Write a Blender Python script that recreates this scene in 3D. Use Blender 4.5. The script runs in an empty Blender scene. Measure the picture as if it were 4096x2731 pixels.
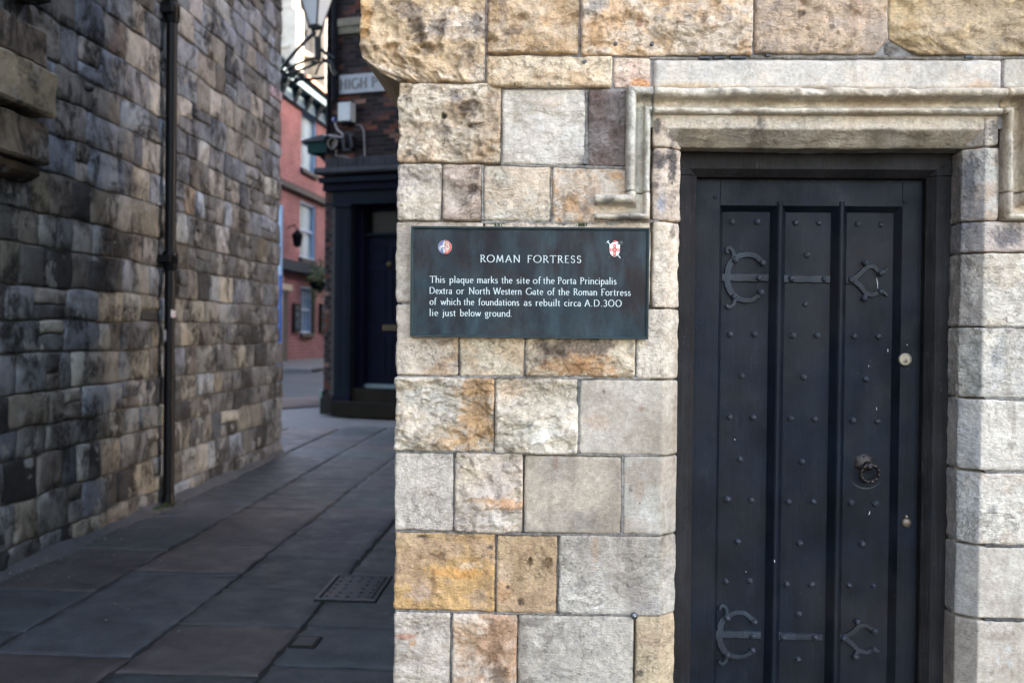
import bpy, math, random
import numpy as np
from mathutils import Vector, Matrix

S = bpy.context.scene
COL = S.collection
RND = random.Random(7)
R = math.radians

# ---------------------------------------------------------------- camera
FPX = 3982.0                      # focal length in pixels of the 4096 px wide photograph (35 mm)
CX, CY = 2048.0, 1365.5
CAM = Vector((0, 0, 1.5))
YAW, PITCH, ROLL = R(2.1), R(0.62), R(0.66)
fwd = Vector((-math.sin(YAW) * math.cos(PITCH), math.cos(YAW) * math.cos(PITCH), -math.sin(PITCH)))
rt0 = Vector((math.cos(YAW), math.sin(YAW), 0))
up0 = rt0.cross(fwd)
rt = rt0 * math.cos(ROLL) + up0 * math.sin(ROLL)
up = up0 * math.cos(ROLL) - rt0 * math.sin(ROLL)
cam_data = bpy.data.cameras.new('camera')
cam = bpy.data.objects.new('camera', cam_data)
COL.objects.link(cam)
m = Matrix((rt, up, -fwd)).transposed().to_4x4()
m.translation = CAM
cam.matrix_world = m
cam_data.sensor_width = 36.0
cam_data.lens = 36.0 * FPX / 4096.0
cam_data.clip_end = 2000.0
cam_data.clip_start = 0.05
cam_data.dof.use_dof = True
cam_data.dof.focus_distance = 2.62
cam_data.dof.aperture_fstop = 3.6
S.camera = cam

# ---------------------------------------------------------------- world, sun, exposure
SUN_EL, SUN_AZ = R(20), R(42)     # azimuth counted from +X towards +Y
sun_dir = Vector((math.cos(SUN_EL) * math.cos(SUN_AZ), math.cos(SUN_EL) * math.sin(SUN_AZ), math.sin(SUN_EL)))
W = bpy.data.worlds.new('World')
S.world = W
W.use_nodes = True
wt = W.node_tree
sky = wt.nodes.new('ShaderNodeTexSky')
sky.sky_type = 'NISHITA'
sky.sun_disc = False
sky.sun_elevation = SUN_EL
sky.sun_rotation = math.pi / 2 - SUN_AZ
sky.air_density = 0.9
sky.dust_density = 1.6
sky.ozone_density = 0.8
wt.nodes['Background'].inputs['Strength'].default_value = 0.15
wt.links.new(sky.outputs[0], wt.nodes['Background'].inputs['Color'])
sl = bpy.data.lights.new('sun', 'SUN')
sl.energy = 4.0
sl.angle = R(0.5)
sl.color = (1.0, 0.93, 0.82)
so = bpy.data.objects.new('sun', sl)
COL.objects.link(so)
so.rotation_euler = sun_dir.to_track_quat('Z', 'Y').to_euler()
vs = S.view_settings
vs.view_transform = 'Standard'
vs.look = 'None'
vs.gamma = 1.0
vs.use_curve_mapping = False
vs.exposure = 3.85
try:
    vs.use_white_balance = True
    vs.white_balance_temperature = 8300
    vs.white_balance_tint = 20
except Exception:
    pass
S.render.film_transparent = False
try:
    S.cycles.max_bounces = 8
    S.cycles.use_denoising = True
except Exception:
    pass

# ---------------------------------------------------------------- geometry helpers
def ray(nx, ny):
    return (fwd + rt * ((nx - CX) / FPX) + up * (-(ny - CY) / FPX))

def proj(X, Y, Z):
    dx, dy, dz = X - CAM.x, Y - CAM.y, Z - CAM.z
    f = dx * fwd.x + dy * fwd.y + dz * fwd.z
    a = dx * rt.x + dy * rt.y + dz * rt.z
    b = dx * up.x + dy * up.y + dz * up.z
    return CX + FPX * a / f, CY - FPX * b / f

def G(nx, ny, z=0.0):
    d = ray(nx, ny)
    t = (z - CAM.z) / d.z
    return CAM + d * t

class Plane:
    """upright plane: origin on the ground, dir along it, n = outward normal towards the viewer"""
    def __init__(s, O, d):
        s.O = Vector((O[0], O[1], 0)); s.d = Vector((d[0], d[1], 0)).normalized()
        s.n = Vector((s.d.y, -s.d.x, 0))
    def px(s, nx, ny, out=0.0):
        r = ray(nx, ny)
        t = (s.O + s.n * out - CAM).dot(s.n) / r.dot(s.n)
        p = CAM + r * t
        return (p - s.O).dot(s.d), p.z
    def pt(s, a, z, out=0.0):
        p = s.O + s.d * a + s.n * out
        return (p.x, p.y, z)
    def rect(s, x0, y0, x1, y1, out=0.0):
        xm, ym = (x0 + x1) / 2, (y0 + y1) / 2
        return s.px(x0, ym, out)[0], s.px(x1, ym, out)[0], s.px(xm, y1, out)[1], s.px(xm, y0, out)[1]

def lin(c, k=1.0):
    return tuple((((v / 255) / 12.92) if v / 255 <= 0.04045 else ((v / 255 + 0.055) / 1.055) ** 2.4) * k for v in c)

def add_obj(name, me, mat, parent=None, smooth=False):
    o = bpy.data.objects.new(name, me)
    COL.objects.link(o)
    if mat is not None and len(me.materials) == 0:
        me.materials.append(mat)
    if parent is not None:
        o.parent = parent
        o.matrix_parent_inverse = PINV[parent.name]
    PINV[o.name] = Matrix.Identity(4)
    return o
PINV = {}

def empty(name, loc, label, cat, group=None, kind=None):
    e = bpy.data.objects.new(name, None)
    COL.objects.link(e)
    e.location = loc
    e.empty_display_size = 0.1
    PINV[e.name] = Matrix.Translation(Vector(loc)).inverted()
    tag(e, label, cat, group, kind)
    return e

def tag(o, label=None, cat=None, group=None, kind=None):
    if label: o['label'] = label
    if cat: o['category'] = cat
    if group: o['group'] = group
    if kind: o['kind'] = kind
    return o

class MB:
    def __init__(s): s.v = []; s.f = []
    def poly(s, pts, faces):
        b = len(s.v); s.v += [tuple(p) for p in pts]; s.f += [tuple(b + i for i in f) for f in faces]
        return s
    def hexa(s, p):   # 8 points: bottom 4 ccw, top 4
        return s.poly(p, [(0, 3, 2, 1), (4, 5, 6, 7), (0, 1, 5, 4), (1, 2, 6, 5), (2, 3, 7, 6), (3, 0, 4, 7)])
    def box(s, x0, x1, y0, y1, z0, z1):
        return s.hexa([(x0, y0, z0), (x1, y0, z0), (x1, y1, z0), (x0, y1, z0), (x0, y0, z1), (x1, y0, z1), (x1, y1, z1), (x0, y1, z1)])
    def pbox(s, P, a0, a1, z0, z1, o0, o1):
        return s.hexa([P.pt(a0, z0, o1), P.pt(a1, z0, o1), P.pt(a1, z0, o0), P.pt(a0, z0, o0), P.pt(a0, z1, o1), P.pt(a1, z1, o1), P.pt(a1, z1, o0), P.pt(a0, z1, o0)])
    def prism(s, base, top):
        n = len(base); b = len(s.v)
        s.v += [tuple(p) for p in base] + [tuple(p) for p in top]
        s.f.append(tuple(b + i for i in reversed(range(n)))); s.f.append(tuple(b + n + i for i in range(n)))
        for i in range(n):
            j = (i + 1) % n
            s.f.append((b + i, b + j, b + n + j, b + n + i))
        return s
    def tube(s, pts, r, n=8, caps=True):
        pts = [Vector(p) for p in pts]
        rr = r if isinstance(r, (list, tuple)) else [r] * len(pts)
        b = len(s.v); prev = None
        for i, p in enumerate(pts):
            t = (pts[min(i + 1, len(pts) - 1)] - pts[max(i - 1, 0)]).normalized()
            if prev is None:
                a = Vector((0, 0, 1)) if abs(t.z) < 0.9 else Vector((1, 0, 0))
                u = t.cross(a).normalized()
            else:
                u = (prev - t * prev.dot(t)).normalized()
            prev = u
            w = t.cross(u)
            for k in range(n):
                a = 2 * math.pi * k / n
                q = p + (u * math.cos(a) + w * math.sin(a)) * rr[i]
                s.v.append(tuple(q))
        for i in range(len(pts) - 1):
            for k in range(n):
                k2 = (k + 1) % n
                s.f.append((b + i * n + k, b + i * n + k2, b + (i + 1) * n + k2, b + (i + 1) * n + k))
        if caps:
            s.f.append(tuple(b + k for k in reversed(range(n))))
            s.f.append(tuple(b + (len(pts) - 1) * n + k for k in range(n)))
        return s
    def lathe(s, c, axis, prof, n=20):
        """prof: (radius, distance along axis)"""
        c = Vector(c); ax = Vector(axis).normalized()
        a = Vector((0, 0, 1)) if abs(ax.z) < 0.9 else Vector((1, 0, 0))
        u = ax.cross(a).normalized(); w = ax.cross(u)
        b = len(s.v)
        for (r, h) in prof:
            for k in range(n):
                t = 2 * math.pi * k / n
                s.v.append(tuple(c + ax * h + (u * math.cos(t) + w * math.sin(t)) * r))
        for i in range(len(prof) - 1):
            for k in range(n):
                k2 = (k + 1) % n
                s.f.append((b + i * n + k, b + i * n + k2, b + (i + 1) * n + k2, b + (i + 1) * n + k))
        s.f.append(tuple(b + k for k in reversed(range(n))))
        s.f.append(tuple(b + (len(prof) - 1) * n + k for k in range(n)))
        return s
    def build(s, name, mat, parent=None, smooth=False, bevel=0.0):
        me = bpy.data.meshes.new(name)
        me.from_pydata(s.v, [], s.f)
        me.validate()
        import bmesh
        bm = bmesh.new(); bm.from_mesh(me)
        bmesh.ops.recalc_face_normals(bm, faces=bm.faces)
        if bevel > 0:
            bmesh.ops.remove_doubles(bm, verts=bm.verts, dist=1e-6)
            es = [e for e in bm.edges if len(e.link_faces) == 2 and e.calc_face_angle(0) > 0.5]
            try:
                bmesh.ops.bevel(bm, geom=es, offset=bevel, segments=2, affect='EDGES', profile=0.5, clamp_overlap=True)
            except Exception:
                pass
        bm.to_mesh(me); bm.free()
        if smooth:
            me.polygons.foreach_set('use_smooth', [True] * len(me.polygons))
            try: me.set_sharp_from_angle(angle=R(40))
            except Exception: pass
        return add_obj(name, me, mat, parent)

# ---------------------------------------------------------------- noise (numpy)
def _h(xi, yi, seed):
    h = (xi.astype(np.int64) * 374761393 + yi.astype(np.int64) * 668265263 + int(seed) * 1274126177) & 0xffffffff
    h = ((h ^ (h >> 13)) * 1274126177) & 0xffffffff
    h = ((h ^ (h >> 15)) * 2246822519) & 0xffffffff
    return ((h ^ (h >> 16)) & 0xffffff) / float(0xffffff)
def vn(x, y, seed=0):
    x = np.asarray(x, float); y = np.asarray(y, float)
    xi = np.floor(x); yi = np.floor(y); fx = x - xi; fy = y - yi
    fx = fx * fx * fx * (fx * (fx * 6 - 15) + 10); fy = fy * fy * fy * (fy * (fy * 6 - 15) + 10)
    a = _h(xi, yi, seed); b = _h(xi + 1, yi, seed); c = _h(xi, yi + 1, seed); d = _h(xi + 1, yi + 1, seed)
    return (a + (b - a) * fx) * (1 - fy) + (c + (d - c) * fx) * fy
def fbm(x, y, seed=0, o=4, g=0.5):
    t = 0; a = 1; s = 0
    for i in range(o):
        t = t + a * (vn(x, y, seed + i * 17) * 2 - 1); s += a; a *= g
        x, y = x * 1.93 * 0.8 - y * 1.93 * 0.6 + 3.1, x * 1.93 * 0.6 + y * 1.93 * 0.8 + 1.7
    return t / s
def ridge(x, y, seed=0, o=4):
    t = 0; a = 1; s = 0
    for i in range(o):
        t = t + a * (1 - np.abs(vn(x, y, seed + i * 13) * 2 - 1)); s += a; a *= 0.5
        x, y = x * 2.0 + 5.3, y * 2.0 + 2.1
    return t / s
def sst(a, b, x):
    t = np.clip((x - a) / (b - a), 0, 1)
    return t * t * (3 - 2 * t)
def pits(x, y, seed, rmin=0.1, rmax=0.35, p=0.5):
    """cell pits, 0..1, 1 in the middle of a hole"""
    xi = np.floor(x); yi = np.floor(y); out = np.zeros_like(x)
    for dx in (-1, 0, 1):
        for dy in (-1, 0, 1):
            cx = xi + dx; cy = yi + dy
            jx = cx + 0.2 + 0.6 * _h(cx, cy, seed); jy = cy + 0.2 + 0.6 * _h(cx, cy, seed + 5)
            r = rmin + (rmax - rmin) * _h(cx, cy, seed + 9) ** 2
            on = _h(cx, cy, seed + 11) < p
            d = np.hypot(x - jx, (y - jy) * (0.8 + 0.8 * _h(cx, cy, seed + 3))) / r
            out = np.maximum(out, np.where(on, 1 - sst(0.45, 1.0, d), 0))
    return out

# ---------------------------------------------------------------- materials
def new_mat(name):
    mt = bpy.data.materials.new(name); mt.use_nodes = True
    return mt, mt.node_tree, mt.node_tree.nodes['Principled BSDF']
class NT:
    def __init__(s, nt): s.nt = nt
    def n(s, t, **k):
        nd = s.nt.nodes.new(t)
        for a, b in k.items():
            if a.startswith('i_'):
                nd.inputs[int(a[2:]) if a[2:].isdigit() else a[2:]].default_value = b
            else: setattr(nd, a, b)
        return nd
    def l(s, a, b): s.nt.links.new(a, b)
    def coord(s, scale=(1, 1, 1), kind='Object'):
        tc = s.n('ShaderNodeTexCoord'); mp = s.n('ShaderNodeMapping'); mp.inputs['Scale'].default_value = scale
        s.l(tc.outputs[kind], mp.inputs[0]); return mp.outputs[0]
    def noise(s, vec, sc, det=4, rough=0.55, dist=0.0):
        nd = s.n('ShaderNodeTexNoise'); nd.inputs['Scale'].default_value = sc; nd.inputs['Detail'].default_value = det
        nd.inputs['Roughness'].default_value = rough; nd.inputs['Distortion'].default_value = dist
        s.l(vec, nd.inputs['Vector']); return nd.outputs['Fac']
    def rng(s, v, a, b, c, d):
        nd = s.n('ShaderNodeMapRange'); nd.inputs[1].default_value = a; nd.inputs[2].default_value = b
        nd.inputs[3].default_value = c; nd.inputs[4].default_value = d
        s.l(v, nd.inputs[0]); return nd.outputs[0]
    def mix(s, f, a, b, mode='MIX'):
        nd = s.n('ShaderNodeMix', data_type='RGBA', blend_type=mode)
        for i, v in ((0, f), (6, a), (7, b)):
            if isinstance(v, (int, float)): nd.inputs[i].default_value = v
            elif isinstance(v, tuple): nd.inputs[i].default_value = (*v[:3], 1)
            else: s.l(v, nd.inputs[i])
        return nd.outputs[2]
    def math(s, op, a, b=None):
        nd = s.n('ShaderNodeMath', operation=op)
        for i, v in ((0, a), (1, b)):
            if v is None: continue
            if isinstance(v, (int, float)): nd.inputs[i].default_value = v
            else: s.l(v, nd.inputs[i])
        return nd.outputs[0]
    def bump(s, h, st, dist, prev=None):
        nd = s.n('ShaderNodeBump'); nd.inputs['Strength'].default_value = st; nd.inputs['Distance'].default_value = dist
        s.l(h, nd.inputs['Height'])
        if prev is not None: s.l(prev, nd.inputs['Normal'])
        return nd.outputs[0]

def mat_limestone():
    mt, nt, b = new_mat('limestone'); t = NT(nt)
    v = t.coord(); at = t.n('ShaderNodeAttribute', attribute_name='Col')
    col = at.outputs['Color']
    col = t.mix(1.0, col, t.mix(t.rng(t.noise(v, 38, 6, 0.65), 0.3, 0.7, 0, 1), (0.86, 0.85, 0.84), (1.14, 1.14, 1.13)), 'MULTIPLY')
    gr = t.noise(v, 420, 3, 0.7)
    col = t.mix(1.0, col, t.mix(t.rng(gr, 0.32, 0.68, 0, 1), (0.93, 0.925, 0.92), (1.05, 1.05, 1.05)), 'MULTIPLY')
    hq = t.noise(v, 95, 5, 0.7)
    col = t.mix(1.0, col, t.mix(t.rng(hq, 0.36, 0.6, 0, 1), (0.88, 0.86, 0.84), (1.16, 1.16, 1.15)), 'MULTIPLY')
    # fine meandering cracks, only where the stone is crazed
    def vein(vec, scale, w, lo, hi, nsc, dist=0.6):
        n_ = t.noise(vec, scale, 7, 0.62, dist)
        a_ = t.math('ABSOLUTE', t.math('SUBTRACT', n_, 0.5))
        return t.math('MULTIPLY', t.rng(a_, 0.0, w, 1, 0), t.rng(t.noise(v, nsc, 2), lo, hi, 0, 1))
    c1 = vein(v, 7, 0.009, 0.47, 0.60, 6)
    c2 = vein(t.coord((1, 1, 2.6)), 15, 0.016, 0.48, 0.60, 9)
    c3 = vein(t.coord((1.8, 1, 1)), 30, 0.022, 0.50, 0.60, 12)
    ck = t.math('MAXIMUM', c1, t.math('MAXIMUM', t.math('MULTIPLY', c2, 0.6), t.math('MULTIPLY', c3, 0.3)))
    al = at.outputs['Alpha']
    ck = t.math('MULTIPLY', ck, t.rng(al, 0.2, 0.9, 0.15, 1.0))
    col = t.mix(t.math('MULTIPLY', ck, 0.40), col, (0.16, 0.135, 0.11))
    # small dark grains
    sp = t.rng(t.noise(v, 160, 2, 0.5), 0.68, 0.74, 0, 0.55)
    sp = t.math('MULTIPLY', sp, t.rng(t.noise(v, 9, 2), 0.45, 0.6, 0, 1))
    col = t.mix(sp, col, (0.12, 0.105, 0.095))
    t.l(col, b.inputs['Base Color'])
    b.inputs['Roughness'].default_value = 0.92
    b.inputs['Specular IOR Level'].default_value = 0.25
    h = t.math('ADD', t.noise(v, 75, 6, 0.68), t.math('MULTIPLY', t.noise(t.coord((1, 1, 3.2)), 60, 3), 0.5))
    h = t.math('MULTIPLY', t.math('SUBTRACT', h, t.math('MULTIPLY', ck, 0.5)), al)
    n1 = t.bump(h, 1.0, 0.012)
    hf = t.math('MULTIPLY', t.noise(v, 190, 4, 0.65), al)
    n1 = t.bump(hf, 0.7, 0.006, n1)
    n2 = t.bump(gr, 0.3, 0.0015, n1)
    t.l(n2, b.inputs['Normal'])
    return mt
M_LIME = mat_limestone()

def mat_simple(name, col, rough=0.7, metal=0.0, nscale=20, amp=0.25, bump=0.0, bscale=40, spec=0.5, bdist=0.004):
    mt, nt, b = new_mat(name); t = NT(nt); v = t.coord()
    n = t.noise(v, nscale, 5, 0.6)
    c = t.mix(1.0, tuple(col), t.mix(t.rng(n, 0.3, 0.7, 0, 1), (1 - amp,) * 3, (1 + amp,) * 3), 'MULTIPLY')
    t.l(c, b.inputs['Base Color'])
    b.inputs['Roughness'].default_value = rough; b.inputs['Metallic'].default_value = metal
    b.inputs['Specular IOR Level'].default_value = spec
    if bump: t.l(t.bump(t.noise(v, bscale, 5, 0.65), bump, bdist), b.inputs['Normal'])
    return mt

def mat_objcol(name, rough, amp, nscale, soot=0.0, lime=0.0, bump=0.5, bscale=30, bdist=0.01, spec=0.3, sootcol=(0.013, 0.012, 0.012), limecol=(0.23, 0.235, 0.235), stretch=(1, 1, 1)):
    mt, nt, b = new_mat(name); t = NT(nt); v = t.coord(stretch)
    oi = t.n('ShaderNodeObjectInfo')
    n = t.noise(v, nscale, 6, 0.65)
    c = t.mix(1.0, oi.outputs['Color'], t.mix(t.rng(n, 0.28, 0.72, 0, 1), (1 - amp,) * 3, (1 + amp,) * 3), 'MULTIPLY')
    if soot:
        q = t.rng(t.noise(v, 3.1, 6, 0.68, 0.6), 0.62 - soot, 0.68 - soot * 0.6, 0, 0.9)
        q = t.math('MULTIPLY', q, t.rng(t.noise(v, 17, 4, 0.7), 0.33, 0.55, 0.3, 1))
        c = t.mix(q, c, sootcol)
    if lime:
        tc = t.n('ShaderNodeTexCoord'); mp = t.n('ShaderNodeMapping'); mp.inputs['Location'].default_value = (7, 3, 5)
        t.l(tc.outputs['Object'], mp.inputs[0])
        q = t.rng(t.noise(mp.outputs[0], 4.4, 6, 0.6, 0.15), 0.70 - lime, 0.75 - lime, 0, 0.7)
        c = t.mix(q, c, limecol)
    t.l(c, b.inputs['Base Color'])
    b.inputs['Roughness'].default_value = rough; b.inputs['Specular IOR Level'].default_value = spec
    t.l(t.bump(t.noise(v, bscale, 6, 0.68), bump, bdist), b.inputs['Normal'])
    return mt

M_MORTAR = mat_simple('mortar', (0.25, 0.24, 0.23), 0.95, 0, 60, 0.35, 0.8, 160)
M_DARKWALL = mat_objcol('weathered_wall_stone', 0.9, 0.38, 9, soot=0.155, lime=0.115, bump=0.8, bscale=22, bdist=0.02)
M_WMORTAR = mat_simple('dark_mortar', (0.085, 0.083, 0.083), 0.95, 0, 14, 0.5, 0.8, 30)
def mat_flag():
    mt, nt, b = new_mat('flagstone'); t = NT(nt); v = t.coord()
    oi = t.n('ShaderNodeObjectInfo')
    c = t.mix(1.0, oi.outputs['Color'], t.mix(t.rng(t.noise(v, 3.5, 7, 0.7, 0.5), 0.3, 0.7, 0, 1), (0.62, 0.62, 0.64), (1.45, 1.45, 1.42)), 'MULTIPLY')
    c = t.mix(t.rng(t.noise(t.coord((1, 1, 1)), 1.6, 6, 0.7, 0.8), 0.52, 0.62, 0, 0.55), c, (0.030, 0.030, 0.033))
    c = t.mix(t.rng(t.noise(v, 34, 5, 0.75), 0.60, 0.68, 0, 0.35), c, (0.13, 0.13, 0.13))
    c = t.mix(t.rng(t.noise(v, 26, 1, 0.4), 0.755, 0.77, 0, 0.5), c, (0.20, 0.21, 0.21))
    t.l(c, b.inputs['Base Color']); b.inputs['Specular IOR Level'].default_value = 0.45
    t.l(t.rng(t.noise(v, 5, 5, 0.65), 0.3, 0.7, 0.42, 0.75), b.inputs['Roughness'])
    t.l(t.bump(t.noise(v, 85, 5, 0.7), 0.5, 0.004, t.bump(t.noise(v, 9, 5, 0.65), 0.6, 0.012)), b.inputs['Normal'])
    return mt
M_FLAG = mat_flag()
M_GRIT = mat_simple('joint_grit', (0.010, 0.009, 0.008), 0.95, 0, 30, 0.4, 0.6, 60)
M_BRICKD = mat_objcol('sooty_brick', 0.9, 0.45, 16, bump=0.7, bscale=45, bdist=0.01, spec=0.1)

# ---------------------------------------------------------------- main wall
D = 2.6
MW = Plane((0, D, 0), (1, 0))      # n = (0,-1,0)
assert MW.n.y < 0
C_CH = 0.042                       # chamfer round the door
REVEAL = 0.066
XL = MW.px(2653, 1500)[0]          # front edge of the left jamb
XR = MW.px(3923, 1765)[0]          # front edge of the right jamb
ZT = MW.px(3300, 517)[1]           # front edge of the lintel

building = empty('stone_building', (0.9, D + 1, 0), 'pale limestone building corner with a black studded door', 'building')

def slin(c, k=1.0):
    r, g, b = lin(c)
    L = 0.3 * r + 0.6 * g + 0.1 * b
    r, g, b = [L + (v - L) * 1.0 for v in (r, g, b)]
    sat = (max(r, g, b) - min(r, g, b)) / max(r, g, b)
    m_ = (r + g) / 2
    r, g, b = r, g * (1 - 0.055 * sat), b * (1 + 0.20 * sat)
    return (r * 1.03 * k, g * 1.01 * k, b * 0.95 * k)
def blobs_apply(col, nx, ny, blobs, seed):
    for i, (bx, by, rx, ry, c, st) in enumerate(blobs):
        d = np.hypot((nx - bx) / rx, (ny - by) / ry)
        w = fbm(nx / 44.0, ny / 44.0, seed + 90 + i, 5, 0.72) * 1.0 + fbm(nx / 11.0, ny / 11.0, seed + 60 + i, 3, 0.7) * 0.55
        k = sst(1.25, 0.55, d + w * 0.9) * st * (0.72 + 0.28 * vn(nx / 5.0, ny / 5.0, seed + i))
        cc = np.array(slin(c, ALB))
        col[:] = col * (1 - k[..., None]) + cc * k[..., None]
ALB = 1.0
BIAS = dict(rough=0.009, ridged=0.008, wave=0.008, flaky=0.003)

def stone(x0, x1, z0, z1, style='plain', base=(210, 195, 170), alt=(195, 175, 150), blobs=(), amp=1.0, proud=0.0, depth=0.10,
          left=None, right=None, jamb=None, soffit=False, res=0.0042, seed=0, rad=0.0035, edge=0.0022, edgeL=None, mixk=0.5,
          name='stone', parent=None, dark=0.25, dirc=(70, 62, 56), y0=0.0, mat=None, chamcol=None):
    """one weathered block in the main wall; jamb 'R'/'L' wraps it round the door opening, soffit wraps its underside"""
    wf = x1 - x0; hf = z1 - z0
    if jamb: rad = 0.002
    cl = C_CH * math.sqrt(2)
    U = wf + (cl + REVEAL if jamb else 0.0)
    V = hf + (cl + REVEAL if soffit else 0.0)
    nu = max(5, int(U / res)); nv = max(5, int(V / res))
    u = np.linspace(0, 1, nu + 1); v = np.linspace(0, 1, nv + 1)
    def snap(a, x):
        a[np.argmin(np.abs(a - x))] = x
    if jamb:
        for q_ in (wf / U, (wf + cl) / U): snap(u, q_ if jamb != 'L' else 1 - q_)
    if soffit:
        for q_ in (wf, ): pass
        for q_ in (hf / V, (hf + cl) / V): snap(v, 1 - q_)
    s, tt = np.meshgrid(u * U, v * V)
    if jamb == 'L': s = U - s          # s measured from the far (outer) end always
    # flat coordinates
    if jamb == 'L': fx = x1 - s
    else: fx = x0 + s
    fz = (z1 - (V - tt)) if soffit else (z0 + tt)
    sx = seed * 1.37; k = 1.0
    # relief
    q = fbm(fx * 9 + sx, fz * 9 - sx, seed, 4) ; q2 = fbm(fx * 34 + sx, fz * 34, seed + 3, 4, 0.6)
    if style == 'rough':
        wx = q2 * 0.35
        h = 0.013 * q + 0.009 * q2 + 0.020 * (ridge(fx * 11 + sx + wx, fz * 17 + q * 0.9, seed + 5, 5) - 0.6) - 0.013 * pits(fx * 24 + q * .8 + wx, fz * 24 + sx + q2 * .3, seed + 7, 0.12, 0.6, 0.35) - 0.012 * sst(0.25, 0.5, fbm(fx * 20 + sx, fz * 26, seed + 71, 4, 0.6))
    elif style == 'ridged':
        a = fx * 0.75 + fz * 0.66; bb = -fx * 0.5 + fz * 0.85
        h = 0.012 * q + 0.026 * (ridge(a * 6 + sx, bb * 17 + 1.2 * q, seed + 5, 4) - 0.62) + 0.006 * q2
    elif style == 'wave':
        h = 0.026 * fbm(fx * 8 + sx, fz * 15, seed + 2, 4) + 0.020 * (ridge(fx * 5 + sx, fz * 12 + q, seed + 5, 3) - 0.6) + 0.004 * q2
    elif style == 'flaky':
        f = fbm(fx * 8 + sx, fz * 13 + sx, seed + 4, 5, 0.55) * 2.2
        st = np.floor(f * 2.2) ; fr = f * 2.2 - st
        h = 0.0085 * (st + sst(0.0, 0.14, fr)) * 0.6 + 0.0045 * q + 0.005 * q2 - 0.006 * pits(fx * 30, fz * 30 + sx, seed + 7, 0.1, 0.35, 0.16)
    elif style == 'layered':
        h = 0.0055 * fbm(fx * 6 + sx, fz * 42 + q, seed + 6, 4) + 0.003 * q + 0.004 * q2
    elif style == 'smooth':
        h = 0.0020 * q + 0.0006 * q2
    else:
        h = 0.0045 * q + 0.0042 * q2 + 0.006 * (ridge(fx * 15 + sx, fz * 20, seed + 5, 3) - 0.6) - 0.004 * pits(fx * 36, fz * 36 + sx, seed + 7, 0.1, 0.3, 0.10)
    h = h * amp + BIAS.get(style, 0.0); h = np.where(h < -0.004, -0.004 + (h + 0.004) * 0.25, h)
    # distance to the edges, in metres
    eU0 = s; eU1 = U - s
    eV0 = tt; eV1 = V - tt
    big = np.full_like(s, 9.0)
    d = np.minimum(np.minimum(eU0, eU1 if not jamb else big), np.minimum(eV0 if not soffit else big, eV1))
    rr = rad * (0.7 + 0.9 * vn(fx * 30, fz * 30, seed + 8))
    k = np.clip(1 - d / rr, 0, 1)
    h = h * np.clip(d / 0.004, 0.8, 1) - rr * (1 - np.sqrt(np.clip(1 - k * k, 0, 1))) * 0.9 + proud
    # hollows where dark scars are
    bx_, by_ = proj(fx, np.full_like(fx, D), fz)
    for i_, (px0, py0, prx, pry, pc, pst) in enumerate(blobs):
        if sum(pc) < 330 and max(prx, pry) < 48 and not jamb and not soffit:
            dd_ = np.hypot((bx_ - px0) / prx, (by_ - py0) / pry) + fbm(bx_ / 30.0, by_ / 30.0, seed + 90 + i_, 3, 0.6) * 0.6
            h = h - 0.010 * pst * sst(1.0, 0.55, dd_)
    # edge wander
    e0 = (edgeL if edgeL is not None else edge)
    wa = lambda q_, sd: (fbm(q_ * 22, q_ * 0 + sd * 3.3, seed + sd, 4, 0.6))
    oU0 = wa(fz, 21) * e0; oU1 = wa(fz, 22) * edge
    oV0 = wa(fx, 23) * edge; oV1 = wa(fx, 24) * edge
    cr = 0.0035
    oU0 = oU0 + cr * (np.exp(-eV0 / 0.004) + np.exp(-eV1 / 0.004)); oU1 = oU1 - cr * (np.exp(-eV0 / 0.004) + np.exp(-eV1 / 0.004))
    ku = s / U; kv = tt / V
    ds = oU0 * (1 - ku) + (oU1 * ku if not jamb else 0)
    dz = oV0 * (1 - kv) * (0 if soffit else 1) + oV1 * kv
    s2 = s + ds
    if left is not None:                # replace the left limit by a function of z
        lf = left(fz); rg = np.full_like(fz, x1)
        s2 = (lf - x0) + ds + (s / U) * (rg - lf)
    if right is not None:
        s2 = s2 + (right(fz) - x1) * (s / U)
    # wrap
    Yo = np.zeros_like(s); nX = np.zeros_like(s); nY = -np.ones_like(s); nZ = np.zeros_like(s)
    Xo = x0 + s2; Zo = fz + dz
    if jamb:
        w = s2 - wf; c1 = np.clip(w, 0, cl) / math.sqrt(2); c2 = np.clip(w - cl, 0, 9)
        bl1 = sst(-0.002, 0.002, w); bl2 = sst(cl - 0.002, cl + 0.002, w)
        ax = np.where(w < 0, s2, wf + c1)
        Yo = c1 + c2
        nX = bl1 * 0.7071 * (1 - bl2) + bl2 * 1.0; nY = -(1 - bl1) - bl1 * 0.7071 * (1 - bl2)
        Xo = x0 + ax
        if jamb == 'L':
            Xo = x1 - ax; nX = -nX
    if soffit:
        w = (z0 - (z1 - (V - tt))); w = (V - hf) - tt       # >0 under the front face
        c1 = np.clip(w, 0, cl) / math.sqrt(2); c2 = np.clip(w - cl, 0, 9)
        bl1 = sst(-0.002, 0.002, w); bl2 = sst(cl - 0.002, cl + 0.002, w)
        Zo = np.where(w < 0, z1 - (V - tt), z0 - c1) + dz
        Yo = c1 + c2
        nZ = -(bl1 * 0.7071 * (1 - bl2) + bl2); nY = -(1 - bl1) - bl1 * 0.7071 * (1 - bl2)
    X = Xo + nX * h; Y = D + y0 + Yo + nY * h; Z = Zo + nZ * h
    # colour
    nx, ny = proj(X, Y, Z)
    if min(base) > 150:
        base = tuple(v_ * 0.78 + w_ * 0.22 for v_, w_ in zip(base, (216, 205, 186))); alt = tuple(v_ * 0.85 + w_ * 0.15 for v_, w_ in zip(alt, (214, 200, 178)))
    cb = np.array(slin(base, ALB)); ca = np.array(slin(alt, ALB))
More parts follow.
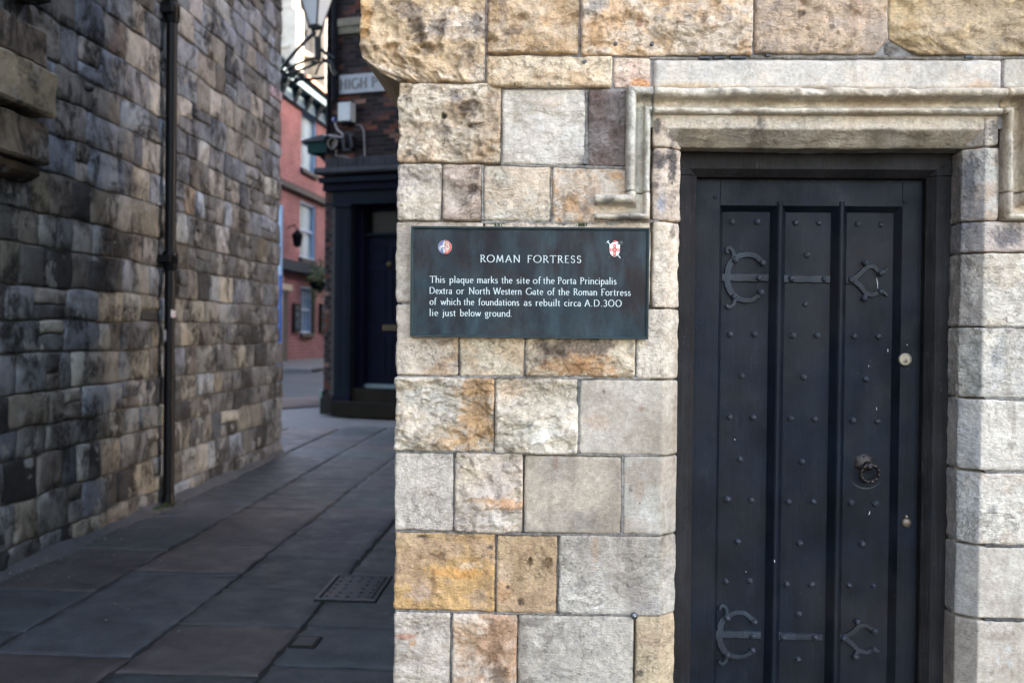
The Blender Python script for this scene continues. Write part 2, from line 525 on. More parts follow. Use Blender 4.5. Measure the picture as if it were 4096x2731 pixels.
    kk = sst(-0.22, 0.30, fbm(fx * 11 + sx, fz * 14, seed + 31, 6, 0.72) + 0.12 * q - (0.5 - mixk) * 0.6)
    col = cb * (1 - kk[..., None]) + ca * kk[..., None]
    tone = 1 + 0.14 * fbm(fx * 5 + 3, fz * 5 + sx, seed + 33, 3) + 0.12 * fbm(fx * 60, fz * 60, seed + 35, 3)
    col = col * tone[..., None]
    dk = sst(0.38, 0.6, fbm(fx * 26, fz * 26 + sx, seed + 37, 5, 0.66) + 0.25 * fbm(fx * 6, fz * 6, seed + 38, 2)) * dark * 2
    dd = np.array(lin(dirc, ALB)); dk = np.clip(dk, 0, 1)[..., None]
    col = col * (1 - dk) + dd * dk
    blobs_apply(col, nx, ny, blobs, seed)
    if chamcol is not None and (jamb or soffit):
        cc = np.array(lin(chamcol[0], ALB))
        k3 = (bl1 * chamcol[1] * (0.75 + 0.5 * fbm(fx * 20, fz * 9, seed + 41, 4)))  # chamfer and reveal greyed: grime plus shade painted into the colour
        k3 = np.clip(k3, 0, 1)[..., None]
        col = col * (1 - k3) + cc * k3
    # grime that runs on from block to block
    gm_ = sst(0.05, 0.55, fbm(fx * 2.6 + 1.3, fz * 1.9, 5, 6, 0.68)) * 0.30 + sst(0.25, 0.6, fbm(fx * 26, fz * 2.2, 9, 4, 0.6)) * 0.16
    col = col * (1 - gm_[..., None] * np.array([0.9, 1.0, 1.12])) * 1.05
    col = col * dict(smooth=0.66, layered=0.80, plain=0.92).get(style, 1.0)
    # mesh: front grid + skirt
    n0, n1 = X.shape
    vtx = np.stack([X, Y, Z], -1).reshape(-1, 3)
    idx = np.arange(n0 * n1).reshape(n0, n1)
    fa = np.stack([idx[:-1, :-1], idx[:-1, 1:], idx[1:, 1:], idx[1:, :-1]], -1).reshape(-1, 4)
    if jamb == 'L': fa = fa[:, ::-1]
    ring = np.concatenate([idx[0, :], idx[1:, -1], idx[-1, -2::-1], idx[-2:0:-1, 0]])
    rv = vtx[ring].copy(); 
    rv[:, 1] = np.maximum(rv[:, 1] + 0.01, D + depth)
    b0 = len(vtx); nr = len(ring)
    vtx = np.concatenate([vtx, rv])
    ri = np.arange(nr); rj = (ri + 1) % nr
    sk = np.stack([ring[rj], ring[ri], b0 + ri, b0 + rj], -1)
    if jamb == 'L': sk = sk[:, ::-1]
    fa = np.concatenate([fa, sk])
    cols = np.concatenate([col.reshape(-1, 3), col.reshape(-1, 3)[ring]])
    return np_mesh(name, vtx, fa, mat or M_LIME, parent or building, cols, alpha=dict(smooth=0.22, layered=0.5, plain=0.7, flaky=0.85).get(style, 1.0))

def np_mesh(name, vtx, quads, mat, parent, cols=None, smooth=True, alpha=0.8):
    me = bpy.data.meshes.new(name)
    me.vertices.add(len(vtx)); me.vertices.foreach_set('co', np.asarray(vtx, np.float32).ravel())
    me.loops.add(len(quads) * 4); me.loops.foreach_set('vertex_index', np.asarray(quads, np.int32).ravel())
    me.polygons.add(len(quads))
    me.polygons.foreach_set('loop_start', np.arange(0, len(quads) * 4, 4, dtype=np.int32))
    me.polygons.foreach_set('loop_total', np.full(len(quads), 4, np.int32))
    if smooth: me.polygons.foreach_set('use_smooth', np.ones(len(quads), bool))
    if cols is not None:
        a = me.color_attributes.new('Col', 'FLOAT_COLOR', 'POINT')
        a.data.foreach_set('color', np.concatenate([np.clip(cols, 0, 1), np.full((len(cols), 1), alpha)], 1).astype(np.float32).ravel())
    me.update(calc_edges=True)
    return add_obj(name, me, mat, parent)

def pxstone(x0, y0, x1, y1, **k):
    a0, a1, z0, z1 = MW.rect(x0, y0, x1, y1)
    if k.get('jamb') == 'R': a1 = XL
    if k.get('jamb') == 'L': a0 = XR
    return stone(a0, a1, z0, z1, **k)

def interp_px(pts):
    """pts: (nx, ny) in order of falling height -> function z -> X on the main wall"""
    w = sorted([MW.px(*p)[::-1] for p in pts])
    zs = [a for a, b in w]; xs = [b for a, b in w]
    return lambda z: np.interp(z, zs, xs)

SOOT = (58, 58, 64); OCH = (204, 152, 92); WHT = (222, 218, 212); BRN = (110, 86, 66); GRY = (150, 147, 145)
ST = [
 # x0,y0,x1,y1, options
 (1444, -150, 1941, 330, dict(style='rough', base=(216, 190, 150), alt=(226, 208, 184), amp=1.15, depth=0.55, left=interp_px([(1446, -160), (1444, 205), (1452, 232), (1478, 262), (1520, 296), (1560, 318), (1586, 332)]), edgeL=0.006, dark=0.35, dirc=(84, 80, 82), proud=0.006,
    blobs=[(1466, 60, 30, 120, (212, 165, 100), .8), (1640, 50, 60, 45, (96, 94, 104), .6), (1665, 118, 30, 26, (60, 56, 58), .8), (1750, 110, 42, 30, (84, 80, 82), .6), (1900, 100, 30, 45, (100, 98, 106), .6), (1720, 200, 28, 22, (70, 66, 66), .7), (1860, 250, 40, 30, (96, 88, 88), .55), (1870, 200, 30, 20, (80, 76, 80), .6), (1680, 155, 26, 16, (66, 64, 70), .7)])),
 (1953, -150, 2316, 217, dict(style='ridged', base=(208, 176, 132), alt=(222, 198, 164), amp=1.2, dark=0.3, dirc=(110, 84, 62), proud=0.004, blobs=[(2060, 125, 30, 16, (120, 100, 88), .6), (2010, 20, 20, 90, (160, 150, 150), .3)])),
 (2325, -150, 3010, 224, dict(style='flaky', base=(217, 198, 172), alt=(206, 170, 124), amp=1.3, dark=0.22, proud=0.003, blobs=[(2378, 10, 50, 42, (146, 142, 140), .95), (2815, 80, 12, 18, (105, 72, 55), .8), (2390, 110, 60, 60, (196, 152, 100), .5), (2560, 90, 14, 20, (176, 120, 96), .7)])),
 (3019, -150, 3548, 216, dict(style='rough', base=(198, 174, 144), alt=(182, 164, 144), amp=0.55, dark=0.25, right=interp_px([(3548, -160), (3548, 160), (3500, 218)]), blobs=[(3205, 55, 20, 12, (80, 66, 60), .8), (3450, 60, 60, 50, (210, 180, 150), .5)])),
 (3558, -150, 4190, 221, dict(style='wave', base=(206, 182, 138), alt=(184, 164, 132), amp=1.35, dark=0.2, left=interp_px([(3558, -160), (3558, 160), (3668, 222)]), proud=0.004, blobs=[(3930, 170, 90, 60, (156, 142, 122), .6), (3650, 105, 50, 25, (168, 132, 80), .6)])),
 (1947, 228, 2448, 352, dict(style='flaky', base=(224, 206, 172), alt=(214, 184, 142), amp=0.9, dark=0.2)),
 (2455, 232, 2602, 352, dict(style='plain', base=(220, 198, 172), alt=(210, 180, 158), dark=0.15, blobs=[(2570, 335, 50, 22, (214, 150, 88), .85)])),
 (4016, 237, 4190, 353, dict(style='smooth', base=(196, 192, 182), alt=(190, 185, 175), dark=0.1)),
 (1592, 336, 2002, 650, dict(style='rough', base=(223, 207, 180), alt=(204, 178, 144), amp=1.05, depth=0.45, edgeL=0.007, dark=0.4, dirc=(92, 86, 86), blobs=[(1878, 430, 42, 26, (84, 72, 66), .85), (1775, 463, 13, 14, (40, 36, 34), 1), (1775, 520, 36, 26, (124, 112, 104), .7), (1820, 385, 34, 24, (98, 98, 108), .7), (1635, 612, 14, 12, (60, 60, 58), .9), (1900, 505, 40, 10, (90, 78, 70), .7)])),
 (2009, 360, 2341, 659, dict(style='layered', base=(219, 215, 208), alt=(214, 205, 192), amp=1.0, dark=0.06, blobs=[(2180, 410, 60, 18, (220, 196, 166), .5), (2330, 640, 22, 30, (150, 148, 144), .8)])),
 (2351, 361, 2507, 664, dict(style='flaky', base=(140, 130, 126), alt=(118, 102, 94), amp=0.6, dark=0.45, dirc=(92, 62, 50), blobs=[(2410, 640, 50, 30, (112, 84, 70), .5)])),
 (1588, 657, 1765, 882, dict(style='flaky', base=(214, 202, 184), alt=(190, 180, 170), amp=0.9, depth=0.3, edgeL=0.005, dark=0.1, blobs=[(1650, 705, 60, 16, (160, 148, 138), .5)])),
 (1771, 657, 1924, 884, dict(style='wave', base=(206, 190, 174), alt=(196, 176, 158), amp=0.8, dark=0.1, blobs=[(1895, 760, 34, 22, (92, 78, 70), .85), (1900, 690, 22, 26, (112, 98, 88), .7), (1840, 742, 50, 10, (130, 110, 96), .6)])),
 (1935, 665, 2203, 883, dict(style='plain', base=(220, 212, 194), alt=(216, 196, 168), amp=0.9, dark=0.1)),
 (2210, 672, 2510, 890, dict(style='plain', base=(214, 202, 186), alt=(212, 170, 122), amp=0.9, mixk=0.4, dark=0.15, blobs=[(2340, 845, 22, 22, (96, 92, 98), .6), (2300, 700, 60, 20, (222, 206, 180), .7)])),
 (1585, 889, 1932, 1210, dict(style='plain', base=(204, 194, 178), alt=(190, 178, 164), depth=0.35, edgeL=0.005, dark=0.15)),
 (1939, 889, 2601, 1222, dict(style='plain', base=(212, 200, 180), alt=(196, 180, 160), dark=0.15, res=0.008)),
 (1584, 1217, 1833, 1500, dict(style='plain', base=(203, 190, 172), alt=(188, 176, 162), depth=0.4, edgeL=0.005, dark=0.15, blobs=[(1800, 1410, 44, 60, (196, 160, 116), .7), (1792, 1405, 22, 26, (222, 210, 188), .9), (1760, 1480, 50, 22, (206, 168, 122), .6), (1770, 1370, 50, 12, (104, 92, 84), .5)])),
 (1839, 1217, 2097, 1504, dict(style='plain', base=(216, 206, 182), alt=(212, 190, 156), dark=0.1)),
 (2103, 1222, 2541, 1507, dict(style='flaky', base=(210, 198, 174), alt=(200, 182, 152), amp=0.9, dark=0.35, dirc=(90, 74, 64), blobs=[(2320, 1465, 190, 48, (196, 146, 92), .85), (2320, 1385, 180, 40, (98, 82, 72), .9), (2180, 1400, 60, 50, (104, 92, 82), .6), (2480, 1440, 46, 70, (216, 204, 178), .8)])),
 (1582, 1509, 1975, 1804, dict(style='flaky', base=(212, 206, 194), alt=(206, 192, 168), amp=1.7, depth=0.45, edgeL=0.009, dark=0.06, blobs=[(1935, 1545, 130, 46, (196, 150, 94), .85), (1900, 1690, 90, 110, (200, 156, 98), .85), (1780, 1775, 70, 30, (206, 170, 122), .7), (1700, 1600, 110, 60, (216, 212, 204), .8)])),
 (1981, 1514, 2311, 1814, dict(style='flaky', base=(220, 213, 198), alt=(214, 204, 184), amp=1.1, dark=0.05, blobs=[(2050, 1550, 60, 50, (212, 180, 138), .65), (2160, 1740, 90, 50, (224, 222, 216), .6)])),
 (2319, 1521, 2650, 1817, dict(style='smooth', base=(206, 199, 188), alt=(198, 190, 178), dark=0.06, jamb='R', blobs=[(2390, 1690, 46, 30, (198, 170, 140), .55), (2415, 1568, 4, 10, (60, 56, 54), .9), (2565, 1635, 10, 10, (160, 120, 90), .7)])),
 (1578, 1812, 1813, 2120, dict(style='plain', base=(196, 189, 180), alt=(188, 178, 166), amp=0.7, depth=0.3, edgeL=0.003, dark=0.06)),
 (1819, 1813, 2091, 2130, dict(style='flaky', base=(208, 194, 170), alt=(204, 190, 176), amp=1.2, dark=0.1, blobs=[(2020, 2015, 80, 26, (208, 156, 104), .8), (1935, 2000, 70, 14, (206, 164, 116), .6), (1880, 1890, 40, 30, (222, 206, 170), .6), (1990, 2080, 90, 40, (208, 202, 196), .7)])),
 (2097, 1825, 2485, 2134, dict(style='smooth', base=(188, 177, 158), alt=(176, 168, 156), amp=1.3, dark=0.14, dirc=(110, 100, 92), blobs=[(2225, 1850, 14, 60, (140, 104, 84), .6), (2290, 1880, 18, 80, (140, 130, 122), .5), (2410, 1972, 5, 4, (30, 30, 30), .9), (2330, 2080, 60, 40, (150, 144, 140), .5)])),
 (2493, 1827, 2650, 2136, dict(style='smooth', base=(206, 207, 206), alt=(204, 196, 186), amp=1.2, dark=0.05, jamb='R', blobs=[(2556, 1960, 22, 40, (206, 178, 150), .5), (2522, 1957, 7, 8, (110, 100, 100), .7), (2557, 2012, 4, 4, (120, 70, 50), .8)])),
 (1577, 2129, 1981, 2440, dict(style='plain', base=(200, 164, 108), alt=(186, 158, 122), amp=1.1, depth=0.45, edgeL=0.006, mixk=0.45, dark=0.2, dirc=(96, 78, 62), blobs=[(1690, 2146, 20, 10, (50, 58, 70), .95), (1620, 2170, 44, 40, (196, 172, 130), .6), (1730, 2230, 46, 26, (120, 96, 74), .5), (1850, 2290, 110, 24, (216, 160, 90), .8), (1870, 2262, 60, 14, (226, 206, 180), .6), (1680, 2370, 60, 34, (190, 170, 158), .7), (1736, 2330, 14, 60, (110, 84, 62), .6), (1940, 2340, 26, 60, (120, 102, 84), .5), (1960, 2190, 12, 10, (56, 66, 74), .8)])),
 (1986, 2143, 2228, 2452, dict(style='plain', base=(198, 172, 132), alt=(192, 164, 128), amp=0.6, dark=0.2, dirc=(84, 66, 50), blobs=[(2080, 2408, 12, 16, (40, 46, 54), 1), (2120, 2245, 8, 20, (90, 70, 48), .9), (2193, 2250, 14, 26, (110, 88, 64), .7), (2020, 2290, 30, 60, (214, 190, 162), .6), (2010, 2360, 30, 40, (208, 156, 104), .5), (2165, 2196, 4, 4, (30, 30, 30), 1), (2030, 2348, 7, 8, (60, 68, 78), .9)])),
 (2235, 2143, 2650, 2457, dict(style='plain', base=(192, 188, 180), alt=(176, 172, 168), amp=0.55, dark=0.3, dirc=(104, 96, 90), jamb='R', blobs=[(2560, 2390, 60, 90, (122, 114, 108), .5), (2340, 2300, 30, 60, (124, 116, 110), .4), (2380, 2200, 14, 60, (200, 170, 130), .5)])),
 (1575, 2448, 1800, 2800, dict(style='flaky', base=(196, 186, 174), alt=(182, 172, 160), amp=0.6, depth=0.3, edgeL=0.004, dark=0.3, dirc=(130, 98, 76), blobs=[(1620, 2545, 36, 10, (172, 110, 78), .8), (1650, 2570, 14, 14, (190, 140, 80), .8)])),
 (1808, 2453, 2067, 2800, dict(style='flaky', base=(200, 166, 132), alt=(214, 200, 182), amp=0.8, mixk=0.5, dark=0.2, dirc=(116, 86, 60), blobs=[(1978, 2560, 22, 110, (120, 92, 68), .65), (1990, 2700, 40, 60, (92, 74, 56), .8), (1860, 2520, 60, 50, (206, 166, 122), .6)])),
 (2071, 2461, 2533, 2800, dict(style='plain', base=(178, 173, 164), alt=(168, 164, 158), amp=0.6, dark=0.28, dirc=(92, 84, 78), blobs=[(2130, 2480, 60, 22, (92, 86, 82), .6), (2090, 2560, 20, 60, (100, 92, 86), .5)])),
 (2542, 2465, 2650, 2800, dict(style='plain', base=(192, 176, 144), alt=(184, 164, 134), amp=0.6, dark=0.35, dirc=(74, 68, 60), jamb='R', blobs=[(2562, 2690, 16, 12, (50, 50, 50), .8)])),
 # left jamb
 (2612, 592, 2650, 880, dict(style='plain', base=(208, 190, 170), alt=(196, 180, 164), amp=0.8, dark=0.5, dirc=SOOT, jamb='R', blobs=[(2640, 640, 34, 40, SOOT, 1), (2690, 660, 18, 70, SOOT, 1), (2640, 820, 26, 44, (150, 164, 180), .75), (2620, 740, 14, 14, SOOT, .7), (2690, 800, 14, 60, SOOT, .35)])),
 (2610, 888, 2650, 1228, dict(style='plain', base=(222, 207, 184), alt=(212, 198, 178), amp=0.9, dark=0.15, jamb='R', blobs=[(2690, 930, 14, 30, SOOT, .7), (2640, 1080, 30, 90, (222, 214, 200), .5)])),
 (2548, 1236, 2650, 1513, dict(style='plain', base=(212, 203, 186), alt=(200, 188, 170), amp=0.7, dark=0.15, jamb='R')),
 # lintel ends
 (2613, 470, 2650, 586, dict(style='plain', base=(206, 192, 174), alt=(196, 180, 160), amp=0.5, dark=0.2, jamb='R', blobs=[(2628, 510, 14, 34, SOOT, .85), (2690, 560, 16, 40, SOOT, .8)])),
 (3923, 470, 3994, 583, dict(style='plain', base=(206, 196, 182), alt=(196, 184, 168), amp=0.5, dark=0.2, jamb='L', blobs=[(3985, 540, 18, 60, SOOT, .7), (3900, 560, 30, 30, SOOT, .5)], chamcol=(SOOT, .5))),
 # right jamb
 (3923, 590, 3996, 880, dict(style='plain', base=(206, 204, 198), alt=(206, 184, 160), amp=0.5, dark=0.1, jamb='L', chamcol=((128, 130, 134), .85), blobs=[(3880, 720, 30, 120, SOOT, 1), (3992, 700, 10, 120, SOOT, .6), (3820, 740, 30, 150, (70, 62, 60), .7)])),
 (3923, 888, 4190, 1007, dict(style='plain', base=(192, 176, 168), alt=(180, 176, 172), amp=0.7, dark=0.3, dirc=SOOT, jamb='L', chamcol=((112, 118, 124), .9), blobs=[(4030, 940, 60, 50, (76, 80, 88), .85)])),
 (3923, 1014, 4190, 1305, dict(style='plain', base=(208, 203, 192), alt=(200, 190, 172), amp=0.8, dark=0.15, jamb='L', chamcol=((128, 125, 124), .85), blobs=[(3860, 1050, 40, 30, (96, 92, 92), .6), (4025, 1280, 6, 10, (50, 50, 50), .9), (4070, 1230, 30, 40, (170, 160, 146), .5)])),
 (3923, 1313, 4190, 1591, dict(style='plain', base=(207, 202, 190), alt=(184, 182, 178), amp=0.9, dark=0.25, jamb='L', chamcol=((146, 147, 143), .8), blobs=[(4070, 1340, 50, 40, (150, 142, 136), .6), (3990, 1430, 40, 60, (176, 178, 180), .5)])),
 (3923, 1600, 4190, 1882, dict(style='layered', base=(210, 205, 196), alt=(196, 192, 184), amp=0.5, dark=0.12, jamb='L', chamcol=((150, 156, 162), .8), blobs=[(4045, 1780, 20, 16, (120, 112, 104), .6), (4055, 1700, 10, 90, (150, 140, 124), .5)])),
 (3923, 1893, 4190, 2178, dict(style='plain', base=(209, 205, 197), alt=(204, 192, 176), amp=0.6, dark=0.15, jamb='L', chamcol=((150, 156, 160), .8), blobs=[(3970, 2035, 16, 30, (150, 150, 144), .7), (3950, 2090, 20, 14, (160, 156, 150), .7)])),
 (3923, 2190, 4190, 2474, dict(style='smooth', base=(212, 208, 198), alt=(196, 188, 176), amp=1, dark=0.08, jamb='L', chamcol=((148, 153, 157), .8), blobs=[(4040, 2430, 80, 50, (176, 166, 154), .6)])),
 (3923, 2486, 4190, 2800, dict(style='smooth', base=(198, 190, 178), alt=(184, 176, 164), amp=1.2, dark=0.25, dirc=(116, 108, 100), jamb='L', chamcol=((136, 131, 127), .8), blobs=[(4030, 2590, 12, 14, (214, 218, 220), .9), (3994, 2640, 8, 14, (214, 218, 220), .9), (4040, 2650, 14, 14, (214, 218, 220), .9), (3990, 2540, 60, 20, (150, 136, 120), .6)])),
]
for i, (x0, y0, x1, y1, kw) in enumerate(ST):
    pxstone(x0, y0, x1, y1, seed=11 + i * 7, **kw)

# lintel: weathered band above the moulding, and the fascia with its chamfer below
a0, a1, z0, z1 = MW.rect(2613, 242, 4003, 362)
stone(a0, a1, z0, z1, style='smooth', base=(218, 209, 195), alt=(206, 202, 196), amp=0.7, dark=0.1, seed=501, proud=0.010, rad=0.010,
      blobs=[(2760, 345, 160, 14, (214, 186, 142), .7), (3200, 352, 300, 8, (206, 180, 150), .6), (2900, 300, 120, 40, (190, 190, 190), .5), (3930, 340, 70, 16, (214, 178, 140), .6)], res=0.005, name='lintel')
a0, _, _, z1 = MW.rect(2613, 455, 3990, 517)
a1 = MW.px(3994, 480)[0]
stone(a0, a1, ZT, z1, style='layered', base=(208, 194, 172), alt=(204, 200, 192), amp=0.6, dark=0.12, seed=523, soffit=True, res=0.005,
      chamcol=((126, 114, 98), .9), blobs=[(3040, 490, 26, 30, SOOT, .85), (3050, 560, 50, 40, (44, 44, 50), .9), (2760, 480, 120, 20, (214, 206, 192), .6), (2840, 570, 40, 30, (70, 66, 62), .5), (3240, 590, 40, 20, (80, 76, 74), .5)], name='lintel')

# mortar bed behind the stones
def bed(x0, y0, x1, y1, o=0.0):
    a0, a1, z0, z1 = MW.rect(x0, y0, x1, y1)
    return a0, a1, z0, z1
mb = MB()
zlow, ztop = 0.0, MW.px(2800, -150)[1]
xl_c = MW.px(1606, 1300)[0]
zr = 0.0075
def bedbox(x0, x1, z0, z1): mb.box(x0, x1, D + zr, D + 0.22, z0, z1)
zS1 = MW.px(1700, 333)[1]
bedbox(xl_c, XL + C_CH - 0.006, 0.0, ZT - 0.03)
bedbox(xl_c, 3.2, ZT + 0.004, ztop + 1.2)
bedbox(XR - C_CH + 0.006, 3.2, 0.0, ZT - 0.03)
# keep the bed out of the chamfers: trim it back near the opening
mb.v = [(x, (D + 0.075 if (abs(x - (XL + C_CH - 0.006)) < 1e-6 or abs(x - (XR - C_CH + 0.006)) < 1e-6) and y < D + 0.1 else y), z) for x, y, z in mb.v]
mortar = mb.build('mortar', M_MORTAR, building)

# mortar smears and wide joints that show, wandering a little
def smear(pts, wdt, col=(152, 148, 143), seed=0, out=0.0):
    """ribbon of pointing mortar along pixel points"""
    P = [Vector((MW.px(*p)[0], 0, MW.px(*p)[1])) for p in pts]
    L = [0]
    for i in range(1, len(P)): L.append(L[-1] + (P[i] - P[i - 1]).length)
    n = max(4, int(L[-1] / 0.006)); rows = []
    nw = 4
    ww = wdt if isinstance(wdt, (list, tuple)) else [wdt] * len(pts)
    V = []; C_ = []
    for i in range(n + 1):
        t = L[-1] * i / n
        x = np.interp(t, L, [p.x for p in P]); z = np.interp(t, L, [p.z for p in P]); w_ = np.interp(t, L, ww) * 0.00065
        x2 = np.interp(t + 0.002, L, [p.x for p in P]); z2 = np.interp(t + 0.002, L, [p.z for p in P])
        if i == n: x2, z2 = x + dxp, z + dzp
        dxp, dzp = x2 - x, z2 - z
        l_ = math.hypot(dxp, dzp) or 1; px_, pz_ = -dzp / l_, dxp / l_
        w0 = w_ * (0.65 + 0.7 * float(vn(np.array(t * 60), np.array(seed * 1.0), seed)))
        for j in range(nw + 1):
            f = j / nw * 2 - 1
            hgt = 0.003 * (1 - f * f) + 0.0015 * float(fbm(np.array(x * 150), np.array(z * 150), seed, 3))
            V.append((x + px_ * f * w0, D - out - hgt + 0.0035 + 0.006 * f ** 4, z + pz_ * f * w0))
            C_.append(lin(col, ALB * (0.75 + 0.5 * float(vn(np.array(x * 220), np.array(z * 220), seed + 4)))))
    Q = [(i * (nw + 1) + j, (i + 1) * (nw + 1) + j, (i + 1) * (nw + 1) + j + 1, i * (nw + 1) + j + 1) for i in range(n) for j in range(nw)]
    return V, Q, C_
def smears(name, items):
    for k, it in enumerate(items):
        v, q, c = smear(*it[:2], seed=31 + k, **(it[2] if len(it) > 2 else {}))
        np_mesh(name, np.array(v), np.array(q), M_LIME, building, np.array(c))
smears('pointing', [
 ([(1948, -20), (1946, 60), (1938, 130), (1936, 180), (1944, 215)], [8, 12, 16, 22, 6], dict(col=(166, 150, 150))),
 ([(2320, -20), (2322, 60), (2318, 130), (2320, 180)], [8, 9, 9, 4], dict(col=(158, 148, 146))),
 ([(2600, 232), (2700, 232), (2800, 232)], [8, 9, 7], dict(col=(158, 154, 150))),
 ([(3000, 229), (3300, 231), (3520, 228), (3700, 232), (4096, 230)], [6, 9, 9, 9, 9], dict(col=(138, 132, 126))),
 ([(3552, 172), (3560, 195), (3575, 214)], [8, 34, 52], dict(col=(132, 126, 120))),
 ([(2003, 655), (2100, 663), (2340, 668), (2500, 672)], [7, 8, 10, 8]),
 ([(1927, 660), (1929, 760), (1929, 880)], [7, 6, 7]),
 ([(2207, 668), (2205, 760), (2206, 885)], [6, 6, 9]),
 ([(1925, 889), (2050, 890), (2200, 892), (2500, 895)], [10, 9, 10, 12]),
 ([(2346, 365), (2346, 500), (2345, 600), (2340, 655)], [8, 8, 9, 26]),
 ([(2006, 356), (2006, 500), (2006, 650)], [6, 6, 6], dict(col=(120, 116, 110))),
 ([(1590, 1506), (1830, 1508), (2100, 1510), (2540, 1513), (2600, 1515)], [6, 6, 7, 9, 12]),
 ([(1978, 1512), (1978, 1800)], [5, 5], dict(col=(120, 118, 116))),
 ([(2315, 1520), (2314, 1700), (2312, 1812)], [7, 7, 8], dict(col=(130, 130, 128))),
 ([(1835, 1360), (1836, 1500)], [5, 6], dict(col=(90, 88, 86))),
 ([(2100, 1360), (2100, 1505)], [5, 6], dict(col=(130, 128, 124))),
 ([(2545, 1360), (2544, 1508)], [5, 8], dict(col=(110, 110, 108))),
 ([(2300, 1818), (2500, 1822), (2640, 1820)], [8, 8, 8], dict(col=(140, 138, 134))),
 ([(1582, 1808), (1978, 1811), (2310, 1818)], [7, 7, 7], dict(col=(130, 128, 124))),
 ([(1816, 1815), (1815, 2120)], [7, 7], dict(col=(110, 108, 106))),
 ([(2489, 1826), (2489, 2134)], [7, 8], dict(col=(150, 148, 144))),
 ([(1580, 2124), (1820, 2130), (2100, 2138), (2640, 2140)], [7, 8, 9, 7], dict(col=(126, 122, 118))),
 ([(1580, 2444), (1810, 2446), (2070, 2455), (2640, 2461)], [8, 9, 8, 7], dict(col=(132, 128, 124))),
 ([(1804, 2450), (1804, 2780)], [7, 7], dict(col=(104, 104, 104))),
 ([(1983, 2140), (1983, 2445)], [5, 5], dict(col=(96, 94, 92))),
 ([(2231, 2145), (2231, 2455)], [5, 6], dict(col=(100, 98, 96))),
 ([(4009, 240), (4009, 355)], [12, 12], dict(col=(120, 112, 110))),
 ([(3940, 1595), (4096, 1598)], [9, 9], dict(col=(130, 128, 124))),
 ([(3940, 1887), (4096, 1890)], [9, 9], dict(col=(130, 128, 124))),
 ([(3940, 2184), (4096, 2186)], [9, 11], dict(col=(100, 98, 96))),
 ([(3940, 2479), (4096, 2482)], [9, 11], dict(col=(84, 84, 84))),
 ([(3940, 1309), (4096, 1310)], [8, 8], dict(col=(120, 116, 112))),
 ([(2385, 886), (2500, 888), (2606, 886), (2640, 884)], [10, 10, 9, 9], dict(col=(140, 134, 128))),
])

# slate packers in the bed joint
M_SLATE = mat_simple('slate', (0.05, 0.058, 0.068), 0.6, 0, 30, 0.3, 0.4, 60)
for (x0, x1, y) in [(2792, 2842, 232), (2852, 2902, 232), (2918, 2985, 231), (3062, 3082, 223), (3856, 3892, 230)]:
    a, b, c, d = MW.rect(x0, y - 5, x1, y + 5)
    MB().box(a, b, D - 0.006, D + 0.03, c, d).build('slate_packer', M_SLATE, building, bevel=0.0015)

# blocks outside the picture, so that the wall goes on
def fill(x0, x1, z0, z1, hs, seed0, xs=None):
    z = z0; r = random.Random(seed0); i = 0
    while z < z1 - 0.05:
        h = min(hs * r.uniform(0.85, 1.1), z1 - z)
        if z1 - z - h < 0.08: h = z1 - z
        x = x0
        while x < x1 - 0.02:
            w = min(r.uniform(0.2, 0.38), x1 - x)
            if x1 - x - w < 0.08: w = x1 - x
            stone(x + 0.003, x + w - 0.003, z + 0.003, z + h - 0.003, style='plain', base=r.choice([(210, 196, 172), (200, 180, 150), (206, 200, 190)]), alt=(196, 178, 150), seed=900 + i + seed0, res=0.02, edge=0.001)
            x += w; i += 1
        z += h
zb = MW.px(2100, 2803)[1]
x_c0 = MW.px(1576, 2700)[0]
fill(x_c0, XL + C_CH, 0.0, zb, 0.28, 1)
xr_out = MW.px(4192, 1500)[0]
fill(xr_out, 3.1, 0.0, MW.px(4192, -150)[1], 0.3, 2)
fill(XR, xr_out, 0.0, zb, 0.28, 3)
fill(MW.px(1446, 0)[0], 3.1, MW.px(2000, -155)[1], ztop + 1.1, 0.32, 4)
# upper and rear mass of the building
M_MASS = mat_simple('rubble_stone', (0.36, 0.33, 0.28), 0.95, 0, 5, 0.35, 0.8, 12, bdist=0.03)
mb = MB()
mb.box(-0.27, 22, D + 0.23, 8.2, 0.0, 11.0)
mb.box(3.1, 22, D + 0.02, D + 0.229, 0.0, 11.0)
mb.box(MW.px(1446, 0)[0] + 0.02, 3.1, D + 0.02, D + 0.229, ztop + 1.15, 11.0)
mass = mb.build('wall', M_MASS, building)

